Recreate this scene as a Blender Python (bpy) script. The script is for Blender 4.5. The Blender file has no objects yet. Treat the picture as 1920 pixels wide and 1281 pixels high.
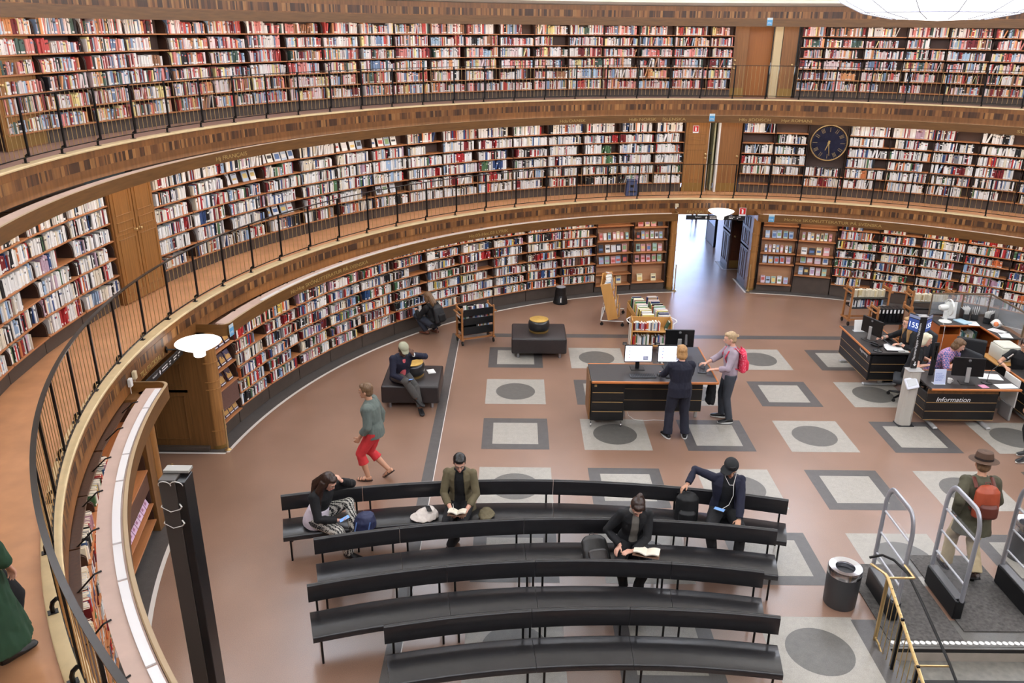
import bpy, bmesh, math, random
import numpy as np
from mathutils import Vector, Matrix, Quaternion

# ---------------------------------------------------------------- scene, camera, sky, exposure
scene = bpy.context.scene
COL = scene.collection
PI = math.pi
def rad(a): return a * PI / 180.0

cam_data = bpy.data.cameras.new('camera')
cam_data.sensor_width = 36.0
cam_data.lens = 36.0 * 1504.68 / 1920.0
cam_data.clip_start = 0.05
cam_data.clip_end = 200
cam = bpy.data.objects.new('camera', cam_data)
COL.objects.link(cam)
_yaw, _pit, _rol = rad(-0.16152), rad(21.31007), rad(0.45212)
_f = Vector((math.sin(_yaw) * math.cos(_pit), math.cos(_yaw) * math.cos(_pit), -math.sin(_pit)))
_r = Vector((math.cos(_yaw), -math.sin(_yaw), 0))
_u = _r.cross(_f)
_r2 = _r * math.cos(_rol) + _u * math.sin(_rol)
_u2 = _u * math.cos(_rol) - _r * math.sin(_rol)
_m = Matrix((_r2, _u2, -_f)).transposed().to_4x4()
_m.translation = Vector((-5.07613, -10.46987, 6.43611))
cam.matrix_world = _m
scene.camera = cam

world = bpy.data.worlds.new('world')
scene.world = world
world.use_nodes = True
_bg = world.node_tree.nodes['Background']
_sky = world.node_tree.nodes.new('ShaderNodeTexSky')
_sky.sky_type = 'HOSEK_WILKIE'
_sky.turbidity = 6.0
world.node_tree.links.new(_sky.outputs[0], _bg.inputs[0])
_bg.inputs[1].default_value = 0.35

scene.view_settings.view_transform = 'Standard'
scene.view_settings.look = 'None'
scene.view_settings.exposure = 0.10
scene.view_settings.gamma = 1.0
scene.view_settings.use_curve_mapping = False
scene.cycles.max_bounces = 5
scene.cycles.diffuse_bounces = 3
scene.cycles.glossy_bounces = 3
scene.cycles.transmission_bounces = 4
scene.cycles.transparent_max_bounces = 6
scene.cycles.caustics_reflective = False
scene.cycles.caustics_refractive = False
scene.cycles.sample_clamp_indirect = 4.0

WINDOW_LIGHT = 13.0      # the tall drum windows
TUBE_LIGHT = 7.0         # fluorescent tubes in the lettered canopies

# ---------------------------------------------------------------- materials
MATS = {}
def srgb(r, g, b):
    def f(c):
        c /= 255.0
        return c / 12.92 if c <= 0.04045 else ((c + 0.055) / 1.055) ** 2.4
    return (f(r), f(g), f(b), 1.0)

def mat(name, rgb, rough=0.6, metal=0.0, var=0.0, scale=(6, 6, 6), bump=0.0, bscale=40.0, spec=0.5, emit=0.0, attr=False, coat=0.0, detail=3.0):
    """procedural surface: base colour with noise variation and noise bump; attr=True multiplies by the face colour 'Col'"""
    if name in MATS: return MATS[name]
    m = bpy.data.materials.new(name); m.use_nodes = True
    nt = m.node_tree; N = nt.nodes; L = nt.links
    b = N['Principled BSDF']
    c = srgb(*rgb)
    b.inputs['Base Color'].default_value = c
    b.inputs['Roughness'].default_value = rough
    b.inputs['Metallic'].default_value = metal
    b.inputs['Specular IOR Level'].default_value = spec
    if coat: b.inputs['Coat Weight'].default_value = coat; b.inputs['Coat Roughness'].default_value = 0.15
    src = None
    tc = None
    if var or bump:
        tc = N.new('ShaderNodeTexCoord')
    if attr:
        at = N.new('ShaderNodeAttribute'); at.attribute_name = 'Col'; src = at.outputs['Color']
    if var:
        mp = N.new('ShaderNodeMapping'); mp.inputs['Scale'].default_value = scale
        L.new(tc.outputs['Object'], mp.inputs['Vector'])
        nz = N.new('ShaderNodeTexNoise'); nz.inputs['Scale'].default_value = 1.0; nz.inputs['Detail'].default_value = detail
        L.new(mp.outputs[0], nz.inputs['Vector'])
        rp = N.new('ShaderNodeMapRange'); rp.inputs['From Min'].default_value = 0.25; rp.inputs['From Max'].default_value = 0.75
        rp.inputs['To Min'].default_value = 1 - var; rp.inputs['To Max'].default_value = 1 + var
        L.new(nz.outputs['Fac'], rp.inputs['Value'])
        mx = N.new('ShaderNodeMix'); mx.data_type = 'RGBA'; mx.blend_type = 'MULTIPLY'; mx.inputs['Factor'].default_value = 1.0
        if src is not None: L.new(src, mx.inputs['A'])
        else: mx.inputs['A'].default_value = c
        L.new(rp.outputs[0], mx.inputs['B'])
        src = mx.outputs['Result']
    if src is not None: L.new(src, b.inputs['Base Color'])
    if bump:
        nz2 = N.new('ShaderNodeTexNoise'); nz2.inputs['Scale'].default_value = bscale; nz2.inputs['Detail'].default_value = 2.0
        L.new(tc.outputs['Object'], nz2.inputs['Vector'])
        bp = N.new('ShaderNodeBump'); bp.inputs['Strength'].default_value = bump; bp.inputs['Distance'].default_value = 0.01
        L.new(nz2.outputs['Fac'], bp.inputs['Height']); L.new(bp.outputs[0], b.inputs['Normal'])
    if emit:
        b.inputs['Emission Color'].default_value = c; b.inputs['Emission Strength'].default_value = emit
    MATS[name] = m
    return m

def wood(name, rgb, axis='z', rough=0.42, var=0.28, fine=1.0):
    s = {'x': (1.2, 34, 34), 'y': (34, 1.2, 34), 'z': (34, 34, 1.2)}[axis]
    return mat(name, rgb, rough=rough, var=var, scale=tuple(k * fine for k in s), detail=4.0)

# ---------------------------------------------------------------- mesh building
class MB:
    """collects shapes; build() links them as ONE mesh object"""
    def __init__(s): s.v = []; s.f = []; s.m = []; s.c = []; s.hascol = False
    def add(s, verts, faces, mi=0, col=None):
        o = len(s.v); s.v.extend([tuple(p) for p in verts])
        for f in faces:
            s.f.append(tuple(i + o for i in f)); s.m.append(mi)
            s.c.append(col if col is not None else (1, 1, 1, 1))
        if col is not None: s.hascol = True
        return s
    def box(s, x0, x1, y0, y1, z0, z1, mi=0, col=None, M=None):
        v = [(x, y, z) for z in (z0, z1) for y in (y0, y1) for x in (x0, x1)]
        if M is not None: v = [M @ Vector(p) for p in v]
        return s.add(v, [(0, 2, 3, 1), (4, 5, 7, 6), (0, 1, 5, 4), (2, 6, 7, 3), (0, 4, 6, 2), (1, 3, 7, 5)], mi, col)
    def rbox(s, x0, x1, y0, y1, z0, z1, b=0.006, mi=0, col=None, M=None, seg=1):
        """box with rounded edges"""
        b = min(b, (x1 - x0) * .49, (y1 - y0) * .49, (z1 - z0) * .49)
        bm = bmesh.new()
        vs = [bm.verts.new((x, y, z)) for z in (z0, z1) for y in (y0, y1) for x in (x0, x1)]
        for f in [(0, 2, 3, 1), (4, 5, 7, 6), (0, 1, 5, 4), (2, 6, 7, 3), (0, 4, 6, 2), (1, 3, 7, 5)]: bm.faces.new([vs[i] for i in f])
        bmesh.ops.bevel(bm, geom=bm.edges[:], offset=b, segments=seg, profile=0.5, affect='EDGES')
        bm.verts.index_update()
        v = [(M @ q.co if M is not None else q.co.copy()) for q in bm.verts]
        f = [[q.index for q in p.verts] for p in bm.faces]
        bm.free()
        return s.add(v, f, mi, col)
    def prism(s, poly, z0, z1, mi=0, col=None, M=None):
        """poly in xy (ccw) extruded in z"""
        n = len(poly)
        v = [(p[0], p[1], z0) for p in poly] + [(p[0], p[1], z1) for p in poly]
        if M is not None: v = [M @ Vector(p) for p in v]
        f = [tuple(range(n))[::-1], tuple(range(n, 2 * n))] + [(i, (i + 1) % n, n + (i + 1) % n, n + i) for i in range(n)]
        return s.add(v, f, mi, col)
    def tube(s, pts, r, n=8, mi=0, col=None, cap=True, flat=None):
        """swept tube along pts; r number or list; flat=(a,b) elliptical factors"""
        pts = [Vector(p) for p in pts]
        rs = [r] * len(pts) if not hasattr(r, '__len__') else r
        rings = []; prev = None
        for i, p in enumerate(pts):
            d = (pts[min(i + 1, len(pts) - 1)] - pts[max(i - 1, 0)])
            if d.length < 1e-9: d = Vector((0, 0, 1))
            d.normalize()
            if prev is None:
                a = Vector((0, 0, 1)) if abs(d.z) < 0.9 else Vector((1, 0, 0))
                x = d.cross(a).normalized()
            else:
                x = (prev - d * prev.dot(d))
                x = x.normalized() if x.length > 1e-6 else d.orthogonal().normalized()
            prev = x
            y = d.cross(x)
            fa, fb = flat or (1, 1)
            rings.append([p + (x * math.cos(2 * PI * k / n) * fa + y * math.sin(2 * PI * k / n) * fb) * rs[i] for k in range(n)])
        v = [q for ring_ in rings for q in ring_]
        f = []
        for i in range(len(pts) - 1):
            for k in range(n):
                f.append((i * n + k, i * n + (k + 1) % n, (i + 1) * n + (k + 1) % n, (i + 1) * n + k))
        if cap:
            f.append(tuple(range(n))[::-1]); f.append(tuple((len(pts) - 1) * n + k for k in range(n)))
        return s.add(v, f, mi, col)
    def lathe(s, prof, n=24, c=(0, 0, 0), mi=0, col=None, M=None, cap=True):
        v = []; f = []
        for (r, z) in prof:
            for k in range(n):
                a = 2 * PI * k / n
                p = Vector((c[0] + r * math.cos(a), c[1] + r * math.sin(a), c[2] + z))
                v.append(M @ p if M is not None else p)
        for i in range(len(prof) - 1):
            for k in range(n):
                f.append((i * n + k, i * n + (k + 1) % n, (i + 1) * n + (k + 1) % n, (i + 1) * n + k))
        if cap and prof[0][0] > 1e-6: f.append(tuple(range(n))[::-1])
        if cap and prof[-1][0] > 1e-6: f.append(tuple((len(prof) - 1) * n + k for k in range(n)))
        return s.add(v, f, mi, col)
    def ring(s, prof, a0, a1, step=1.0, mi=0, col=None, caps=True, c=(0, 0)):
        """profile [(r,z)] swept about a vertical axis from a0 to a1 degrees; mi a number or one per profile edge"""
        n = max(1, int(round(abs(a1 - a0) / step))); full = abs(abs(a1 - a0) - 360) < 1e-6
        P = len(prof); v = []
        cnt = n if full else n + 1
        for i in range(cnt):
            a = rad(a0 + (a1 - a0) * i / n); ca, sa = math.cos(a), math.sin(a)
            v.extend([(c[0] + r * ca, c[1] + r * sa, z) for r, z in prof])
        ff = {}
        for i in range(n):
            j = (i + 1) % cnt
            for k in range(P):
                mm = mi[k] if hasattr(mi, '__len__') else mi
                ff.setdefault(mm, []).append((i * P + k, i * P + (k + 1) % P, j * P + (k + 1) % P, j * P + k))
        if caps and not full:
            mm = mi[0] if hasattr(mi, '__len__') else mi
            ff.setdefault(mm, []).append(tuple(range(P))[::-1]); ff[mm].append(tuple((cnt - 1) * P + k for k in range(P)))
        o = len(s.v); s.v.extend(v)
        for mm, fl in ff.items():
            for f in fl: s.f.append(tuple(q + o for q in f)); s.m.append(mm); s.c.append(col if col is not None else (1, 1, 1, 1))
        if col is not None: s.hascol = True
        return s
    def sphere(s, c, r, nu=12, nv=8, mi=0, col=None, M=None):
        rr = r if hasattr(r, '__len__') else (r, r, r)
        v = []; f = []
        for i in range(1, nv):
            t = PI * i / nv
            for k in range(nu):
                a = 2 * PI * k / nu
                v.append(Vector((c[0] + rr[0] * math.sin(t) * math.cos(a), c[1] + rr[1] * math.sin(t) * math.sin(a), c[2] + rr[2] * math.cos(t))))
        v.append(Vector((c[0], c[1], c[2] + rr[2]))); v.append(Vector((c[0], c[1], c[2] - rr[2])))
        T, B = len(v) - 2, len(v) - 1
        for i in range(nv - 2):
            for k in range(nu):
                f.append((i * nu + k, (i + 1) * nu + k, (i + 1) * nu + (k + 1) % nu, i * nu + (k + 1) % nu))
        for k in range(nu):
            f.append((T, k, (k + 1) % nu)); f.append((B, (nv - 2) * nu + (k + 1) % nu, (nv - 2) * nu + k))
        if M is not None: v = [M @ p for p in v]
        return s.add(v, f, mi, col)
    def mesh(s, name, mats):
        me = bpy.data.meshes.new(name)
        me.from_pydata(s.v, [], s.f)
        for m in (mats if isinstance(mats, (list, tuple)) else [mats]): me.materials.append(m)
        me.polygons.foreach_set('material_index', np.array(s.m, dtype=np.int32))
        if s.hascol:
            at = me.attributes.new('Col', 'FLOAT_COLOR', 'FACE')
            at.data.foreach_set('color', np.array(s.c, dtype=np.float32).ravel())
        bm = bmesh.new(); bm.from_mesh(me); bmesh.ops.recalc_face_normals(bm, faces=bm.faces[:]); bm.to_mesh(me); bm.free()
        return me
    def build(s, name, mats, parent=None, smooth=False, loc=None, rotz=None):
        me = s.mesh(name, mats)
        if smooth: shade(me, smooth if smooth is not True else 40)
        return link(name, me, parent, loc, rotz)

def shade(me, angle=40):
    me.polygons.foreach_set('use_smooth', np.ones(len(me.polygons), dtype=bool))
    try: me.set_sharp_from_angle(angle=rad(angle))
    except Exception: pass

def link(name, data, parent=None, loc=None, rotz=None):
    o = bpy.data.objects.new(name, data); COL.objects.link(o)
    if parent is not None: o.parent = parent
    if loc is not None: o.location = loc
    if rotz is not None: o.rotation_euler = (0, 0, rotz)
    return o
def tag(o, label, cat, group=None):
    o['label'] = label; o['category'] = cat
    if group: o['group'] = group
    return o
def thing(name, label, cat, loc=(0, 0, 0), rotz=0.0, group=None):
    o = bpy.data.objects.new(name, None); COL.objects.link(o); o.empty_display_size = 0.1
    o.location = loc; o.rotation_euler = (0, 0, rotz)
    return tag(o, label, cat, group)
def struct(o, label=None):
    o['kind'] = 'structure'
    if label: o['label'] = label
    return o
def stuff(o, label=None, cat=None):
    o['kind'] = 'stuff'
    if label: o['label'] = label
    if cat: o['category'] = cat
    return o
def dup(root, loc, rotz, label=None, group=None):
    r = root.copy(); COL.objects.link(r); r.location = loc; r.rotation_euler = (0, 0, rotz)
    if label: r['label'] = label
    if group: r['group'] = group
    for ch in list(root.children):
        k = ch.copy(); COL.objects.link(k); k.parent = r
        for g in ch.children:
            d = g.copy(); COL.objects.link(d); d.parent = k
    return r
def polar(r, a, z=0.0): return Vector((r * math.cos(rad(a)), r * math.sin(rad(a)), z))

def text_mesh(s, size, font_shear=0.0, extrude=0.002, align='LEFT', spacing=1.0):
    """lettering as a mesh in the xy plane"""
    cu = bpy.data.curves.new('lettering', 'FONT'); cu.body = s; cu.size = size; cu.extrude = extrude; cu.align_x = align; cu.shear = font_shear
    cu.space_character = spacing; cu.resolution_u = 3
    o = bpy.data.objects.new('lettering', cu); COL.objects.link(o)
    dg = bpy.context.evaluated_depsgraph_get(); dg.update()
    me = bpy.data.meshes.new_from_object(o.evaluated_get(dg))
    bpy.data.objects.remove(o); bpy.data.curves.remove(cu)
    return me
def letter_on_plane(s, size, m, parent, M, **k):
    """lettering laid on a flat face: M maps text xy to the face"""
    me = text_mesh(s, size, **k); me.transform(M); me.materials.clear(); me.materials.append(m)
    return link('lettering', me, parent)
def letter_on_arc(s, size, m, parent, R, a_mid, z, width=None, **k):
    """lettering on the inside of a cylinder of radius R about the hall's axis, read from the centre"""
    me = text_mesh(s, size, align='CENTER', **k)
    n = len(me.vertices); co = np.empty(n * 3, np.float32); me.vertices.foreach_get('co', co); co = co.reshape(-1, 3)
    if width: co[:, 0] *= width / max(1e-6, co[:, 0].max() - co[:, 0].min())
    a = rad(a_mid) - co[:, 0] / R; rr = R - co[:, 2]
    out = np.stack([rr * np.cos(a), rr * np.sin(a), z + co[:, 1]], 1).astype(np.float32)
    me.vertices.foreach_set('co', out.ravel()); me.update(); me.materials.clear(); me.materials.append(m)
    return link('lettering', me, parent)
# ---------------------------------------------------------------- shared materials
W_MID = wood('wood_mid', (122, 84, 46)); W_LIGHT = wood('wood_light', (160, 112, 62)); W_DARK = wood('wood_dark', (74, 46, 28))
W_SHELF = wood('wood_shelf', (176, 116, 72), axis='x', rough=0.5, var=0.15)
W_BAND = mat('wood_band', (112, 76, 38), rough=0.38, var=0.22, scale=(3, 3, 30))
W_PANEL = wood('wood_panel', (138, 92, 50)); W_DOOR = wood('wood_door', (150, 102, 52)); W_ORANGE = wood('wood_orange', (158, 96, 40), var=0.1)
W_PURPLE = wood('wood_purple', (92, 72, 66), var=0.12)
STAVES = mat('veneer_staves', (120, 80, 45), rough=0.4, var=0.25, scale=(20, 20, 2), attr=True)
BACK = mat('shelf_back', (92, 72, 64), rough=0.7, var=0.08)
DIVID = mat('divider', (58, 38, 30), rough=0.5, var=0.1)
KICK = mat('plinth', (78, 66, 58), rough=0.6, var=0.12)
COPING = mat('coping_stone', (222, 196, 150), rough=0.5, var=0.08, scale=(8, 8, 8))
IRON = mat('iron', (20, 19, 19), rough=0.35, metal=0.4)
RAILM = mat('handrail_metal', (46, 40, 36), rough=0.28, metal=0.5)
BRASS = mat('brass', (208, 178, 126), rough=0.32, metal=0.8)
BRASSD = mat('brass_dull', (150, 118, 66), rough=0.4, metal=0.6)
TRAY = mat('canopy_tray', (196, 168, 154), rough=0.55, var=0.08, scale=(5, 5, 5))
GOLD = mat('gold_letters', (178, 148, 92), rough=0.45)
WHITE = mat('white_paint', (232, 228, 222), rough=0.6)
BLACK = mat('black_plastic', (16, 16, 18), rough=0.35)
BLKSIGN = mat('black_sign', (24, 22, 22), rough=0.5)
WTEXT = mat('white_text', (240, 240, 240), rough=0.5)
CHROME = mat('chrome', (200, 200, 205), rough=0.18, metal=1.0)
STEEL = mat('steel', (150, 150, 155), rough=0.3, metal=0.9)
GREYPAINT = mat('grey_paint', (168, 164, 156), rough=0.45)

def arc_wall(name, r0, r1, z0, z1, spans, m, step=2.0):
    b = MB()
    for a0, a1 in spans: b.ring([(r0, z0), (r1, z0), (r1, z1), (r0, z1)], a0, a1, step)
    return struct(b.build(name, m, smooth=30))

# ---------------------------------------------------------------- floor with inlaid pattern
F_PINK = mat('floor_terrazzo', (142, 110, 92), rough=0.28, var=0.15, scale=(0.9, 0.9, 0.9), spec=0.8, detail=5.0)
F_DARK = mat('floor_dark', (84, 80, 78), rough=0.36, var=0.12, scale=(9, 9, 9))
F_GREY = mat('floor_grey', (164, 158, 148), rough=0.36, var=0.08, scale=(12, 12, 12))
F_MIDG = mat('floor_midgrey', (98, 95, 90), rough=0.36, var=0.10, scale=(12, 12, 12))
F_LINE = mat('floor_line', (226, 220, 214), rough=0.4)
def speckle(m, k=0.10):
    nt = m.node_tree; N = nt.nodes; L = nt.links; b = N['Principled BSDF']
    lk = b.inputs['Base Color'].links[0]; src = lk.from_socket
    tc = N.new('ShaderNodeTexCoord'); nz = N.new('ShaderNodeTexNoise'); nz.inputs['Scale'].default_value = 130; nz.inputs['Detail'].default_value = 2
    L.new(tc.outputs['Object'], nz.inputs['Vector'])
    rp = N.new('ShaderNodeMapRange'); rp.inputs['From Min'].default_value = .35; rp.inputs['From Max'].default_value = .65
    rp.inputs['To Min'].default_value = 1 - k; rp.inputs['To Max'].default_value = 1 + k
    L.new(nz.outputs['Fac'], rp.inputs['Value'])
    mx = N.new('ShaderNodeMix'); mx.data_type = 'RGBA'; mx.blend_type = 'MULTIPLY'; mx.inputs['Factor'].default_value = 1
    L.new(src, mx.inputs['A']); L.new(rp.outputs[0], mx.inputs['B']); L.new(mx.outputs['Result'], b.inputs['Base Color'])
for _q in (F_PINK, F_DARK, F_GREY, F_MIDG): speckle(_q, 0.13)

STX0, STX1, STY0, STY1 = -0.84, 0.90, -9.0, -3.33          # stair well
def build_floor():
    bm = bmesh.new()
    n = 144; R = 10.35
    out = [bm.verts.new((R * math.cos(2 * PI * i / n), R * math.sin(2 * PI * i / n), 0)) for i in range(n)]
    es = [bm.edges.new((out[i], out[(i + 1) % n])) for i in range(n)]
    q = [bm.verts.new(p) for p in ((STX0, STY0, 0), (STX1, STY0, 0), (STX1, STY1, 0), (STX0, STY1, 0))]
    es += [bm.edges.new((q[i], q[(i + 1) % 4])) for i in range(4)]
    bmesh.ops.triangle_fill(bm, use_beauty=True, edges=es)
    bm.verts.index_update()
    b = MB()
    b.add([v.co.copy() for v in bm.verts], [[v.index for v in f.verts] for f in bm.faces], 0)
    bm.free()
    def quad(x0, x1, y0, y1, mi, z=0.0015): b.add([(x0, y0, z), (x1, y0, z), (x1, y1, z), (x0, y1, z)], [(0, 1, 2, 3)], mi)
    # passages
    b.add([(p_[0], p_[1], -.0012) for p_ in ((-0.92, 10.2), (1.1, 10.2), (1.1, 11.0), (1.1, 12.0), (4.5, 12.0), (4.5, 30), (-6.0, 30), (-6, 12.8), (-0.92, 12.8))], [tuple(range(9))], 0)
    quad(1.1, 4.5, 11.0, 12.0, 0, 0.0)
    b.add([(-10.2, -0.92, -.0012), (-10.2, 1.05, -.0012), (-14, 1.05, -.0012), (-14, -0.92, -.0012)], [(0, 1, 2, 3)], 0)
    S = 1.1206; U = 1.7
    def disc(cx, cy, r, mi, z):
        k = 40
        b.add([(cx + r * math.cos(2 * PI * i / k), cy + r * math.sin(2 * PI * i / k), z) for i in range(k)], [tuple(range(k))], mi)
    for c in range(7):
        for r in range(7):
            x0 = (c - 3.295) * U; y1 = (3.3415 - r) * U
            if r >= 5 and c == 3: continue
            if r == 6 and c in (2, 4): pass
            cx, cy = x0 + S / 2, y1 - S / 2
            if (c + r) % 2 == 0:
                quad(x0, x0 + S, y1 - S, y1, 1); quad(cx - .383, cx + .383, cy - .383, cy + .383, 2, 0.0025)
            else:
                quad(x0, x0 + S, y1 - S, y1, 2); disc(cx, cy, 0.372, 3, 0.0025)
    # square border band round the pattern
    B0, B1 = 6.30, 6.47
    quad(-B1, B1, B0, B1 + .05, 1); quad(-B1, B1, -B1, -B0, 1); quad(-B1, -B0, -B0, B0, 1); quad(B0, B1, -B0, B0, 1)
    quad(-B0, -B0 + .012, -B0, B0, 4, .002)
    def annulus(ra, rb, a0, a1, z, mi):
        n = int((a1 - a0) / 1.5) + 1; o = len(b.v)
        for i in range(n + 1):
            a = a0 + (a1 - a0) * i / n; b.v.append(tuple(polar(ra, a, z))); b.v.append(tuple(polar(rb, a, z)))
        for i in range(n): b.f.append((o + 2 * i, o + 2 * i + 1, o + 2 * i + 3, o + 2 * i + 2)); b.m.append(mi); b.c.append((1, 1, 1, 1))
    # dark strips beside the stair well
    quad(-1.10, STX0, -6.3, -2.86, 1, 0.003); quad(STX1, 1.16, -6.3, -2.86, 1, 0.003); quad(STX0, STX1, STY1, -2.86, 3, 0.003)
    # dark perimeter band and white line
    for a0, a1 in ((-85, 83.5), (95.2, 174.3), (184.9, 275)):
        annulus(9.775, 10.34, a0, a1, .002, 1)
        annulus(9.72, 9.775, a0, a1, .003, 4)
    # line and dark band turning into the two passages
    for s0, s1, yy in ((1.0, 1.10, 0), (-0.92, -0.84, 0)):
        quad(min(s0, s1), max(s0, s1), 9.70, 11.0, 1, .0025)
    quad(0.97, 1.02, 9.72, 11.0, 4, .0035); quad(-0.84, -0.79, 9.72, 11.0, 4, .0035)
    quad(0.90, 0.96, 11.9, 12.8, 4, .0035); quad(0.96, 1.12, 11.9, 12.8, 1, .003); quad(0.96, 1.4, 11.88, 11.94, 4, .0035)
    quad(-11.4, -9.72, 0.93, 1.05, 1, .0025); quad(-11.4, -9.72, 0.91, 0.955, 4, .0035)
    quad(-11.4, -9.72, -0.92, -0.80, 1, .0025); quad(-11.4, -9.72, -0.81, -0.765, 4, .0035)
    o = b.build('floor', [F_PINK, F_DARK, F_GREY, F_MIDG, F_LINE])
    return struct(o)
build_floor()

# stair well going down
def build_stairs():
    TR = mat('stair_stone', (120, 116, 108), rough=0.45, var=0.2, scale=(14, 14, 14)); DK = mat('stair_nosing', (34, 32, 31), rough=0.5); RI = mat('stair_riser', (176, 164, 150), rough=0.6, var=.1)
    b = MB(); n = 16; z = 0.0; y = STY1
    b.box(STX0, STX1, y, y + 0.03, -0.05, -0.001, 1)
    for i in range(n):
        b.box(STX0, STX1, y - 0.004, y, z - 0.165, z - 0.05, 2)
        b.box(STX0, STX1, y - 0.33, y, z - 0.185, z - 0.165, 0)
        b.box(STX0, STX1, y - 0.33, y - 0.29, z - 0.20, z - 0.163, 1)
        y -= 0.33; z -= 0.165
    o = struct(b.build('floor_stairs', [TR, DK, RI]))
    w = MB()
    w.box(STX0 - .1, STX0, STY0, STY1 + .02, -3.2, -0.003); w.box(STX1, STX1 + .1, STY0, STY1 + .02, -3.2, -0.003); w.box(STX0, STX1, STY0 - .1, STY0, -3.2, -0.003)
    struct(w.build('wall_stairwell', mat('stairwell', (92, 84, 76), rough=.5, var=.15)))
    # row of round white anti-slip studs along the top edge
    m = mat('stud_white', (240, 238, 234), rough=.4)
    t = thing('step_edge_strip', 'dark strip with round white studs along the top edge of the stairs', 'stair strip', (0, STY1 + .09, 0.0035))
    k = MB(); k.rbox(STX0 + .02, STX1 - .02, -.055, .055, 0, .006, .002); k.build('strip', F_MIDG, t)
    q = MB(); q.lathe([(.030, 0.006), (.030, .009), (.024, .012), (0, .012)], 14); me = q.mesh('stud', m)
    nn = 25
    for i in range(nn): link('stud', me, t, (STX0 + .07 + i * (STX1 - STX0 - .14) / (nn - 1), 0, 0))
build_stairs()

# ---------------------------------------------------------------- tiers of the round hall
TIERS = [dict(fl=0.0, Rb=9.95, Rc=9.60, zc0=1.93, zc1=2.12), dict(fl=2.36, Rb=11.20, Rc=10.80, zc0=4.22, zc1=4.40), dict(fl=4.73, Rb=12.38, Rc=12.0, zc0=6.53, zc1=6.71)]
D3 = (83.4, 94.95); D1 = (174.0, 185.2)                     # ground doorways
G1D = (85.47, 93.05); G2D = (78.75, 86.51)
WALLM = mat('wall_behind', (96, 80, 70), rough=.7)
arc_wall('wall_ground', 10.24, 10.40, 0, 2.2, [(D3[1] + .3, D1[0] - .3), (D1[1] + .3, D3[0] - .3 + 360)], WALLM)
arc_wall('wall_gallery', 11.52, 11.66, 2.36, 4.60, [(G1D[1], 167.4), (173.2, 360 + G1D[0])], WALLM)
arc_wall('wall_upper', 12.70, 12.85, 4.73, 6.95, [(G2D[1], 174.4), (178.9, 360 + G2D[0])], WALLM)
F_CORK = mat('gallery_cork', (202, 146, 104), rough=.45, var=.16, scale=(3, 3, 3), detail=6)
F_UP = mat('gallery_upper_floor', (150, 118, 106), rough=.5, var=.14, scale=(3, 3, 3), detail=6)
b = MB(); b.ring([(10.11, 2.22), (11.9, 2.22), (11.9, 2.36), (10.11, 2.36)], 0, 360, 1.5); struct(b.build('floor_gallery', F_CORK, smooth=20))
b = MB(); b.ring([(11.29, 4.60), (13.2, 4.60), (13.2, 4.73), (11.29, 4.73)], 0, 360, 1.5); struct(b.build('floor_upper_gallery', F_UP, smooth=20))

rng = random.Random(7)
def fascia(name, R, zb, zm0, zm1, zt):
    """veneered parapet face: plain board, band of upright staves, plain board"""
    b = MB(); plain = (srgb(112, 72, 36), srgb(126, 84, 44))
    def zone(za, zz, r, wlo, whi, cols):
        a = 0.0
        while a < 360 - 0.2:
            w = rng.uniform(wlo, whi) / R * 180 / PI
            a1 = min(360, a + w)
            c = cols(); n = max(1, int((a1 - a) / 1.0) + 1)
            b.ring([(r, za), (r + 0.02, za), (r + 0.02, zz), (r, zz)], a, a1, (a1 - a) / n, 0, c, caps=False)
            a = a1
    def stave():
        k = rng.random()
        if k < .30: c = (70, 44, 26)
        elif k < .55: c = (98, 62, 34)
        elif k < .8: c = (130, 86, 46)
        else: c = (152, 106, 60)
        j = rng.uniform(.9, 1.1); return srgb(*[min(255, q * j) for q in c])
    def board():
        j = rng.uniform(.9, 1.08); return srgb(126 * j, 82 * j, 42 * j)
    zone(zb, zm0, R, .5, 1.1, board); zone(zm0, zm1, R - .004, .02, .075, stave); zone(zm1, zt, R, .18, .45, board)
    o = b.build(name, STAVES); return struct(o)
fascia('trim_1', 10.105, 1.99, 2.155, 2.285, 2.375)
fascia('trim_2', 11.285, 4.34, 4.50, 4.64, 4.745)
fascia('trim_3', 12.47, 6.66, 6.74, 6.90, 7.02)
for nm, r0, r1, z in (('trim_4', 10.085, 10.245, 2.375), ('trim_5', 11.265, 11.425, 4.745)):
    b = MB(); b.ring([(r0, z), (r1, z), (r1, z + .022), (r1 - .01, z + .028), (r0 + .008, z + .028), (r0, z + .02)], 0, 360, 1.0)
    struct(b.build(nm, COPING, smooth=40))
# ground tier soffit, hidden carcass between tray and gallery slab
b = MB(); b.ring([(10.12, 1.99), (10.30, 1.99), (10.30, 2.2), (10.12, 2.2)], 0, 360, 2); struct(b.build('trim_6', W_DARK))
# cornice, drum, windows and ceiling above the galleries
PLASTER = mat('plaster', (226, 220, 206), rough=.8, var=.04, scale=(2, 2, 2))
b = MB(); b.ring([(12.50, 7.02), (12.9, 7.02), (12.9, 7.16), (12.42, 7.16), (12.36, 7.10), (12.44, 7.05)], 0, 360, 1.5); struct(b.build('trim_7', PLASTER, smooth=40))
b = MB(); b.ring([(12.48, 6.95), (12.85, 6.95), (12.85, 7.02), (12.48, 7.02)], 0, 360, 2); struct(b.build('trim_8', W_DARK))
NW = 20; Z0, Z1 = 8.2, 13.4; HW = 3.2
b = MB()
b.ring([(12.7, 7.14), (12.95, 7.14), (12.95, Z0), (12.7, Z0)], 0, 360, 3); b.ring([(12.7, Z1), (12.95, Z1), (12.95, 15), (12.7, 15)], 0, 360, 3)
for i in range(NW):
    b.ring([(12.7, Z0), (12.95, Z0), (12.95, Z1), (12.7, Z1)], i * 18 + HW, (i + 1) * 18 - HW, 3)
struct(b.build('wall_drum', PLASTER))
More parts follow.
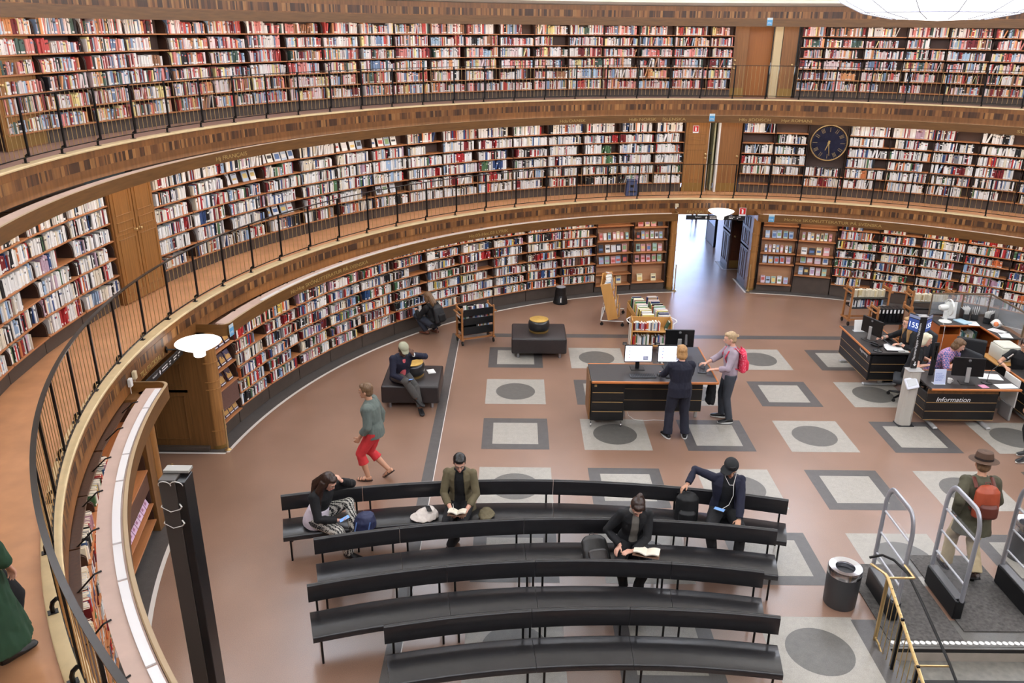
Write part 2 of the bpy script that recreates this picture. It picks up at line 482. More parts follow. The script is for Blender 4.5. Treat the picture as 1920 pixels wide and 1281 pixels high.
b = MB(); b.lathe([(12.95, 15.0), (9, 16.2), (0, 17.0)], 60); struct(b.build('ceiling', PLASTER))
SKYGLASS = mat('window_daylight', (236, 242, 255), emit=WINDOW_LIGHT)
FRAME = mat('window_frame', (210, 205, 196), rough=.6)
for i in range(NW):
    a = i * 18.0
    w = thing('window_%d' % (i + 1), 'tall bright daylight window in the white drum wall', 'window'); w['kind'] = 'structure'; del w['category']
    g = MB(); n = 4
    g.ring([(12.86, Z0), (12.87, Z0), (12.87, Z1), (12.86, Z1)], a - HW, a + HW, 1.6); g.build('pane', SKYGLASS, w)
    g = MB()
    for k in range(6): g.ring([(12.80, Z0 + k * (Z1 - Z0) / 5 - .03), (12.85, Z0 + k * (Z1 - Z0) / 5 - .03), (12.85, Z0 + k * (Z1 - Z0) / 5 + .03), (12.80, Z0 + k * (Z1 - Z0) / 5 + .03)], a - HW, a + HW, 3.2)
    for q in (-HW, -HW / 3, HW / 3, HW): g.ring([(12.80, Z0), (12.85, Z0), (12.85, Z1), (12.80, Z1)], a + q - .12, a + q + .12, .24)
    g.build('window_frame', FRAME, w)

# ---------------------------------------------------------------- lettered light canopies
def canopy_path(R, Rf, a0, a1, curl0, curl1):
    pts = []
    def curl(a, sgn):
        q = []
        for i in range(1, 7):
            t = i / 6.0 * PI / 2
            q.append((R + .13 * (1 - math.cos(t)), a + sgn * 0.85 * math.sin(t)))
        q.append((Rf, a + sgn * 0.95))
        return q
    n = int((a1 - a0) / 0.8) + 1
    mid = [(R, a0 + (a1 - a0) * i / n) for i in range(n + 1)]
    return (curl(a0, -1)[::-1] if curl0 else []) + mid + (curl(a1, 1) if curl1 else [])
TUBE = mat('fluorescent_tube', (255, 240, 222), emit=TUBE_LIGHT)
COVER = mat('light_cover', (226, 222, 222), rough=.25, emit=0.06)
LIP = mat('canopy_lip', (176, 150, 116), rough=.45)
def canopy(R, Rf, zc0, zc1, a0, a1, curl0, curl1, label, rods=None, covers=True):
    t = thing('light_canopy', label, 'canopy', group='lettered light canopies above the shelves'); t['kind'] = 'structure'
    path = canopy_path(R, Rf, a0, a1, curl0, curl1)
    b = MB(); v = []; f = []
    prof = [(0.0, zc0), (0.045, zc0), (0.045, zc1 - .01), (0.035, zc1), (0.0, zc1)]
    P = len(prof); mi = [1, 0, 1, 1, 0]
    for (r, a) in path:
        for dr, z in prof: v.append(polar(r + dr, a, z))
    n = len(path)
    fm = {}
    for i in range(n - 1):
        for k in range(P): fm.setdefault(mi[k], []).append((i * P + k, i * P + (k + 1) % P, (i + 1) * P + (k + 1) % P, (i + 1) * P + k))
    fm.setdefault(0, []).extend([tuple(range(P))[::-1], tuple((n - 1) * P + k for k in range(P))])
    o = len(b.v); b.v.extend([tuple(p) for p in v])
    for mm, fl in fm.items():
        for q in fl: b.f.append(q); b.m.append(mm); b.c.append((1, 1, 1, 1))
    b.build('lettering_board', [W_BAND, LIP], t, smooth=30)
    zt = zc1 - .05
    b = MB(); b.ring([(R + .047, zt), (R + .27, zt), (R + .27, zt + .018), (R + .047, zt + .018)], a0, a1, 1.0); b.build('tray', TRAY, t, smooth=20)
    b = MB(); b.ring([(R + .08, zt - .035), (R + .15, zt - .035), (R + .15, zt - .002), (R + .08, zt - .002)], a0 + .3, a1 - .3, 1.0); b.build('fluorescent_tube', TUBE, t)
    if covers:
        rr = random.Random(int(a0 * 10))
        a = a0 + .35; L = 1.15 / R * 180 / PI
        wl = [q for q in (TRAY, COVER)]
        while a + L < a1:
            w = L * rr.choice((.5, 1, 1, 1))
            b = MB(); b.ring([(R + .062, zt + .02), (R + .135, zt + .02), (R + .135, zt + .035), (R + .062, zt + .035)], a, a + w - .18, .8); b.build('light_cover', COVER, t)
            a += w
    if rods:
        for a in rods:
            b = MB(); b.tube([polar(Rf + .0, a, zt - .13), polar(Rf - .05, a, zt - .10), polar(R + .30, a - .1, zt + .02), polar(R + .24, a - .15, zt + .03)], .008, 6); b.build('rod', IRON, t)
    return t
C0a = canopy(9.60, 10.09, 1.93, 2.12, 96.4, 172.1, True, True, 'curved oak light canopy over the ground floor shelves between the two doorways', [103 + 4.7 * i for i in range(15)])
C0b = canopy(9.60, 10.09, 1.93, 2.12, 186.4, 236.0, True, False, 'curved oak light canopy with bare light covers on top, beside the near bookshelves', [189 + 4.1 * i for i in range(11)])
C0c = canopy(9.60, 10.09, 1.93, 2.12, 30.0, 82.8, False, True, 'curved oak light canopy over the ground floor shelves beside the information desks', [35 + 4.7 * i for i in range(9)])
C1 = canopy(10.80, 11.27, 4.22, 4.40, 5.0, 290.0, False, False, 'long curved oak light canopy over the middle gallery shelves', covers=False)
C2 = canopy(12.0, 12.45, 6.53, 6.71, 5.0, 290.0, False, False, 'long curved oak light canopy over the top gallery shelves', covers=False)
for t, R, z, h, L in ((C0a, 9.598, 1.985, .10, [('Hc-Hce SKÖNLITTERATUR PÅ SVENSKA', 160.8, 147.0), ('Hc.03-Hcc.03 LYRIK', 129.6, 123.1)]),
                      (C0c, 9.598, 1.985, .10, [('Hc-Hce SKÖNLITTERATUR PÅ SVENSKA', 79.9, 66.4)]),
                      (C1, 10.798, 4.27, .10, [('Hj FRANÇAIS', 161.2, 156.9), ('Hda·DANSK', 111.7, 108.0), ('Hdb NORSK', 101.8, 98.0), ('ÍSLENSKA', 97.1, 93.9), ('Hfo JIDDISCH', 86.6, 82.4), ('Hpr ROMANI', 81.0, 77.1), ('SUOMI', 53.0, 50.5)])):
    for s, a0, a1 in L: letter_on_arc(s, h, GOLD, t, R, (a0 + a1) / 2, z, width=(a0 - a1) * PI / 180 * R)
for s, a0, a1 in (('TILL FACKSAL 1', 183.6, 179.1), ('FACKSAL 3', 93.64, 90.57)):
    o = letter_on_arc(s, .105, GOLD, None, 10.10, (a0 + a1) / 2, 2.02, width=(a0 - a1) * PI / 180 * 10.1)
    o.name = 'doorway_lettering'; tag(o, 'gold letters reading %s on the wooden beam over the doorway' % s, 'lettering')

# ---------------------------------------------------------------- gallery railings
def railing(label, R, Rp, zc, zr, off, pitch, a0, a1, nb, near):
    t = thing('gallery_railing', label, 'railing')
    b = MB(); b.ring([(R - .022, zr - .012), (R + .022, zr - .012), (R + .022, zr), (R - .022, zr)], a0, a1, .7); b.build('handrail', RAILM, t, smooth=20)
    zl = zc + .085
    b = MB(); b.ring([(R - .010, zl - .008), (R + .010, zl - .008), (R + .010, zl + .004), (R - .010, zl + .004)], a0, a1, .7); b.build('bottom_rail', IRON, t, smooth=20)
    q = MB(); q.rbox(-.016, .016, -.012, .012, zl - zc, zr - zc - .012, .003)
    ft = [(0, Rp - R, 0.002), (0, Rp - R, .05), (0, Rp - R - .012, .085), (0, .02, .105), (0, 0, .10)]
    q.tube(ft, .017, 8); q.rbox(-.03, .03, Rp - R - .035, Rp - R + .035, 0, .006, .001)
    pm = q.mesh('post', IRON)
    k0 = math.ceil((a0 - off) / pitch); k1 = math.floor((a1 - off) / pitch)
    posts = [off + k * pitch for k in range(k0, k1 + 1)]
    for a in posts: link('post', pm, t, polar(R, a, zc), rad(a - 90))
    q = MB(); q.tube([(0, 0, zl - zc), (0, 0, zr - zc - .012)], .0045, 6); bme = q.mesh('baluster', BRASS)
    bal = [a + pitch * i / (nb + 1) for a in posts[:-1] for i in range(1, nb + 1)]
    c = cam.matrix_world.translation
    bal.sort(key=lambda a: (polar(R, a, zc + .4) - c).length if a < near else 99)
    for a in bal[:100]: link('baluster', bme, t, polar(R, a, zc), rad(a))
    b = MB()
    for a in bal[100:]: p = polar(R, a); b.tube([(p.x, p.y, zl), (p.x, p.y, zr - .012)], .0045, 5)
    o = b.build('balusters', BRASS, t); o['kind'] = 'stuff'
railing('black iron railing with thin brass bars along the middle gallery edge', 10.14, 10.20, 2.404, 3.27, 91.71, 4.704, 30, 240, 6, 228)
railing('black iron railing with thin brass bars along the top gallery edge', 11.33, 11.39, 4.774, 5.60, 82.98, 4.225, 30, 215, 7, 200)
# ---------------------------------------------------------------- bookcases and books
BOOKM = mat('book_cloth', (200, 200, 200), rough=0.55, attr=True)
DISPBACK = wood('display_back', (196, 146, 108), axis='x', var=.08)
MESHP = mat('perforated_panel', (104, 74, 66), rough=.5, var=.25, scale=(60, 60, 60))
PAL = {
 0: [((240, 238, 236), 33), ((232, 222, 200), 11), ((24, 24, 28), 13), ((110, 28, 34), 9), ((186, 44, 48), 8), ((52, 82, 132), 6), ((150, 180, 214), 6), ((216, 116, 66), 4), ((72, 112, 78), 4), ((222, 196, 96), 3), ((124, 120, 124), 6), ((190, 150, 172), 4), ((96, 66, 52), 3)],
 1: [((245, 244, 242), 52), ((236, 226, 206), 13), ((22, 22, 26), 9), ((128, 30, 38), 5), ((188, 46, 50), 4), ((52, 78, 128), 4), ((160, 186, 216), 4), ((140, 138, 142), 4), ((214, 130, 80), 2), ((84, 122, 84), 2), ((196, 168, 186), 2)],
 2: [((122, 40, 46), 10), ((198, 78, 74), 9), ((232, 148, 140), 9), ((166, 118, 88), 6), ((244, 236, 232), 25), ((236, 212, 212), 12), ((128, 150, 182), 9), ((178, 204, 226), 8), ((74, 98, 88), 5), ((236, 218, 152), 8), ((38, 36, 40), 5), ((230, 160, 108), 5)],
}
CNAMES = [((245, 244, 242), 'white'), ((234, 224, 203), 'cream'), ((24, 24, 28), 'black'), ((115, 30, 36), 'dark red'), ((187, 48, 50), 'red'), ((52, 80, 130), 'dark blue'), ((155, 184, 215), 'pale blue'), ((216, 124, 72), 'orange'), ((78, 116, 80), 'green'), ((222, 198, 100), 'yellow'), ((130, 128, 132), 'grey'), ((193, 160, 178), 'mauve'), ((110, 76, 56), 'brown')]
def cname(c): return min(CNAMES, key=lambda q: sum((a - b) ** 2 for a, b in zip(q[0], c)))[1]
def pick(r, pal):
    t = r.random() * sum(w for _, w in pal)
    for c, w in pal:
        t -= w
        if t <= 0: return c
    return pal[-1][0]
def book_geo(w, d, h, c, lab, band):
    """one book standing upright, spine towards -y, base at the origin: rounded spine, boards, page block"""
    q = min(.006, w * .3)
    xs = [(-w / 2, d), (-w / 2, q), (-w / 4, q * .2), (w / 4, q * .2), (w / 2, q), (w / 2, d)]
    zs = [0, h * .06, h * .06 + min(.028, h * .16), h * .68, h * .80, h]
    v = [(x, y, z) for z in zs for x, y in xs]
    f = []; cl = []
    for i in range(5):
        for k in range(6):
            f.append((i * 6 + k, i * 6 + (k + 1) % 6, (i + 1) * 6 + (k + 1) % 6, (i + 1) * 6 + k))
            if k in (1, 2, 3) and i == 1 and lab: cl.append(lab)
            elif k in (1, 2, 3) and i == 3 and band: cl.append(band)
            else: cl.append(c)
    f.append((5, 4, 3, 2, 1, 0)); cl.append(c)
    e = min(.0022, w * .15); o = 30
    # top: cover edges and a sunken page block
    v += [(-w / 2 + e, d, h - .003), (-w / 2 + e, q + .001, h - .003), (w / 2 - e, q + .001, h - .003), (w / 2 - e, d, h - .003)]
    f += [(30, 31, 37, 36), (31, 32, 33, 34, 38, 37), (34, 35, 39, 38)]; cl += [c, c, c]
    f.append((36, 37, 38, 39)); cl.append(srgb(236, 228, 210))
    return v, f, cl
CAMP = cam.matrix_world.translation.copy(); CAMI = cam.matrix_world.inverted()
def to_px(p):
    q = CAMI @ Vector(p)
    if q.z > -0.1: return None
    return 960 + 1504.68 * q.x / -q.z, 640.5 - 1504.68 * q.y / -q.z

LOOSE = []; BOOKS = []        # (matrix, w, d, h, colour, label colour, band, tier, bay name, row, nth)
ORD = ['', 'first', 'second', 'third', 'fourth', 'fifth', 'sixth', 'seventh', 'eighth', 'ninth', 'tenth', 'eleventh', 'twelfth', 'thirteenth', 'fourteenth', 'fifteenth', 'sixteenth', 'seventeenth', 'eighteenth', 'nineteenth', 'twentieth']
def nth(n): return ORD[n] if n <= 20 else '%d%s' % (n, {1: 'st', 2: 'nd', 3: 'rd'}.get(n % 10, 'th'))
SHZ = {0: [.33, .57, .81, 1.05, 1.29, 1.53, 1.77], 1: [.25, .517, .785, 1.05, 1.32, 1.585], 2: [.225, .495, .765, 1.035, 1.305, 1.575]}
TOPZ = {0: 1.965, 1: 1.90, 2: 1.86}
DEP = .245
_cache = {}
def rounded_side(zs, top, th=.012):
    """divider plate: straight at the back, a rounded lobe above every shelf"""
    out = [(DEP, 0.0), (.10, 0.0)]
    z0 = 0.0
    lv = list(zs) + [top]
    out.append((.10, lv[0]))
    for i in range(len(zs)):
        a, b = lv[i], lv[i + 1] - .022
        h = b - a
        out.append((.025, a)); out.append((.025, a + h * .45))
        for k in range(1, 6):
            t = k / 6 * PI / 2
            out.append((.025 + .105 * (1 - math.cos(t)), a + h * .45 + h * .45 * math.sin(t)))
        out.append((.13, b)); out.append((.13, b + .022))
    out.append((DEP, top))
    v = [(s * th / 2, y, z) for s in (-1, 1) for y, z in out]
    n = len(out)
    f = [(i, (i + 1) % n, n + (i + 1) % n, n + i) for i in range(n)]
    bm = bmesh.new(); vs = [bm.verts.new(p) for p in v]
    for q in f: bm.faces.new([vs[i] for i in q])
    e1 = [bm.edges.get((vs[i], vs[(i + 1) % n])) for i in range(n)]; e2 = [bm.edges.get((vs[n + i], vs[n + (i + 1) % n])) for i in range(n)]
    bmesh.ops.triangle_fill(bm, use_beauty=True, edges=e1); bmesh.ops.triangle_fill(bm, use_beauty=True, edges=e2)
    bm.verts.index_update()
    b = MB(); b.add([q.co.copy() for q in bm.verts], [[q.index for q in p.verts] for p in bm.faces]); bm.free()
    return b
def case_meshes(tier, wid, zs, disp=False):
    k = (tier, round(wid, 3), tuple(zs), disp)
    if k in _cache: return _cache[k]
    w = wid / 2 - .004
    b = MB(); b.box(-w, w, DEP, DEP + .012, 0, TOPZ[tier]); back = b.mesh('back_panel', DISPBACK if disp else BACK)
    b = MB(); b.box(-w, w, .085, .10, 0, zs[0] - .024); plinth = b.mesh('plinth', KICK)
    b = MB(); b.rbox(-w + .007, w - .007, 0, DEP - .001, -.022, 0, .003); shelf = b.mesh('shelf', W_SHELF)
    b = MB(); b.rbox(-w, w, 0.06, DEP - .001, -.02, 0, .003); top = b.mesh('top_board', W_DARK)
    side = rounded_side(zs, TOPZ[tier] - .021).mesh('side_panel', DIVID)
    _cache[k] = (back, plinth, shelf, top, side)
    return _cache[k]
def bay(tier, a0, a1, label, group, zs=None, disp=False, skip=()):
    """one bookcase unit between two angles; returns (matrix, width, shelf heights)"""
    T = TIERS[tier]; zs = zs or SHZ[tier]
    am = (a0 + a1) / 2; half = abs(a1 - a0) / 2
    R = T['Rb']; wid = 2 * R * math.tan(rad(half))
    loc = polar(R, am, T['fl'] + (.001 if tier else 0.004)); rz = rad(am - 90)
    t = thing('bookcase', label, 'bookcase', loc, rz, group)
    LASTCASE[0] = t
    back, plinth, shelf, top, side = case_meshes(tier, wid, zs, disp)
    link('back_panel', back, t); link('plinth', plinth, t)
    for z in zs: link('shelf', shelf, t, (0, 0, z))
    link('top_board', top, t, (0, 0, TOPZ[tier]))
    for s in (-1, 1): link('side_panel', side, t, (s * (wid / 2 - .010 - .0005), 0, 0))
    M = Matrix.Translation(loc) @ Matrix.Rotation(rz, 4, 'Z')
    return M, wid, zs
def fill(M, wid, zs, tier, r, name, rows=None, dens=.9, face_rows=()):
    """stands books along the shelves of one unit"""
    lv = list(zs) + [TOPZ[tier]]
    for i, z in enumerate(zs):
        if rows is not None and i not in rows: continue
        gap = lv[i + 1] - z - .026
        x = -wid / 2 + .026; xe = wid / 2 - .026
        n = 0
        if i in face_rows:
            while x < xe - .16:
                if r.random() < .25: x += .1; continue
                DISPLAY.append((M @ Matrix.Translation((x + .07, .10, z + .0065)), r, tier)); x += .172 + r.random() * .05
            continue
        end = r.random()
        stop = xe - (0 if end < dens * .6 else r.uniform(.05, .16) if end < .93 else r.uniform(.2, .5)) * (1.0)
        if r.random() < .25: x += r.uniform(.03, .09)
        sz = r.uniform(.72, .9)
        run = None; left = 0
        while x < stop:
            if left <= 0:
                run = pick(r, PAL[tier]) if r.random() < .16 else None; left = r.randint(2, 7)
                if r.random() < .2: sz = r.uniform(.66, .95)
            left -= 1
            c = run or pick(r, PAL[tier]); j = r.uniform(.88, 1.06); c = tuple(min(250, q * j) for q in c)
            w = r.choice((.014, .018, .022, .026, .03, .036, .045)) * r.uniform(.85, 1.15)
            if x + w > stop: break
            h = min(gap - .006, gap * (sz + r.uniform(-.1, .08))); d = min(DEP - .05, h * r.uniform(.66, .76))
            n += 1
            if tier == 2: lab = srgb(232, 226, 220) if r.random() < .55 else None
            elif tier == 1: lab = srgb(238, 236, 232) if r.random() < .35 else None
            else: lab = srgb(238, 236, 232) if r.random() < .4 else None
            bc = None
            if r.random() < .4:
                bc = srgb(*pick(r, PAL[tier])) if r.random() < .6 else srgb(*[max(10, q * .5) for q in c])
            yo = r.uniform(.006, .03)
            tilt = 0.0
            if r.random() < .02 and x + w + .05 < stop: tilt = rad(r.uniform(8, 20)); 
            Mb = M @ Matrix.Translation((x + w / 2, yo, z + .0008))
            if tilt:
                Mb = M @ Matrix.Translation((x + w + h * math.sin(tilt) * .0, yo, z + .0008)) @ Matrix.Translation((w * .5, 0, 0)) @ Matrix.Rotation(-tilt, 4, 'Y') @ Matrix.Translation((-w * .5, 0, 0)) if False else M @ Matrix.Translation((x, yo, z + .0008)) @ Matrix.Rotation(tilt, 4, 'Y') @ Matrix.Translation((-w / 2, 0, 0)) @ Matrix.Translation((w, 0, 0))
                Mb = M @ Matrix.Translation((x + w * math.cos(tilt) , yo, z + .0008)) @ Matrix.Rotation(tilt, 4, 'Y') @ Matrix.Translation((-w / 2, 0, 0))
                Mb = Mb @ Matrix.Translation((0, 0, 0)); Mb.translation.z += math.sin(tilt) * 0.0
                x += h * math.sin(tilt)
            BOOKS.append((Mb, w, d, h, c, lab, bc, tier, name, i, n))
            x += w + (.0015 if r.random() < .85 else r.uniform(.002, .012))
DISPLAY = []; LASTCASE = [None]
ORDW = ORD
# --- the units of each tier, in order away from a landmark
r0 = random.Random(11)
RNAMES = {0: 'ground floor', 1: 'middle gallery', 2: 'top gallery'}
GRP = {0: 'bookcases round the ground floor', 1: 'bookcases round the middle gallery', 2: 'bookcases round the top gallery'}
def run(tier, a, pitch, count, sign, landmark, first_w=None, **kw):
    """COUNT units from angle a onwards; sign +1 leftwards in the photograph"""
    for i in range(count):
        w = first_w if (i == 0 and first_w) else pitch
        b = a + sign * w
        side = 'left' if sign > 0 else 'right'
        nm = '%s bay %s of %s' % (nth(i + 1), side, landmark)
        M, wid, zs = bay(tier, min(a, b), max(a, b), 'full bookcase, %s, %s' % (nm, RNAMES[tier]), GRP[tier])
        fr = ()
        if tier == 1 and landmark.startswith('middle') and sign > 0 and 8 <= i <= 12: fr = [q for q in (1, 4, 5) if r0.random() < .34]
        if tier == 1 and landmark == 'wall clock' and i == 0: pass
        fill(M, wid, zs, tier, r0, nm + ' on the ' + RNAMES[tier], face_rows=fr, rows=kw.get('rows'))
        a = b
    return a
run(0, 107.45, 5.53, 11, 1, 'far display shelves')
run(0, 71.9, 5.53, 7, -1, 'near display shelves')
run(0, 194.6, 5.5, 5, 1, 'pink brochure shelves')
run(1, 93.15, 5.03, 15, 1, 'middle doorway', first_w=4.0)
run(1, 173.15, 5.03, 4, 1, 'oak cupboard')
run(1, 71.9, 5.03, 5, -1, 'wall clock')
run(2, 86.6, 4.46, 20, 1, 'upper doorway', first_w=2.95)
run(2, 78.7, 4.46, 8, -1, 'upper doorway', first_w=2.85)
for i, (a0, a1) in enumerate(((81.2, 85.40), (76.95, 81.15))):
    nm = '%s unit left of the wall clock' % nth(2 - i)
    M, wid, zs = bay(1, a0, a1, 'half empty bookcase, %s, middle gallery' % nm, GRP[1])
    fill(M, wid, zs, 1, r0, nm + ' on the middle gallery', rows=(1, 2, 3, 5) if i == 0 else (1, 2, 3, 4))
M, wid, zs = bay(1, 71.95, 76.9, 'low bookcase under the wall clock, two shelves of books', GRP[1], zs=[.25, .517])
fill(M, wid, [.25, .517], 1, r0, 'unit under the wall clock', rows=(0,)); 
BOOKS_TMP = len(BOOKS)
# second row under the clock only as high as the other rows
_lv = TOPZ[1]; TOPZ[1] = .785; fill(M, wid, [.25, .517], 1, r0, 'unit under the wall clock', rows=(1,)); TOPZ[1] = _lv

# --- display units with covers facing out
def cover_mesh(r, w, h, pal=None):
    """a book lying against the back: front cover with a picture block and title strip, spine, page block"""
    c = r.choice(pal or [(240, 238, 234), (232, 170, 170), (180, 200, 226), (236, 222, 180), (224, 160, 156), (166, 186, 210), (170, 200, 186), (60, 58, 64), (224, 196, 206), (236, 236, 240)])
    c2 = r.choice([(200, 90, 80), (90, 120, 170), (230, 200, 120), (70, 70, 74), (140, 170, 120), (226, 226, 226), (190, 160, 190)])
    b = MB(); t = .018
    b.box(-w / 2, w / 2, 0, .003, 0, h, 0, srgb(*c)); b.box(-w / 2, w / 2, t - .003, t, 0, h, 0, srgb(*c)); b.box(-w / 2, -w / 2 + .003, .003, t - .003, 0, h, 0, srgb(*c))
    b.box(-w / 2 + .003, w / 2 - .003, .003, t - .003, .002, h - .002, 0, srgb(238, 230, 214))
    a = r.uniform(.15, .4) * h; k = r.uniform(.5, .8) * h
    b.box(-w * .38, w * .38, -.0008, .0002, a, k, 0, srgb(*c2)); b.box(-w * .36, w * .36, -.0008, .0002, h * .86, h * .92, 0, srgb(*[max(20, q * .45) for q in c]))
    return b.mesh('display_book', BOOKM), c
def put_cover(M, r, label, group, w=None, h=None, pal=None, lean=14):
    w = w or r.uniform(.12, .15); h = h or w * r.uniform(1.35, 1.55)
    me, c = cover_mesh(r, w, h, pal)
    o = link('display_book', me); o.matrix_world = M @ Matrix.Rotation(rad(-lean), 4, 'X')
    tag(o, label.replace('COL', cname(c)), 'book', group)
r1 = random.Random(5)
def display_bay(a0, a1, zs, counts, label, where, rowname):
    M, wid, zz = bay(0, a0, a1, label, GRP[0], zs=zs, disp=True)
    for i, n in enumerate(counts):
        xs = [(-wid / 2 + .09 + (wid - .18) * (k + .5) / max(n, 1)) for k in range(n)]
        for k, x in enumerate(xs):
            rowt = nth(i + 1)
            put_cover(M @ Matrix.Translation((x + r1.uniform(-.015, .015), .11, zs[i] + .0065)), r1, 'COL book facing out, %s from left, %s shelf up, %s' % (nth(k + 1), rowt, where), 'books facing out by the far doorway', h=min(.205, r1.uniform(.17, .21)), w=min(r1.uniform(.12, .15), (wid - .18) / max(n, 1) - .036))
display_bay(77.30, 82.45, [.20, .75, 1.04, 1.42, 1.77], [5, 5, 7, 5, 0], 'display bookcase with covers facing out, right beside the far doorway pillar', 'right of doorway pillar', '')
display_bay(71.95, 77.25, [.49, .80, 1.03, 1.41, 1.75], [5, 4, 4, 7, 0], 'second display bookcase with covers facing out, right of the far doorway', 'second unit right of doorway', '')
display_bay(96.40, 101.65, [.23, .75, 1.04, 1.37, 1.70], [2, 5, 5, 6, 4], 'display bookcase with covers facing out, left beside the far doorway pillar', 'left of doorway pillar', '')
display_bay(101.70, 107.40, [.20, .49, .75, 1.05, 1.38, 1.77], [2, 0, 5, 5, 7, 0], 'second display bookcase with covers facing out, left of the far doorway', 'second unit left of doorway', '')
LEAF = [(58, 44, 66), (66, 48, 60), (84, 74, 96)]
def leaflet_bay(a0, a1, zs, counts, label, where, pal, yl, w=.15, h=.20):
    M, wid, zz = bay(0, a0, a1, label, GRP[0], zs=zs, disp=True)
    for i, n in enumerate(counts):
        for k in range(n):
            x = -wid / 2 + .035 + (wid - .07) * (k + .5) / n
            b = MB(); c = srgb(*r1.choice(pal))
            ww = min(w, (wid - .07) / n - .008)
            b.box(-ww / 2, ww / 2, 0, .03, 0, h, 0, c)
            if yl:
                for q in range(7):
                    xx = -ww * .38 + ww * .76 * q / 6; b.box(xx - ww * .045, xx + ww * .045, -.0008, .0002, h * .22, h * (.45 + .4 * r1.random()), 0, srgb(214, 164, 84))
                b.box(-ww * .4, ww * .4, -.0008, .0002, h * .06, h * .14, 0, srgb(220, 214, 220))
            else:
                b.box(-ww * .42, ww * .42, -.0008, .0002, h * .5, h * .94, 0, srgb(150, 96, 128)); b.box(-ww * .3, ww * .1, -.001, .0002, h * .2, h * .4, 0, srgb(176, 120, 150))
            o = link('brochure', b.mesh('brochure', BOOKM)); o.matrix_world = M @ Matrix.Translation((x, .05, zs[i] + .0145)) @ Matrix.Rotation(rad(-24), 4, 'X')
            tag(o, '%s brochure stack, %s from left, %s shelf up, %s' % ('purple and yellow' if yl else 'pink', nth(k + 1), nth(i + 1), where), 'brochure', 'brochure stacks beside the near doorway')
    return M, wid
Mx, wx = leaflet_bay(168.35, 173.0, [.30, .88, 1.21, 1.55], [5, 3, 4, 4], 'slanted brochure bookcase beside the round white lamp and near doorway', 'beside the near doorway pillar', LEAF, True, w=.16)
b = MB(); b.rbox(-wx / 2 + .03, wx / 2 - .03, .02, .034, .52, .82, .003); b.rbox(-wx / 2 + .03, wx / 2 - .03, .015, .04, .82, .86, .003); b.rbox(-wx / 2 + .03, wx / 2 - .03, .015, .04, .49, .52, .003)
b.build('perforated_screen', MESHP, LASTCASE[0])
Mx, wx = leaflet_bay(187.2, 194.5, [.22, .47, .98, 1.35, 1.7], [0, 8, 0, 3, 0], 'brochure bookcase with stacks of pink brochures beyond the near doorway', 'beyond the near doorway', [(226, 190, 218), (232, 200, 224)], False, w=.13, h=.19)
b = MB(); b.rbox(-wx / 2 + .03, wx / 2 - .03, .012, .026, .70, .96, .003)
b.build('wooden_apron', wood('apron', (92, 62, 50), axis='x'), LASTCASE[0])

DISPLAY.sort(key=lambda q: (to_px(q[0].translation) or (0, 0))[0])
for n_, (M, rr_, tier) in enumerate(DISPLAY):
    w_ = rr_.uniform(.13, .16)
    p_ = to_px(M.translation)
    put_cover(M, rr_, 'COL book facing out, %s from left among those, middle gallery' % nth(1 + n_), 'books facing out on the middle gallery', w=w_, h=min(w_ * 1.4, .205), pal=[(244, 243, 240), (240, 236, 228), (236, 238, 242), (222, 226, 232), (180, 196, 214)], lean=16)

# --- the books: the 300 that show largest are objects of their own, the rest one mass
def visible(bk):
    p = bk[0] @ Vector((0, 0, bk[3] * .5)); q = to_px(p)
    if q is None or not (4 < q[0] < 1916 and 4 < q[1] < 1277): return False
    if bk[7] == 0 and (bk[0].translation.y < 1.2 and bk[0].translation.x < 0): return False    # seen only as a sliver under the gallery
    if bk[9] >= len(SHZ[bk[7]]) - 1 and bk[7] < 2: return False     # tucked under the canopy
    return True
# ---------------------------------------------------------------- doors, pillars, doorways
def panel_leaf(b, w, h, th=.04, mouldings=(), mi=0):
    b.rbox(0, w, 0, th, 0, h, .004, mi)
    for x0, x1, z0, z1 in mouldings:
        e = .012
        for q in ((x0, x1, z0, z0 + e), (x0, x1, z1 - e, z1), (x0, x0 + e, z0, z1), (x1 - e, x1, z0, z1)):
            b.rbox(q[0], q[1], -.010, .004, q[2], q[3], .003, mi)
def door(n, label, loc, rz, w, h, mould, m, knobs=(), kick=True):
    t = thing('door_%d' % n, label, 'door', loc, rz); t['kind'] = 'structure'; del t['category']
    b = MB(); panel_leaf(b, w, h, mouldings=mould); b.build('door_leaf', m, t)
    if kick: b = MB(); b.rbox(.01, w - .01, -.003, .001, .02, .24, .001); b.build('kick_plate', BRASSD, t)
    for x, z in knobs:
        b = MB(); b.lathe([(.026, 0), (.026, .008), (.010, .012), (.010, .03), (.024, .036), (.028, .05), (.020, .062), (0, .066)], 14, M=Matrix.Translation((x, -.0, z)) @ Matrix.Rotation(rad(90), 4, 'X')); b.build('door_knob', BRASS, t, smooth=40)
    return t
MLD = lambda w: [(.07, w - .07, .32, 1.12), (.07, w - .07, 1.24, 1.38), (.07, w - .07, 1.42, 1.52), (.07, w - .07, 1.56, 1.86)]
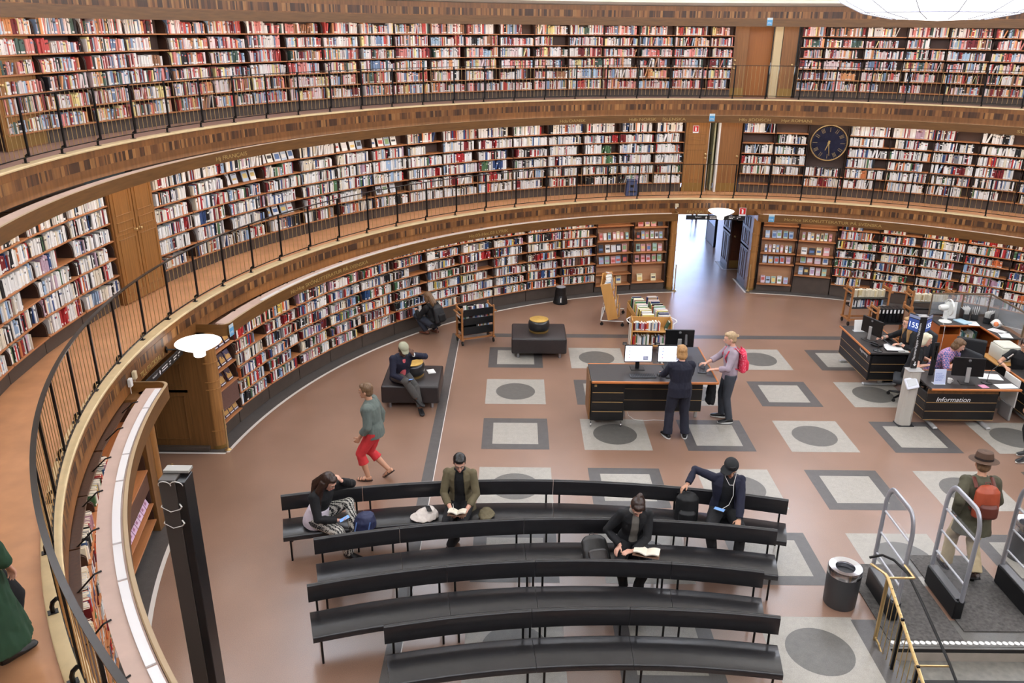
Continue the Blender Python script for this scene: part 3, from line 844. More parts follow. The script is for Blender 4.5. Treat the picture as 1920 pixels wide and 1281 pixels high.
# middle gallery doorway
door(1, 'panelled oak door leaf left of the middle gallery opening', (-.60, 11.26, 2.362), 0, .62, 1.88, MLD(.62), W_DOOR, [(.56, 1.0), (.56, .9)])
door(2, 'oak door leaf right of the middle gallery opening', (.315, 11.26, 2.362), 0, .57, 1.88, [], W_PANEL, [(.49, .95)])
CREAM = mat('cream_paint', (206, 200, 158), rough=.7, var=.03)
b = MB(); b.box(-.75, .9, 12.6, 12.65, 2.36, 4.6); b.box(-.78, -.72, 11.55, 12.65, 2.36, 4.6); struct(b.build('wall_corridor', CREAM))
b = MB(); b.rbox(.27, .315, 11.24, 11.40, 2.36, 4.26, .004); b.rbox(.02, .03, 11.24, 11.40, 2.36, 4.26, .002); struct(b.build('trim_9', WHITE))
b = MB(); b.rbox(.20, .24, 11.45, 12.55, 2.362, 4.26, .004); o = struct(b.build('door_3', CREAM))
b = MB(); b.lathe([(.05, 0), (.05, .006), (.012, .012), (.012, .05), (.02, .06), (0, .065)], 12, M=Matrix.Translation((.20, 11.60, 3.33)) @ Matrix.Rotation(rad(-90), 4, 'Y')); b.build('door_knob', STEEL, o, smooth=40)
# upper gallery doorway
door(4, 'oak door leaf left of the upper gallery opening', (.755, 12.50, 4.732), rad(-4), .37, 1.80, [], W_PANEL, [(.05, .95), (.05, .84), (.05, .74)])
door(5, 'plain orange wooden door set back in the upper gallery opening', (1.13, 12.66, 4.732), rad(-4), .68, 1.80, [], W_ORANGE, [], False)
door(6, 'oak door leaf right of the upper gallery opening', (2.02, 12.40, 4.732), rad(-9), .38, 1.80, [], W_PANEL, [(.30, .85)])
b = MB(); b.rbox(1.80, 2.01, 12.42, 12.5, 4.73, 6.56, .004); struct(b.build('trim_10', mat('pale_jamb', (206, 186, 146), rough=.6)))
b = MB(); b.rbox(1.13, 1.80, 12.48, 12.70, 4.731, 4.745, .004); struct(b.build('trim_11', W_DARK))
# oak cupboard on the middle gallery
def cupboard():
    am = (167.45 + 173.12) / 2; R = 11.18; w = 2 * R * math.tan(rad(2.78)) / 2
    t = thing('cupboard', 'tall double-door oak cupboard between bookcases on the middle gallery', 'cupboard', polar(R, am, 2.362), rad(am - 90))
    b = MB(); b.rbox(-w, w, .02, .24, 0, 1.9, .004); b.build('carcass', W_PANEL, t)
    ld = MLD(w)
    for s in (-1, 1):
        d = MB(); panel_leaf(d, w - .03, 1.86, .022, [(.06, w - .09, .14, 1.0), (.06, w - .09, 1.12, 1.26), (.06, w - .09, 1.36, 1.80)]); d.box(.0, w - .03, -.006, .0, 1.05, 1.07)
        o = d.build('door', W_DOOR, t, loc=((-w + .02) if s < 0 else .01, -.004, .02))
        k = MB(); k.lathe([(.022, 0), (.022, .006), (.008, .010), (.008, .028), (.02, .034), (.022, .046), (0, .056)], 14, M=Matrix.Translation(((w - .08) if s < 0 else .05, -.002, 1.09)) @ Matrix.Rotation(rad(90), 4, 'X')); k.build('knob', BRASS, o, smooth=40)
cupboard()
am = 176.7; door(7, 'oak door at the far end of the top gallery', polar(12.40, 174.45, 4.732) , rad(am + 90 + 180), .95, 1.8, MLD(.95), W_DOOR, [(.1, .9)])
# ground floor doorway pillars with rounded outer corner, and passage walls
def pillar(name_label, c0, horiz, sgn):
    """oak pillar whose passage corner is rounded; built in world axes"""
    pass
def round_pillar(label, cx, cy, r, body, ring_z=(.32, 1.05, 1.18, 1.50)):
    t = thing('pillar', label, 'pillar'); t['kind'] = 'structure'
    b = MB(); b.prism(body, 0.003, 1.98); b.build('pillar_body', W_MID, t)
    b = MB(); b.lathe([(r, .003), (r, 1.98)], 28, (cx, cy, 0)); b.build('rounded_corner', W_LIGHT, t, smooth=40)
    for z in ring_z:
        b = MB(); b.lathe([(r + .001, z), (r + .010, z + .004), (r + .010, z + .018), (r + .001, z + .022)], 28, (cx, cy, 0)); b.build('moulding', W_LIGHT, t, smooth=40)
    b = MB(); b.lathe([(r + .002, .003), (r + .006, .003), (r + .006, .07), (r + .002, .07)], 28, (cx, cy, 0)); b.build('brass_base', BRASSD, t, smooth=40)
def sq(x0, x1, y0, y1): return [(x0, y0), (x1, y0), (x1, y1), (x0, y1)]
round_pillar('oak pillar with rounded corner on the right of the far doorway', 1.19, 10.02, .095, sq(1.1, 1.285, 10.03, 10.24))
round_pillar('oak pillar with rounded corner on the left of the far doorway', -.96, 9.99, .085, sq(-1.045, -.88, 10.0, 10.24))
round_pillar('oak pillar with rounded corner beside the slanted brochure shelves', -9.90, 1.19, .13, sq(-10.24, -9.90, 1.06, 1.32))
round_pillar('oak pillar beside the stacks of pink brochures at the near doorway', -9.90, -1.0, .06, sq(-10.24, -9.88, -1.22, -.94), ())
def wall_panels(name, M, L, h, m, n=2):
    b = MB(); b.box(0, L, 0, .06, 0, h, M=M)
    for i in range(n):
        x0, x1 = L * i / n + .07, L * (i + 1) / n - .07
        for z0, z1 in ((.18, .95), (1.12, 1.5), (1.58, h - .12)):
            e = .014
            for q in ((x0, x1, z0, z0 + e), (x0, x1, z1 - e, z1), (x0, x0 + e, z0, z1), (x1 - e, x1, z0, z1)): b.box(q[0], q[1], -.012, 0.0, q[2], q[3], M=M)
        b.box(0, L, -.010, 0, 1.02, 1.06, M=M)
    return struct(b.build(name, m))
RX = lambda x, y, a: Matrix.Translation((x, y, 0.003)) @ Matrix.Rotation(rad(a), 4, 'Z')
wall_panels('wall_passage_right', RX(1.1, 11.0, -90), .755, 2.0, W_PURPLE, 2)
wall_panels('wall_passage_left', RX(-.92, 10.1, 90), 2.7, 2.0, W_PURPLE, 3)
wall_panels('wall_pier_side', RX(1.06, 12.8, -90), .8, 2.6, W_PURPLE, 2)
b = MB(); b.rbox(1.07, 1.9, 12.02, 12.8, 0.003, 2.6, .004); struct(b.build('wall_pier', W_PURPLE))
door(8, 'dark red-brown door in the side of the far passage', (1.10, 12.0, .004), 0, .5, 2.1, [(.05, .45, .5, 2.0)], wood('wood_red', (86, 44, 24)), [(.1, .95)], True)
wall_panels('wall_near_passage', RX(-11.6, 1.062, 0), 1.355, 2.0, W_MID, 2)
wall_panels('wall_near_passage_south', RX(-10.245, -.922, 180), 1.355, 2.0, W_MID, 2)
b = MB(); b.box(-13.2, -13.1, -.95, 1.1, 0, 2.3); struct(b.build('wall_near_passage_end', W_DARK))
b = MB(); b.box(-13.2, -10.15, -1.0, 1.12, 2.18, 2.215); b.box(-1.0, 1.2, 10.15, 12.85, 2.18, 2.215); struct(b.build('ceiling_passage', W_DARK))
b = MB()
for x0, x1, y0, y1, z in ((-11.6, -10.0, .98, 1.055, .08),): b.rbox(x0, x1, y0, y1, .003, z, .004)
struct(b.build('baseboard_near_passage', KICK))
# far hall beyond the passage: walls, ceiling and a daylight window
b = MB(); b.box(-6.1, 4.6, 30, 30.1, 0, 1.0); b.box(-6.1, 4.6, 30, 30.1, 4.6, 5.2); b.box(-6.1, -6.0, 12.8, 30, 0, 5.2); b.box(4.5, 4.6, 12.8, 30, 0, 5.2); b.box(-6.0, -.95, 12.8, 12.9, 0, 5.2); b.box(1.95, 4.5, 12.8, 12.9, 0, 5.2); b.box(-.95, 1.95, 12.8, 12.9, 2.6, 5.2); b.box(4.5, 4.6, 11.9, 12.9, 0, 2.6)
struct(b.build('wall_far_hall', mat('hall_wall', (224, 224, 222), rough=.8)))
b = MB(); b.box(-6.1, 4.6, 12.8, 30.1, 5.2, 5.3); struct(b.build('ceiling_far_hall', WHITE))
w = thing('window_30', 'wide daylight window of the hall beyond the far doorway', 'window'); w['kind'] = 'structure'; del w['category']
b = MB(); b.box(-6, 4.5, 30.0, 30.02, 1.0, 4.6); b.build('pane', mat('hall_daylight', (182, 206, 255), emit=19.0), w)
b = MB()
for i in range(8): b.box(-6 + i * 1.5 - .05, -6 + i * 1.5 + .05, 29.94, 29.99, 1.0, 4.6)
b.build('window_frame', FRAME, w)
t = thing('glass_partition', 'white framed glass screen standing in the hall beyond the far doorway', 'partition', (1.25, 14.42, .004))
b = MB(); b.rbox(-.03, .03, 0, 1.05, 0, .62, .004); b.build('lower_panel', mat('screen_grey', (128, 120, 122), rough=.5), t)
b = MB(); b.rbox(-.015, .015, .03, 1.02, .64, 2.1, .004); b.build('upper_panel', mat('screen_blue', (168, 186, 216), rough=.3), t)
b = MB(); b.rbox(-.04, .04, -.03, .02, 0, 2.12, .004); b.rbox(-.04, .04, 1.03, 1.08, 0, 2.12, .004); b.build('frame', IRON, t)
def small_table(x, y):
    t = thing('wooden_table', 'wooden table seen through the far doorway', 'table', (x, y, .004))
    b = MB(); b.rbox(-.6, .6, -.4, .4, .70, .74, .006); b.build('table_top', W_LIGHT, t)
    for sx in (-1, 1):
        for sy in (-1, 1): b = MB(); b.rbox(sx * .53 - .035, sx * .53 + .035, sy * .33 - .035, sy * .33 + .035, 0, .70, .004); b.build('leg', W_LIGHT, t)
small_table(.95, 18.6)
# brass hook posts standing by the doorways
def brass_post(label, x, y, h=.72):
    t = thing('brass_post', label, 'post', (x, y, .005), group='short brass posts by the doorways')
    b = MB(); b.lathe([(.055, 0), (.055, .006), (.03, .02), (.016, .03)], 16); b.build('base', BRASS, t, smooth=40)
    b = MB(); b.lathe([(.014, .02), (.014, h - .01), (.017, h - .008), (.017, h), (0, h + .004)], 12); b.build('rod', BRASS, t, smooth=40)
brass_post('short brass post at the foot of the pillar by the slanted brochure shelves', -9.72, 1.05)
brass_post('short brass post beside the pink brochures', -9.78, -.80, .80)
brass_post('short brass post at the right of the far doorway', 1.10, 9.86)
brass_post('short brass post at the left of the far doorway', -.86, 9.80)

# ---------------------------------------------------------------- clock
def clock():
    am = 74.4; R = 11.13
    t = thing('wall_clock', 'large round clock with brass rim and dark dial', 'clock', polar(R, am, 3.745), rad(am - 90))
    RM = Matrix.Rotation(rad(90), 4, 'X')
    b = MB(); b.lathe([(.425, -.02), (.455, -.02), (.46, .0), (.455, .03), (.44, .045), (.425, .03), (.425, -.02)], 56, M=RM, cap=False); b.build('rim', BRASS, t, smooth=50)
    b = MB(); b.lathe([(.43, -.16), (.43, .012), (0, .012)], 56, M=RM); b.build('dial', mat('clock_dial', (38, 40, 58), rough=.12, var=.35, scale=(5, 5, 5)), t, smooth=50)
    num = MB()
    for k in range(12):
        a = k * PI / 6
        for j in ((0,), (-.035, .035), (-.05, 0, .05))[k % 3]:
            M = RM @ Matrix.Rotation(-a, 4, 'Z') @ Matrix.Translation((j * .6, .335, .013)); num.box(-.008, .008, -.055, .055, 0, .003, M=M)
    for k in range(60):
        M = RM @ Matrix.Rotation(-k * PI / 30, 4, 'Z') @ Matrix.Translation((0, .408, .013)); num.box(-.002, .002, -.012, .012, 0, .003, M=M)
    num.build('numerals', mat('numeral_gold', (122, 106, 78), rough=.5), t)
    for nm, a, L, w in (('hour_hand', rad(200), .20, .016), ('minute_hand', rad(172), .32, .011)):
        b = MB(); M = RM @ Matrix.Rotation(-a, 4, 'Z') @ Matrix.Translation((0, 0, .018 if nm[0] == 'h' else .022)); b.prism([(-w, -.06), (w, -.06), (w * .5, L), (-w * .5, L)], 0, .003, M=M); b.build(nm, GOLD, t)
    b = MB(); b.lathe([(.03, .012), (.03, .028), (0, .03)], 16, M=RM); b.build('hub', GOLD, t)
clock()

# ---------------------------------------------------------------- lamps
OPAL = mat('opal_glass', (255, 252, 246), rough=.3, emit=1.4)
def bowl_lamp(label, c, wall):
    c = Vector(c); wv = Vector(wall)
    t = thing('bowl_lamp', label, 'lamp', c, 0, 'white opal bowl lamps over the doorways')
    b = MB(); b.lathe([(.09, -.115), (.13, -.10), (.24, -.045), (.31, .0), (.328, .02), (.322, .026), (.26, .03), (.12, .034), (0, .036)], 40); b.build('bowl', OPAL, t, smooth=60)
    b = MB(); b.lathe([(0, -.20), (.075, -.20), (.085, -.19), (.085, -.118), (0, -.116)], 28); b.build('lower_glass', OPAL, t, smooth=40)
    b = MB(); d = wv - c; n = Vector((d.x, d.y, 0)).normalized()
    b.tube([n * .20 + Vector((0, 0, -.075)), n * .5 * d.length + Vector((0, 0, -.05)), d], .013, 8); b.build('arm', IRON, t, smooth=40)
    b = MB(); b.lathe([(.05, 0), (.05, .012), (.03, .02), (0, .02)], 16, M=Matrix.Translation(d) @ n.to_track_quat('Z', 'Y').to_matrix().to_4x4() @ Matrix.Rotation(PI, 4, 'X')); b.build('wall_plate', IRON, t, smooth=40)
p = polar(9.72, 177.3, 2.10); bowl_lamp('white glass bowl lamp at the near doorway, by the slanted brochure shelves', p, polar(10.10, 178.6, 2.08))
p = polar(9.72, 89.15, 2.15); bowl_lamp('white glass bowl lamp over the far doorway', p, polar(10.10, 89.15, 2.12))
OPAL2 = mat('chandelier_glass', (255, 254, 250), rough=.4, emit=2.5)
def chandelier():
    t = thing('chandelier', 'huge white glass bowl chandelier hanging in the middle of the hall', 'chandelier', (0, 0, 6.56))
    prof = [(1.30, .62), (1.27, .40), (1.12, .21), (.85, .085), (.5, .02), (0, 0)]
    b = MB(); b.lathe([(r, z) for r, z in prof][::-1] if False else prof, 56); b.build('glass_bowl', OPAL2, t, smooth=60)
    rib = mat('lead_came', (170, 172, 190), rough=.5)
    for k in range(14):
        a = k * 2 * PI / 14
        b = MB(); b.tube([(r * 1.003 * math.cos(a), r * 1.003 * math.sin(a), z - .004) for r, z in prof[:-1]], .006, 5); b.build('rib', rib, t)
    b = MB(); b.tube([(.87 * math.cos(rad(q * 6)), .87 * math.sin(rad(q * 6)), .088) for q in range(61)], .007, 5); b.build('hoop', rib, t)
    b = MB(); b.lathe([(1.29, .62), (1.33, .60), (1.33, .66), (1.29, .66), (1.29, .62)], 56, cap=False); b.build('rim', BRASSD, t, smooth=40)
    for k in range(3):
        a = k * 2 * PI / 3 + .4; b = MB(); b.tube([(1.3 * math.cos(a), 1.3 * math.sin(a), .64), (.05 * math.cos(a), .05 * math.sin(a), 3.5), (0, 0, 9.9)], .012, 6); b.build('hanging_rod', BRASSD, t)
chandelier()

# ---------------------------------------------------------------- signs
REDS = mat('sign_red', (206, 40, 36), rough=.4); BLUES = mat('sign_blue', (96, 168, 214), rough=.4)
def fire_sign(label, c, rz, w=.15, h=.19):
    t = thing('fire_extinguisher_sign', label, 'sign', c, rz, 'red fire extinguisher signs')
    b = MB(); b.rbox(-w / 2, w / 2, 0, .006, -h / 2, h / 2, .002); b.build('plate', WTEXT, t)
    b = MB(); b.box(-w * .44, w * .44, -.001, .0, -h * .30, h * .46); b.build('red_field', REDS, t)
    b = MB(); b.box(-w * .13, w * .13, -.002, -.001, -h * .22, h * .22); b.box(-w * .06, w * .06, -.002, -.001, h * .20, h * .32); b.box(-w * .2, w * .0, -.002, -.001, h * .28, h * .34); b.build('pictogram', WTEXT, t)
fire_sign('red fire extinguisher sign on the panelled door of the middle gallery', (-.345, 11.243, 4.0), 0)
fire_sign('red fire extinguisher sign on the beam over the far doorway', (.77, 10.0, 2.085), rad(-4.5), .17, .21)
def blue_sign(label, c, rz, s='FTR', w=.14, h=.19):
    t = thing('shelf_sign', label, 'sign', c, rz, 'small blue signs on the light canopies')
    b = MB(); b.rbox(-w / 2, w / 2, 0, .006, -h / 2, h / 2, .002); b.build('plate', mat('sign_pale', (206, 222, 228), rough=.4), t)
    b = MB(); b.box(-w * .47, w * .47, -.001, .0, -h * .47, h * .22); b.build('blue_field', BLUES, t)
    letter_on_plane(s, .06, WTEXT, t, Matrix.Translation((0, -.0012, -h * .32)) @ Matrix.Rotation(rad(90), 4, 'X'), align='CENTER', extrude=.0003)
blue_sign('small blue sign on the top gallery canopy over the orange door', polar(11.985, 83.0, 6.65), rad(-7))
blue_sign('small blue sign on the middle gallery canopy over the doorway', polar(10.785, 90.3, 4.35), 0)
blue_sign('small blue sign on the ground floor canopy, right of the far doorway', polar(9.585, 81.8, 2.04), rad(-8.2))
blue_sign('small blue sign at the end of the canopy above the slanted brochure shelves', polar(9.58, 172.4, 2.01), rad(82))
def dashes(b, x0, x1, z, h, r, y=-.002):
    x = x0
    while x < x1:
        w = r.uniform(.012, .05); b.box(x, min(x + w, x1), y, y + .001, z, z + h); x += w + .008
def door_sign(label, a0, a1, R, z0, z1, head):
    am = (a0 + a1) / 2; w = R * rad(a1 - a0) / 2
    t = thing('direction_sign', label, 'sign', polar(R, am, (z0 + z1) / 2), rad(am - 90), 'black direction signs under the doorway beams')
    h = (z1 - z0) / 2
    b = MB(); b.rbox(-w, w, 0, .02, -h, h, .003); b.build('board', BLKSIGN, t)
    letter_on_plane(head, h * .75, WTEXT, t, Matrix.Translation((-w + w * .30, -.0012, -h * .05)) @ Matrix.Rotation(rad(90), 4, 'X'), extrude=.0003)
    b = MB(); r = random.Random(3); M = None
    b.prism([(-.012, -.03), (.012, -.03), (.012, .0), (.028, .0), (0, .035), (-.028, .0), (-.012, .0)], 0, .001, M=Matrix.Translation((-w * .32, -.001, 0)) @ Matrix.Rotation(rad(90), 4, 'X')); b.build('arrow', WTEXT, t)
    b = MB()
    for x0, x1 in ((-w * .2, w * .1), (w * .2, w * .3), (w * .45, w * .65), (w * .72, w * .85)):
        dashes(b, x0, x1, h * .2, h * .28, r); dashes(b, x0, x1 * .9, -h * .4, h * .28, r)
    b.build('small_print', WTEXT, t)
door_sign('black direction sign under the beam of the far doorway', 85.1, 93.8, 10.02, 1.865, 1.985, 'Facksal 3')
door_sign('black direction sign under the beam of the near doorway', 176.5, 183.6, 10.02, 1.865, 1.985, 'Facksal 1')
t = thing('hanging_sign', 'small black sign hanging inside the far passage', 'sign', (1.30, 11.78, 1.55))
b = MB(); b.rbox(-.16, .16, 0, .012, -.13, .13, .003); b.build('board', BLKSIGN, t)
b = MB(); r = random.Random(4)
for z in (.05, -.02, -.09): dashes(b, -.12, .10, z, .035, r)
b.build('small_print', WTEXT, t)
b = MB(); b.tube([(-.12, .006, .13), (-.12, .006, .62)], .003, 5); b.tube([(.12, .006, .13), (.12, .006, .62)], .003, 5); b.build('hanging_wire', IRON, t)
# small white boxes with cables on the beam beside the near doorway, sensor over the far canopy
for k, (a, z) in enumerate(((186.1, 2.16), (185.1, 2.19))):
    t = thing('cable_box', '%s box with a cable on the wooden beam by the near doorway' % ('white' if k == 0 else 'cream'), 'box', polar(10.095, a, z), rad(a - 90))
    b = MB(); b.rbox(-.035, .035, -.05, -.002, -.06, .05, .006); b.build('housing', WHITE if k == 0 else mat('cream_plastic', (214, 196, 160), rough=.5), t)
    b = MB(); b.tube([(0, -.02, -.06), (.01, -.015, -.12), (.015, -.012, -.17)], .005, 6); b.build('cable', WHITE, t)
t = thing('alarm_sensor', 'small cream sensor on the beam left of the far doorway', 'sensor', polar(10.09, 95.3, 2.23), rad(5))
b = MB(); b.rbox(-.045, .045, -.045, -.002, -.04, .05, .006); b.build('housing', mat('cream_plastic', (214, 196, 160)), t)
b = MB(); b.sphere((-.02, -.04, -.06), .022, 10, 6); b.build('lens', WHITE, t)
# ---------------------------------------------------------------- curved leather benches
LEATHER = mat('black_leather', (38, 37, 39), rough=.28, var=.15, scale=(9, 9, 9), bump=.12, bscale=22, spec=.6)
LEATHER2 = mat('brown_black_leather', (44, 38, 38), rough=.38, var=.12, scale=(9, 9, 9), bump=.08, bscale=25)
def cushion(b, c, r0, r1, z0, z1, a0, a1, crown=.012, rnd=.028):
    """curved upholstered pad with rounded edges and a slightly crowned top"""
    k = [(r0, z0 + rnd * .4), (r0 + .004, z0), (r1 - .004, z0), (r1, z0 + rnd * .4), (r1, z1 - rnd), (r1 - rnd * .3, z1 - rnd * .3), (r1 - rnd, z1), ((r0 + r1) / 2, z1 + crown), (r0 + rnd, z1), (r0 + rnd * .3, z1 - rnd * .3), (r0, z1 - rnd)]
    b.ring(k, a0, a1, 1.2, c=c)
BROW = [('farthest', (-4.77, -13.59), 12.59, [105.4, 100.6, 88.9, 81.0, 74.8]), ('second', (-4.09, -13.70), 11.80, [106.6, 101.6, 94.1, 86.4, 78.9]),
        ('third', (-4.15, -12.98), 10.23, [108.1, 99.4, 93.7, 84.9, 79.1]), ('nearest', (-3.84, -13.88), 10.31, [104.3, 95.7, 89.9, 81.2])]
BPOS = {4: ['leftmost', 'second from left', 'third from left', 'rightmost'], 3: ['leftmost', 'middle', 'rightmost']}
def bench(row, c, R, a1, a0, pos):
    am = (a0 + a1) / 2; g = .012
    base = Vector((c[0] + (R - .25) * math.cos(rad(am)), c[1] + (R - .25) * math.sin(rad(am)), 0))
    t = thing('bench', 'curved black leather bench, %s in the %s row' % (pos, row), 'bench', base, 0, 'rows of curved black leather benches')
    cc = (c[0] - base.x, c[1] - base.y)
    b = MB(); cushion(b, cc, R - .47, R - .03, .325, .40, a0 + g, a1 - g); b.build('seat', LEATHER, t, smooth=60)
    b = MB(); cushion(b, cc, R - .015, R + .04, .505, .725, a0 + g, a1 - g, .004, .02); b.build('backrest', LEATHER, t, smooth=60)
    def pp(r, a, z): return (cc[0] + r * math.cos(rad(a)), cc[1] + r * math.sin(rad(a)), z)
    ins = .9 / R * 180 / PI * .1
    for a in (a0 + ins, a1 - ins):
        b = MB(); b.tube([pp(R - .43, a, .004), pp(R - .43, a, .33)], .013, 8); b.build('leg', IRON, t, smooth=40)
        b = MB(); b.tube([pp(R - .005, a, .004), pp(R - .005, a, .34), pp(R + .012, a, .52), pp(R + .015, a, .62)], .013, 8); b.build('leg', IRON, t, smooth=40)
        b = MB(); b.tube([pp(R - .44, a, .318), pp(R - .01, a, .318)], .010, 6); b.build('seat_rail', IRON, t, smooth=40)
for row, c, R, an in BROW:
    for i in range(len(an) - 1): bench(row, c, R, an[i], an[i + 1], BPOS[len(an) - 1][i])

# ---------------------------------------------------------------- upholstered island seats with a drum backrest
def pouf(label, x0, x1, y0, y1, h=.45):
    cx, cy = (x0 + x1) / 2, (y0 + y1) / 2; w, d = (x1 - x0) / 2, (y1 - y0) / 2
    t = thing('island_seat', label, 'seat', (cx, cy, .004), 0, 'black leather island seats')
    b = MB(); b.rbox(-w, w, -d, d, .11, h, .035, seg=3); b.build('seat_block', LEATHER2, t, smooth=50)
    b = MB(); b.lathe([(.20, h + .001), (.205, h + .03), (.17, h + .045)], 36); b.build('brass_foot_ring', BRASSD, t, smooth=40)
    b = MB(); b.lathe([(.185, h + .04), (.215, h + .07), (.228, h + .14), (.222, h + .21), (.20, h + .255), (.19, h + .26)], 36); b.build('drum_backrest', LEATHER, t, smooth=50)
    b = MB(); b.lathe([(.20, h + .26), (.198, h + .272), (.185, h + .276), (0, h + .278)], 36); b.build('brass_top', mat('brass_disc', (206, 166, 84), rough=.42, metal=.5, var=.15, scale=(20, 20, 20)), t, smooth=30)
    for sx in (-1, 1):
        for sy in (-1, 1):
            b = MB(); b.lathe([(.03, 0), (.03, .11)], 12, (sx * (w - .14), sy * (d - .10), 0)); b.build('leg', STEEL, t, smooth=40)
pouf('black leather island seat with a man sitting on its corner', -7.46, -6.42, 2.60, 3.60)
pouf('empty black leather island seat with brass topped drum', -5.13, -3.98, 5.02, 5.98)

# ---------------------------------------------------------------- step stools, bins
def kick_stool(label, loc, m, h=.42, r=.17):
    t = thing('step_stool', label, 'stool', loc)
    b = MB(); b.lathe([(r * 1.08, 0), (r * 1.1, .03), (r * 1.02, .06), (r * .86, h * .5), (r * .84, h * .52)], 28); b.build('skirt', m, t, smooth=50)
    b = MB(); b.lathe([(r * .84, h * .5), (r * .87, h * .56), (r * .74, h - .03), (r * .78, h - .02), (r * .78, h), (0, h + .004)], 28); b.build('upper_step', m, t, smooth=40)
    b = MB(); b.lathe([(r * .70, h + .001), (r * .68, h + .006), (0, h + .007)], 28); b.build('rubber_top', mat('stool_top', (150, 152, 160), rough=.6) if m is BLACK else m, t)
    b = MB(); b.box(-.012, .012, -r * 1.04, -r * .96, .06, .17); b.build('white_stripe', WHITE, t)
kick_stool('black round step stool standing by the curved shelves, left of the far doorway', (-3.92, 8.74, .004), BLACK)
NAVY = mat('navy_plastic', (52, 62, 98), rough=.5)
def square_stool(loc):
    t = thing('step_stool', 'dark blue plastic step stool on the middle gallery floor', 'stool', loc)
    b = MB(); n = 4
    def fr(z, s): return [(-s, -s, z), (s, -s, z), (s, s, z), (-s, s, z)]
    v = fr(0, .17) + fr(.36, .115); b.add(v, [(0, 3, 2, 1), (4, 5, 6, 7)] + [(i, (i + 1) % 4, 4 + (i + 1) % 4, 4 + i) for i in range(4)]); b.build('body', NAVY, t)
    b = MB(); b.rbox(-.13, .13, -.13, .13, .36, .395, .012); b.build('top_step', NAVY, t)
    b = MB(); b.rbox(-.045, .045, -.152, -.12, .22, .28, .004); b.rbox(-.10, .10, -.186, -.14, .10, .12, .004); b.build('hand_hole', BLACK, t)
square_stool((polar(10.95, 100.6, 2.362)))
def bin_(label, x, y, h=.52, r=.195):
    t = thing('waste_bin', label, 'bin', (x, y, .004), 0, 'dark round bins with steel rims')
    b = MB(); b.lathe([(r * .93, 0), (r * .95, .01), (r, h - .10), (r, h - .09)], 36); b.build('body', mat('bin_body', (62, 62, 64), rough=.45), t, smooth=40)
    b = MB(); b.lathe([(r * 1.0, h - .09), (r * 1.01, h - .02), (r * .96, h), (r * .58, h - .012), (r * .54, h - .03), (r * .54, h - .08)], 36, cap=False); b.build('steel_rim', CHROME, t, smooth=40)
    b = MB(); b.lathe([(r * .92, h - .095), (0, h - .095)], 24); b.build('liner', BLACK, t)
bin_('dark round waste bin with a steel rim, beside the brass stair railing', -1.12, -2.55)
bin_('dark round waste bin with a steel rim, behind the last security gate', 1.62, -1.60)

# ---------------------------------------------------------------- stairs railing, mats, security gates, mast
def stair_rail():
    t = thing('stair_railing', 'sloping brass stair railing with iron posts, beside the waste bin', 'railing', (-.96, -3.3, .004))
    dz = -.5
    top = [(-.04, .42, .80), (0, .16, .86), (0, .10, .86), (0, -3.2, .86 + dz * 3.2)]
    b = MB(); b.tube(top, .020, 8, flat=(1, .6)); b.build('handrail', BRASS, t, smooth=40)
    b = MB(); b.tube([(0, .12, .05), (0, 0, .03), (0, -3.2, .03 + dz * 3.2)], .013, 6); b.build('bottom_rail', BRASS, t, smooth=40)
    for i, y in enumerate([.10, -.34, -.78, -1.22, -1.66, -2.1, -2.54]):
        zb = min(0, dz * max(0, -y)) ; zt = .86 + dz * max(0, -y)
        b = MB(); b.rbox(-.016, .016, y - .012, y + .012, zb, zt - .01, .003); b.build('post', BRASS if i == 0 else IRON, t)
    for i in range(32):
        y = .06 - i * .088
        if abs((y - .10) / .44 - round((y - .10) / .44)) < .08: continue
        b = MB(); b.tube([(0, y, .03 + dz * max(0, -y)), (0, y, .84 + dz * max(0, -y))], .005, 5); b.build('baluster', BRASS, t)
    b = MB(); b.tube([(0, .12, .84), (.30, .12, .84), (.305, .12, .84), (.30, .35, .84)], .013, 6); b.build('side_arm', BRASS, t)
    b = MB(); b.tube([(.0, -.72, .40), (.36, -.72, .40)], .012, 6); b.build('side_arm', BRASS, t)
    b = MB(); b.tube([(-.03, .50, .83), (.12, .52, .85), (.22, .44, .84), (.30, .25, .80), (.33, -.1, .66), (.36, -.7, .42), (.40, -1.5, .0)], .015, 8); b.build('black_inner_handrail', BLACK, t, smooth=40)
stair_rail()
MAT_M = mat('door_mat', (84, 80, 77), rough=.75, var=.5, scale=(26, 26, 26), bump=.6, bscale=30, detail=5)
for nm, p in (('dark ribbed entrance mat between the waste bin and the middle security gate', [(-.80, -3.20), (.05, -3.20), (.05, -1.82), (-.80, -1.82)]), ('dark ribbed entrance mat under the man in the hat', [(.13, -3.05), (1.0, -3.05), (1.0, -1.62), (.13, -1.62)])):
    o = MB(); o.prism(p, .004, .016); q = o.build('entrance_mat', MAT_M); tag(q, nm, 'mat')
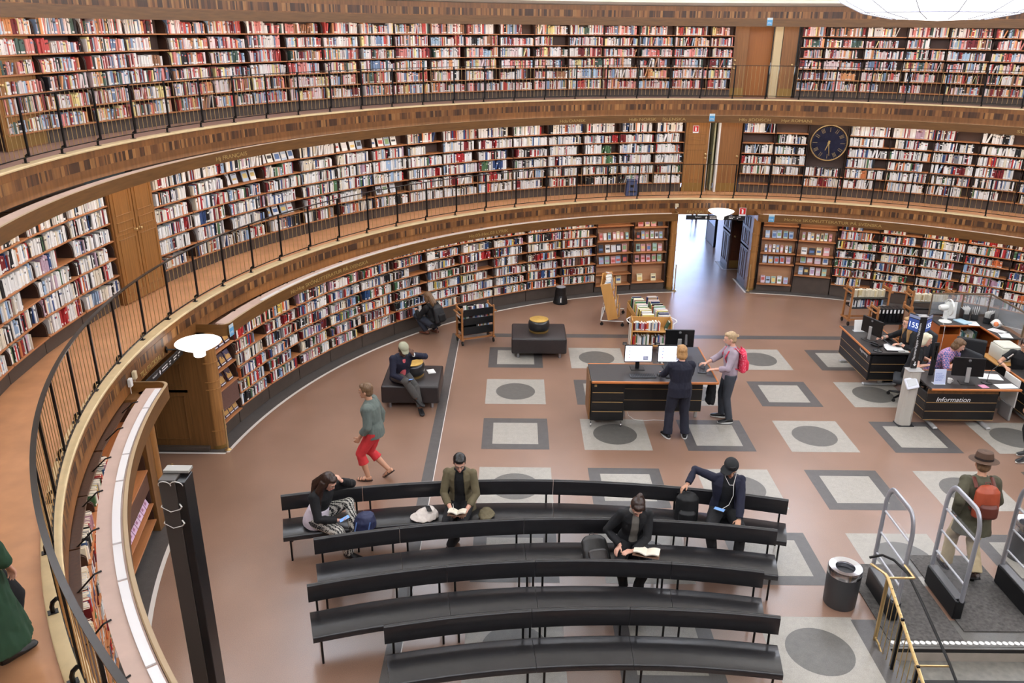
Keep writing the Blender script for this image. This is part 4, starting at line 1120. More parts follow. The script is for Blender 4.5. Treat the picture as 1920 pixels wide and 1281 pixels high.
def gate(label, x, y0, y1, h=1.43):
    t = thing('security_gate', label, 'gate', (x, (y0 + y1) / 2, .017), 0, 'tubular steel security gates')
    d = (y1 - y0) / 2
    b = MB(); b.rbox(-.055, .055, -d, d, 0, .26, .012); b.build('base', BLACK, t)
    b = MB(); b.rbox(-.05, .05, -d + .03, d - .03, .261, .275, .004); b.build('base_cap', mat('gate_grey', (104, 103, 104), rough=.4), t)
    pts = [(0, -d, .26), (0, -d, h - .28)]
    for k in range(1, 8): a = PI / 2 * k / 8; pts.append((0, -d + .20 * (1 - math.cos(a)) if False else -d + .16 * (1 - math.cos(a)), h - .28 + .28 * math.sin(a)))
    pts += [(0, -d + .17, h), (0, d - .17, h)]
    for k in range(7, 0, -1): a = PI / 2 * k / 8; pts.append((0, d - .16 * (1 - math.cos(a)), h - .28 + .28 * math.sin(a)))
    pts += [(0, d, h - .28), (0, d, .26)]
    b = MB(); b.tube(pts, .026, 10, flat=(1.3, .8)); b.build('tube_loop', mat('gate_tube', (172, 172, 178), rough=.35, metal=.5), t, smooth=60)
    b = MB(); b.rbox(-.012, .012, -d + .06, d - .06, .26, h - .3, .004)
    gl = mat('gate_glass', (200, 205, 210), rough=.1)
    gl.node_tree.nodes['Principled BSDF'].inputs['Alpha'].default_value = .06
    b.build('clear_panel', gl, t)
    for z in (.48, .78, 1.08):
        b = MB(); b.tube([(0, -d, z), (0, d, z)], .013, 8); b.build('rung', mat('gate_rung', (216, 216, 222), rough=.3, metal=.3), t, smooth=40)
gate('steel security gate behind the waste bin', -.62, -2.90, -2.22)
gate('middle steel security gate, left of the man in the hat', .14, -2.86, -2.16)
gate('steel security gate right of the man in the hat, at the photo edge', 1.02, -2.80, -2.14)
def mast():
    t = thing('cable_mast', 'tall dark square mast with white cable ties, in front of the near canopy', 'mast', (-8.06, -4.28, .004))
    h = 2.72
    b = MB(); b.rbox(-.13, .02, -.10, .10, 0, h, .006); b.build('grey_duct', mat('mast_grey', (70, 64, 60), rough=.45), t)
    b = MB(); b.rbox(.022, .10, -.10, .10, 0, h - .02, .006); b.build('black_profile', BLACK, t)
    b = MB(); b.rbox(-.13, .10, .02, .12, h + .001, h + .03, .004); b.build('cap', GREYPAINT, t)
    for z in (2.45, 2.28):
        b = MB(); b.tube([(.03, -.11, z - .02), (-.05, -.12, z - .04), (-.135, -.105, z), (-.135, .06, z + .05)], .004, 5); b.tube([(.03, -.11, z - .02), (.06, -.13, z + .02), (.03, -.10, z + .03)], .007, 5); b.build('cable_tie', WHITE, t)
    for cx in (-.075, .03):
        b = MB(); b.tube([(cx + .055 * math.cos(q * .524), -.10 - .02 * math.sin(q * .524), h - .05 + .05 * math.sin(q * .524)) for q in range(13)], .004, 5); b.build('tie_loop', WHITE, t)
    b = MB(); b.rbox(-.22, .2, -.2, .2, 0, .012, .003); b.build('foot_plate', BLACK, t)
mast()

# ---------------------------------------------------------------- book trolleys
TRW = wood('trolley_wood', (168, 112, 66), axis='z', var=.15); TRP = wood('trolley_pale', (206, 152, 86), axis='z', var=.08)
def loose_book(M, w, d, h, c, label, group, lying=False):
    LOOSE.append((M, w, d, h, c, srgb(238, 236, 230) if random.random() < .5 else None, None, label, group))
def castor(b, x, y, r=.05):
    b.tube([(x - .012, y, r), (x + .012, y, r)], r, 14)
    b.tube([(x, y, r * 1.2), (x, y, r * 2 + .02)], .010, 6)
r2 = random.Random(21); random.seed(3)
def row_of_books(T, x0, x1, y, z, pal, where, group, hmin=.16, hmax=.21, lean=0, gap=.04, dmax=.15):
    x = x0; n = 0; out = []
    while x < x1 - .03:
        c = pick(r2, pal); j = r2.uniform(.88, 1.05); c = tuple(min(250, q * j) for q in c)
        w = r2.uniform(.018, .040)
        if r2.random() < gap: x += r2.uniform(.02, .06)
        n += 1; h = r2.uniform(hmin, hmax)
        d_ = min(dmax, h * .7); loose_book(T @ Matrix.Translation((x + w / 2, y, z + .001 + d_ * math.sin(rad(abs(lean))))) @ Matrix.Rotation(rad(lean), 4, 'X'), w, d_, h, c, '%s book, %s from left %s' % (cname(c), nth(n), where), group)
        x += w + .003
CREAMB = [((232, 220, 190), 50), ((222, 206, 170), 30), ((214, 196, 150), 15), ((190, 160, 110), 8)]
def trolley(label, loc, rz, L, H, levels, nmw, trough=True):
    """wooden trolley: two end frames, black trays, castors; x along the length"""
    t = thing('book_trolley', label, 'trolley', loc, rz)
    w = .20
    for s in (-1, 1):
        x = s * L / 2
        b = MB()
        for y in (-w + .03, w - .03): b.rbox(x - .02, x + .02, y - .022, y + .022, .16, H, .006)
        b.rbox(x - .03, x + .03, -w - .02, w + .02, .12, .16, .006); b.rbox(x - .016, x + .016, -w + .04, w - .04, H - .10, H - .05, .005)
        b.tube([(x + s * .06, -w + .0, H - .14), (x + s * .06, w - .0, H - .14)], .016, 8); b.rbox(min(x, x + s * .07), max(x, x + s * .07), -w + .01, -w + .04, H - .155, H - .125, .004); b.rbox(min(x, x + s * .07), max(x, x + s * .07), w - .04, w - .01, H - .155, H - .125, .004)
        b.build('end_frame', TRW, t)
        for y in (-w + .03, w - .03): b = MB(); castor(b, x, y); b.build('castor', BLACK, t, smooth=40)
    b = MB(); b.rbox(-L / 2 + .02, L / 2 - .02, -w + .05, -w + .09, .12, .155, .004); b.rbox(-L / 2 + .02, L / 2 - .02, w - .09, w - .05, .12, .155, .004); b.build('stretcher', TRW, t)
    for z, fr in levels:
        b = MB(); b.rbox(-L / 2 + .022, L / 2 - .022, -w + .01, w - .01, z, z + .014, .003)
        if trough: b.rbox(-L / 2 + .022, L / 2 - .022, -w - .02, -w + .0, z, z + fr, .003)
        b.rbox(-L / 2 + .022, L / 2 - .022, w - .012, w, z, z + fr * .8, .003); b.build('tray', BLACK, t)
    return Matrix.Translation(loc) @ Matrix.Rotation(rz, 4, 'Z')
MIXB = PAL[0]
# trolley by the curved shelves
T = trolley('wooden book trolley with three black trays, beside the crouching woman', (-5.93, 6.02, .004), rad(23), .72, .86, [(.26, .17), (.48, .15), (.68, .15)], 'a')
for z, w_ in ((.274, 'on the lowest tray of trolley by the curved shelves'), (.494, 'on the middle tray of trolley by the curved shelves'), (.694, 'on the top tray of trolley by the curved shelves')):
    row_of_books(T, -.32 if z > .3 else .02, .30, -.13, z + .002, MIXB, w_, 'books on the trolley by the curved shelves', .14, .165, -12 if z > .4 else -10)
t_ = thing('trolley_label', 'white paper label hanging on the end of the trolley by the curved shelves', 'label'); t_.matrix_world = T @ Matrix.Translation((-.385, 0, .66))
b = MB(); b.rbox(-.002, .002, -.11, .11, -.05, .05, .001); b.build('paper', WHITE, t_)
# two trolleys and binder rack behind the reception desk
T = trolley('wooden trolley with cream volumes, behind the woman with glasses', (3.16, 7.42, .004), rad(2), .86, .95, [(.42, .04), (.66, .04)], 'b', False)
row_of_books(T, -.38, .38, -.10, .674 + .002, CREAMB, 'on the upper shelf of trolley behind reception desk', 'cream volumes on the trolley behind the reception desk', .15, .18, gap=0)
row_of_books(T, -.38, .38, -.10, .434 + .002, MIXB, 'on the lower shelf of trolley behind reception desk', 'books on the trolley behind the reception desk', .15, .20)
T = trolley('wooden trolley with cream volumes, beyond the white fan', (4.38, 7.0, .004), rad(-3), .86, 1.0, [(.42, .04), (.70, .04)], 'c', False)
row_of_books(T, -.38, .38, -.10, .714 + .002, CREAMB, 'on the trolley beyond the white fan', 'cream volumes on the trolley beyond the white fan', .15, .18, gap=0)
T = trolley('small wooden rack of black binders behind the woman with glasses', (3.0, 5.85, .004), rad(2), .72, 1.0, [(.60, .02)], 'd', False)
for i in range(7):
    M = T @ Matrix.Translation((-.28 + i * .082, -.08, .616)); b = MB(); b.rbox(-.036, .036, 0, .24, 0, .30, .004, 0); b.box(-.018, .018, -.001, .0, .20, .28, 1)
    o = b.build('binder', [BLACK, mat('paper_white', (236, 234, 230), rough=.7)]); o.matrix_world = M; tag(o, '%s of the black ring binders from left, behind the woman with glasses' % nth(i + 1), 'binder', 'black ring binders on the wooden rack')
# slanted A-frame trolley and double-sided trough trolley by the far doorway
def a_trolley():
    loc = (-2.66, 7.52, .004)
    t = thing('book_trolley', 'slanted pale wood trolley on a white frame, left of the trough trolley', 'trolley', loc, rad(82))
    M = Matrix.Rotation(rad(-14), 4, 'X')
    b = MB(); b.rbox(-.50, -.47, -.10, .14, .18, 1.05, .004, M=M); b.rbox(.47, .50, -.10, .14, .18, 1.05, .004, M=M); b.build('side_board', TRP, t)
    b = MB(); b.rbox(-.48, .48, .12, .14, .18, 1.04, .003, M=M); b.build('back_board', TRP, t)
    for z in (.20, .42, .64, .86): b = MB(); b.rbox(-.468, .468, -.12, .118, z, z + .016, .003, M=M); b.rbox(-.468, .468, -.135, -.118, z, z + .05, .003, M=M); b.build('shelf', TRP, t)
    b = MB()
    for x in (-.46, .46): b.tube([(x, -.18, .12), (x, .34, .12), (x, .30, .3), (x, .16, 1.0), (x, .30, 1.02)], .014, 6)
    b.tube([(-.46, .34, .12), (.46, .34, .12)], .014, 6); b.build('white_frame', WHITE, t)
    b = MB()
    for x in (-.46, .46):
        for y in (-.16, .32): castor(b, x, y, .04)
    b.build('castor', BLACK, t)
    W = Matrix.Translation(loc) @ Matrix.Rotation(rad(82), 4, 'Z') @ M
    for z, k in ((.216, 'lowest'), (.436, 'second'), (.656, 'third'), (.876, 'top')):
        row_of_books(W, -.44, .40, -.10, z + .002, MIXB, 'on the %s shelf of the slanted trolley' % k, 'books on the slanted trolley by the far doorway', .15, .19)
a_trolley()
def trough_trolley():
    loc = (-2.03, 6.55, .004)
    t = thing('book_trolley', 'long pale wood trough trolley full of upright books, near the far doorway', 'trolley', loc, rad(4))
    b = MB()
    for x in (-.36, -.01, .34): b.rbox(x - .008, x + .008, -.60, .75, .40, .52, .003)
    b.rbox(-.36, .34, .74, .756, .40, .56, .003); b.rbox(-.36, .34, -.61, -.594, .40, .56, .003); b.rbox(-.36, .34, -.60, .75, .385, .40, .002); b.build('trough', TRP, t)
    b = MB(); b.rbox(-.37, .35, -.62, -.60, .12, .385, .003); b.rbox(-.37, .35, .755, .77, .12, .385, .003); b.build('end_board', TRP, t)
    b = MB()
    for x in (-.33, .31):
        for y in (-.55, .70): castor(b, x, y, .05)
    b.build('castor', BLACK, t)
    W = Matrix.Translation(loc) @ Matrix.Rotation(rad(4), 4, 'Z')
    for col, x in (('left', -.185), ('right', .165)):
        y = -.57; n = 0
        while y < .70:
            th = r2.uniform(.014, .034); n += 1
            c = pick(r2, [((238, 236, 232), 30), ((60, 64, 110), 10), ((216, 90, 70), 10), ((236, 214, 120), 10), ((92, 150, 110), 9), ((30, 30, 34), 12), ((170, 200, 220), 8), ((230, 190, 190), 8), ((176, 140, 110), 6)])
            w = r2.uniform(.20, .27); h = r2.uniform(.24, .31)
            loose_book(W @ Matrix.Translation((x - w / 2, y + th / 2, .406)) @ Matrix.Rotation(rad(-90), 4, 'Z') @ Matrix.Rotation(rad(9), 4, 'Y'), th, w, h, c, '%s upright book, %s from the front in the %s trough' % (cname(c), nth(n), col), 'upright books in the trough trolley')
            y += th + r2.uniform(.012, .03)
trough_trolley()
def low_case(label, loc, rz):
    t = thing('book_trolley', label, 'trolley', loc, rz)
    L = .84
    b = MB(); b.rbox(-L / 2, -L / 2 + .02, -.16, .16, .12, .74, .004); b.rbox(L / 2 - .02, L / 2, -.16, .16, .12, .74, .004); b.build('side_board', TRP, t)
    b = MB(); b.rbox(-L / 2 + .02, L / 2 - .02, .145, .16, .12, .72, .003); b.build('back_board', TRP, t)
    for z in (.16, .48): b = MB(); b.rbox(-L / 2 + .021, L / 2 - .021, -.17, .144, z, z + .018, .003); b.build('shelf', TRP, t)
    b = MB()
    for s in (-1, 1): b.tube([(s * (L / 2 + .02), .12, .10), (s * (L / 2 + .02), .12, .72), (s * (L / 2 + .10), .02, .70), (s * (L / 2 + .10), -.10, .70), (s * (L / 2 + .02), -.14, .66), (s * (L / 2 + .02), -.14, .10)], .013, 6)
    b.build('white_handle', WHITE, t)
    b = MB()
    for x in (-.38, .38):
        for y in (-.13, .13): castor(b, x, y, .045)
    b.build('castor', BLACK, t)
    return Matrix.Translation(loc) @ Matrix.Rotation(rz, 4, 'Z')
T = low_case('low pale wood book trolley with two shelves, behind the computer desk', (-2.17, 5.55, .004), rad(-2))
row_of_books(T, -.38, .20, -.12, .50, MIXB, 'on the upper shelf of the low trolley', 'books on the low trolley behind the computer desk', .15, .20)
row_of_books(T, -.38, .36, -.12, .18, MIXB, 'on the lower shelf of the low trolley', 'books on the low trolley behind the computer desk', .16, .22)
loose_book(T @ Matrix.Translation((.30, -.10, .510)) @ Matrix.Rotation(rad(22), 4, 'Y'), .04, .15, .19, (44, 74, 58), 'dark green book leaning at the right end of the low trolley', 'books on the low trolley behind the computer desk')

# ---------------------------------------------------------------- desks
DESKTOP = mat('desk_top', (52, 48, 47), rough=.4, var=.06); DESKBLK = mat('desk_black', (22, 21, 22), rough=.45); EDGE = wood('desk_edge', (196, 118, 62), axis='x', var=.12, rough=.4); EDGEY = wood('desk_edge_y', (196, 118, 62), axis='y', var=.12, rough=.4)
LINE = mat('brass_line', (176, 140, 92), rough=.4); ALU = mat('alu_grey', (176, 174, 172), rough=.4, metal=.3); PAPER = mat('paper_white', (236, 234, 230), rough=.7)
def monitor(label, loc, rz, w=.50, h=.31, lit=True, stand=.14, tilt=0):
    t = thing('monitor', label, 'monitor', loc, rz)
    M = Matrix.Translation((0, 0, stand)) @ Matrix.Rotation(rad(tilt), 4, 'X')
    b = MB(); b.rbox(-w / 2, w / 2, -.012, .03, 0, h, .006, M=M); b.build('case', BLACK, t)
    if lit is not None:
        b = MB(); b.box(-w / 2 + .012, w / 2 - .012, -.0135, -.0125, .016, h - .012, M=M)
        o = b.build('screen', mat('screen_lit', (238, 242, 255), rough=.3, emit=1.15) if lit else mat('screen_dark', (20, 20, 24), rough=.2), t)
        if lit:
            r = random.Random(int(loc[0] * 100)); q = MB(); cols = [(210, 130, 140), (120, 150, 210), (90, 120, 190), (196, 204, 220)]
            for i in range(4): z = h * (.82 - i * .19); q.box(-w * .34, -w * .30, -.0142, -.0136, z, z + .016, 0, srgb(*cols[i % 3]), M=M)
            for i in range(4): z = h * (.84 - i * .12); q.box(w * .16, w * .30, -.0142, -.0136, z, z + .005, 0, srgb(206, 214, 226), M=M)
            q.box(w * .17, w * .36, -.0142, -.0136, h * .12, h * .36, 0, srgb(206, 210, 236), M=M); q.build('page_marks', mat('screen_marks', (255, 255, 255), attr=True, rough=.4), o)
    b = MB(); b.rbox(-.035, .035, .03, .055, -stand + .01, h * .5, .006, M=M); b.build('stand', ALU if lit is None else BLACK, t)
    b = MB(); b.rbox(-.12, .12, -.06, .13, 0, .012, .005); b.build('foot', BLACK, t)
    b = MB(); b.lathe([(.019, 0), (.022, .001), (.019, .002)], 20, M=M @ Matrix.Translation((0, .031, h - .045)) @ Matrix.Rotation(rad(-90), 4, 'X'), cap=False); b.box(-.011, .011, .030, .0325, h - .049, h - .041, M=M); b.build('ring_logo', mat('logo_grey', (180, 180, 184), rough=.4), t)
    return t
def keyboard(label, loc, rz):
    t = thing('keyboard', label, 'keyboard', loc, rz)
    b = MB(); b.rbox(-.22, .22, -.075, .075, 0, .018, .006); b.build('case', mat('kb_grey', (90, 92, 98), rough=.5), t)
    b = MB()
    for i in range(5):
        for j in range(14): b.box(-.205 + j * .0295, -.205 + j * .0295 + .024, -.06 + i * .025, -.06 + i * .025 + .02, .018, .023)
    b.build('keys', BLACK, t)
def mouse(label, loc, rz=0):
    o = MB(); o.sphere((0, 0, .0), (.028, .048, .030), 12, 8)
    for i, p in enumerate(o.v): o.v[i] = (p[0], p[1], max(0, p[2]))
    q = o.build('computer_mouse', BLACK, None, smooth=60, loc=loc, rotz=rz); tag(q, label, 'mouse')
def sheet(label, loc, rz, w=.21, h=.30, m=None, name='paper_sheet', th=.002):
    b = MB(); b.rbox(-w / 2, w / 2, -h / 2, h / 2, 0, th, .0005)
    if m is None:
        b.box(-w * .4, w * .4, h * .34, h * .38, th, th + .0004, 1)
        for i in range(6): b.box(-w * .4, w * (.1 + .3 * ((i * 37) % 10) / 10), h * (.24 - i * .09), h * (.255 - i * .09), th, th + .0004, 1)
    o = b.build(name, [m or PAPER, mat('print_grey', (170, 170, 180), rough=.7)], None, False, loc, rz); tag(o, label, 'paper')
def desk_front(t, x0, x1, y, z0, z1, nm='front_panel', axis='x', lines=2):
    b = MB()
    if axis == 'x': b.rbox(x0, x1, y, y + .03, z0, z1, .003)
    else: b.rbox(y, y + .03, x0, x1, z0, z1, .003)
    o = b.build(nm, DESKBLK, t)
    b = MB()
    for k in range(lines + 1):
        z = z0 + (z1 - z0) * (k) / (lines + 1)
        if axis == 'x': b.box(x0, x1, y - .002, y, z, z + .010)
        else: b.box(y - .002, y, x0, x1, z, z + .010)
    b.build('brass_line', LINE, o)
def sit_desk(t, x0, x1, y0, y1, z, edges):
    b = MB(); b.rbox(x0, x1, y0, y1, z - .035, z, .004); b.build('desk_top', DESKTOP, t)
    for e in edges:
        b = MB()
        if e == 'S': b.rbox(x0, x1, y0 - .03, y0 - .001, z - .036, z + .004, .008)
        if e == 'N': b.rbox(x0, x1, y1 + .001, y1 + .03, z - .036, z + .004, .008)
        if e == 'W': b.rbox(x0 - .03, x0 - .001, y0, y1, z - .036, z + .004, .008)
        if e == 'E': b.rbox(x1 + .001, x1 + .03, y0, y1, z - .036, z + .004, .008)
        b.build('wooden_edge', EDGE if e in 'SN' else EDGEY, t)
def t_leg(t, x, y0, y1, z, axis='y'):
    b = MB()
    if axis == 'y': b.rbox(x - .04, x + .04, y0, y1, .0, .05, .015); b.rbox(x - .03, x + .03, (y0 + y1) / 2 - .04, (y0 + y1) / 2 + .04, .05, z - .036, .006)
    else: b.rbox(y0, y1, x - .04, x + .04, .0, .05, .015); b.rbox((y0 + y1) / 2 - .04, (y0 + y1) / 2 + .04, x - .03, x + .03, .05, z - .036, .006)
    b.build('leg', ALU, t)
# standing computer desk
Zc = .93
t = thing('computer_desk', 'black standing computer desk with orange wood edges, two people at it', 'desk', (0, 0, .004))
b = MB(); b.prism([(-3.77, 1.84), (-1.66, 1.84), (-1.66, 3.44), (-2.42, 3.44), (-2.42, 2.58), (-3.77, 2.58)], Zc - .035, Zc); b.build('desk_top', DESKTOP, t)
for a in ((-3.77, -1.64, 1.805, 1.838), (-3.77, -2.42, 2.582, 2.612)): b = MB(); b.rbox(*a, Zc - .036, Zc + .005, .008); b.build('wooden_edge', EDGE, t)
for a in ((-1.658, -1.628, 1.84, 3.44),): b = MB(); b.rbox(*a, Zc - .036, Zc + .005, .008); b.build('wooden_edge', EDGEY, t)
b = MB(); b.rbox(-3.79, -3.765, 1.95, 2.56, .16, Zc - .04, .004); b.build('end_panel', W_MID, t)
o = thing('drawer_unit', '', ''); del o['label'], o['category']; o.parent = t
b = MB(); b.rbox(-3.755, -3.18, 1.99, 2.5, .12, Zc - .04, .004); b.build('carcass', DESKBLK, o)
for k, z in enumerate((.14, .32, .50)):
    b = MB(); b.rbox(-3.745, -3.19, 1.978, 1.989, z, z + .17, .002); b.box(-3.73, -3.205, 1.972, 1.979, z + .150, z + .162, 1); b.build('drawer', [DESKBLK, LINE], o)
b = MB(); b.box(-3.70, -3.66, 1.978, 1.989, .76, .80); b.build('lock', BRASS, o)
b = MB()
for x in (-3.74, -3.22):
    for y in (1.99, 2.46): castor(b, x, y, .04)
b.build('castor', CHROME, o)
desk_front(t, -3.16, -1.78, 2.28, .16, .80)
b = MB(); b.rbox(-3.16, -1.78, 2.26, 2.30, .80, Zc - .036, .003); b.build('top_rail', W_MID, t)
desk_front(t, 2.32, 3.40, -1.81, .16, .80, axis='y')
for x, y in ((-3.12, 2.40), (-1.84, 2.40), (-1.84, 3.36), (-2.36, 3.36)): b = MB(); b.rbox(x - .025, x + .025, y - .025, y + .025, 0, Zc - .036, .004); b.build('leg', ALU, t)
t = thing('desk_cable', 'white cable hanging to the floor under the computer desk', 'cable', (0, 0, .004)); b = MB(); b.tube([(-3.1, 2.36, .5), (-3.08, 2.34, .2), (-3.04, 2.31, .06), (-2.95, 2.25, .014), (-2.8, 2.2, .012), (-2.6, 2.24, .012), (-2.42, 2.22, .012), (-2.28, 2.32, .014), (-2.22, 2.38, .08), (-2.2, 2.4, .3), (-2.2, 2.40, .88)], .006, 5); b.build('cable', WHITE, t)
D0 = Zc + .0055
monitor('left lit monitor with keyboard in front, on the computer desk', (-2.93, 2.36, D0), 0, .48, .31)
monitor('lit monitor in front of the person in dark navy, on the computer desk', (-2.36, 2.36, D0), 0, .48, .31)
monitor('black monitor seen from behind, on the far part of the computer desk', (-2.08, 3.12, D0), rad(180), .52, .33, None, .13)
monitor('black monitor facing the man with the pink backpack', (-2.06, 2.62, D0), rad(78), .52, .33, None, .13)
keyboard('grey keyboard before the left lit monitor', (-2.88, 2.06, D0), rad(2)); mouse('black mouse right of the grey keyboard', (-2.60, 2.10, D0))
keyboard('keyboard before the person in dark navy', (-2.28, 2.06, D0), 0); keyboard('keyboard under the hands of the man with the pink backpack', (-1.80, 2.42, D0), rad(80))
for i, (x, y) in enumerate(((-3.17, 2.37), (-2.60, 2.37))):
    t = thing('camera_clip', 'small dark clip-on device at the top of the %s lit monitor' % ('left' if i == 0 else 'right'), 'device', (x, y, D0 + .45)); b = MB(); b.rbox(-.04, .03, -.02, .02, .002, .045, .004); b.build('body', BLACK, t); b = MB(); b.box(-.035, .025, -.022, -.02, .02, .026); b.build('stripe', WHITE, t)

# reception desk (left) with registration panel
Zr = .74
t = thing('reception_desk', 'black reception desk with orange wood edges where the woman with glasses sits', 'desk', (0, 0, .004))
sit_desk(t, 1.70, 2.46, 3.68, 5.20, Zr, 'WE')
desk_front(t, 3.72, 5.15, 1.72, .16, .66, 'side_panel', 'y'); desk_front(t, 1.76, 2.40, 3.72, .16, .66)
b = MB(); b.rbox(1.80, 2.40, 3.74, 4.2, .60, .66, .003); b.build('drawer', DESKBLK, t)
t_leg(t, 3.86, 1.72, 2.38, Zr, 'x'); t_leg(t, 5.02, 1.72, 2.38, Zr, 'x')
letter_on_plane('Registrering', .075, WTEXT, t, Matrix.Translation((1.716, 4.02, .60)) @ Matrix.Rotation(rad(-90), 4, 'Z') @ Matrix.Rotation(rad(90), 4, 'X'), align='CENTER', extrude=.0005)
Dr = Zr + .0095 - .004
monitor('black monitor seen from the side on the reception desk', (1.98, 4.40, Dr), rad(112), .50, .32, None, .12)
keyboard('keyboard before the woman with glasses', (2.30, 4.30, Dr), rad(92))
def sign_stand(label, loc, rz, w=.21, h=.28, m=None, lean=12, text=False):
    t = thing('sign_holder', label, 'sign', loc, rz)
    b = MB(); M = Matrix.Rotation(rad(-lean), 4, 'X'); b.rbox(-w / 2, w / 2, 0, .004, 0, h, .001, M=M); b.build('sheet', m or PAPER, t)
    b = MB(); b.rbox(-w / 2, w / 2, -.02, .09, 0, .004, .001); b.build('foot', mat('acrylic', (206, 210, 214), rough=.15), t)
    if text:
        b = MB(); r = random.Random(8)
        for i in range(9): dashes(b, -w * .38, w * r.uniform(.1, .4), h * (.72 - i * .06), h * .022, r, -.001)
        b.v = [tuple(M @ Vector(p)) for p in b.v]; b.build('small_print', mat('print_blue', (90, 120, 190), rough=.6), t)
sign_stand('white blank sign holder at the far end of the reception desk', (1.96, 4.85, Dr), rad(2), .26, .24)
sheet('white paper beside the hand of the woman with glasses', (2.22, 4.02, Dr), rad(20)); sheet('white paper at the corner of the reception desk', (2.36, 3.80, Dr), rad(-8), .2, .14)
t = thing('clipboard', 'closed pale notebook on the front corner of the reception desk', 'notebook', (2.22, 3.86, Dr + .0025), rad(-4)); b = MB(); b.rbox(-.17, .17, -.09, .09, 0, .014, .003); b.build('cover', BLACK, t); b = MB(); b.rbox(-.165, .165, -.085, .085, .0145, .018, .001); b.build('page', PAPER, t)
t = thing('telephone', 'black telephone on the reception desk', 'telephone', (1.98, 4.08, Dr), rad(30)); b = MB(); b.rbox(-.09, .09, -.09, .09, 0, .04, .012); b.build('base', BLACK, t); b = MB(); b.tube([(-.08, -.06, .055), (-.07, -.02, .065), (-.07, .05, .065), (-.08, .09, .055)], .018, 8); b.build('handset', BLACK, t, smooth=40)
t = thing('desk_lamp', 'small round black lamp base on the reception desk', 'lamp', (1.88, 3.80, Dr)); b = MB(); b.lathe([(.085, 0), (.085, .012), (.03, .03), (.012, .05), (.012, .12), (0, .125)], 20); b.build('base', BLACK, t, smooth=40)
mouse('black mouse on the reception desk', (2.30, 4.62, Dr), 1.2)

# information desk
t = thing('information_desk', 'black desk with orange wood edges lettered Information', 'desk', (0, 0, .004))
sit_desk(t, 2.08, 3.62, 2.08, 2.88, Zr, 'SN')
desk_front(t, 2.06, 3.28, 2.12, .12, .62); b = MB(); b.rbox(2.06, 3.28, 2.13, 2.15, .62, Zr - .036, .002); b.build('top_rail', W_MID, t)
desk_front(t, 2.155, 2.80, 2.06, .12, .62, 'side_panel', 'y')
t_leg(t, 2.24, 1.98, 2.75, Zr); t_leg(t, 3.16, 1.98, 2.75, Zr)
letter_on_plane('Information', .125, WTEXT, t, Matrix.Translation((2.22, 2.117, .475)) @ Matrix.Rotation(rad(90), 4, 'X'), extrude=.0008, font_shear=.18)
monitor('black monitor seen from behind on the information desk', (2.80, 2.36, Dr), rad(172), .52, .33, None, .12, 6)
sign_stand('blue printed notice in a stand on the information desk', (2.30, 2.26, Dr), 0, .20, .27, mat('notice_pale', (206, 214, 240), rough=.5), 10, True)
sheet('white printed sheet at the right front of the information desk', (3.42, 2.20, Dr), rad(4), .34, .19); sheet('pink note pad on the information desk', (3.02, 2.18, Dr), rad(8), .13, .13, mat('note_pink', (226, 150, 180), rough=.6), 'note_pad', .006)
t = thing('open_book', 'white papers lying open behind the monitor of the information desk', 'paper', (3.34, 2.60, Dr), rad(-10)); b = MB(); b.rbox(-.20, .0, -.13, .13, 0, .012, .003); b.rbox(.003, .20, -.13, .13, 0, .010, .003); b.build('pages', PAPER, t)
t = thing('desk_lamp', 'black desk lamp with a swinging arm on the information desk', 'lamp', (3.16, 2.34, Dr)); b = MB(); b.lathe([(.09, 0), (.09, .012), (.02, .02), (0, .022)], 22); b.build('base', BLACK, t, smooth=40)
b = MB(); b.tube([(0, 0, .02), (.02, .02, .20), (.46, .26, .38)], .006, 6); b.build('arm', BLACK, t, smooth=40); b = MB(); b.tube([(.43, .245, .37), (.54, .30, .415)], .016, 8); b.build('lamp_head', CHROME, t, smooth=40)
t = thing('telephone', 'white handset lying on the information desk', 'telephone', (3.12, 2.72, Dr), rad(10)); b = MB(); b.tube([(-.11, 0, .02), (-.05, 0, .03), (.06, 0, .03), (.12, 0, .02)], .018, 8); b.build('handset', WHITE, t, smooth=40)
t = thing('cup', 'small white cup on the information desk beside the notice', 'cup', (2.50, 2.32, Dr)); b = MB(); b.lathe([(.028, 0), (.038, .04), (.040, .085), (.036, .085), (.032, .01), (0, .008)], 18); b.build('bowl', WHITE, t, smooth=40); b = MB(); b.tube([(.036, 0, .07), (.06, 0, .06), (.058, 0, .03), (.034, 0, .025)], .005, 6); b.build('handle', WHITE, t, smooth=40)
# third desk at the right edge
t = thing('information_desk', 'black desk with orange wood edge cut off at the right edge of the photo', 'desk', (0, 0, .004))
sit_desk(t, 3.90, 5.3, 2.12, 2.95, Zr, 'SW'); desk_front(t, 3.92, 5.2, 2.18, .14, .66); desk_front(t, 2.22, 2.9, 3.92, .14, .66, 'side_panel', 'y'); t_leg(t, 4.05, 2.02, 2.85, Zr); t_leg(t, 5.1, 2.02, 2.85, Zr)
t = thing('desk_side_screen', 'white curved modesty screen between the information desk and the next desk', 'screen', (3.72, 2.45, .004)); b = MB(); b.rbox(-.012, .012, -.16, .30, .28, .80, .01); b.build('panel', WHITE, t); b = MB(); b.rbox(-.02, .02, -.10, .24, 0, .28, .004); b.build('foot', ALU, t)

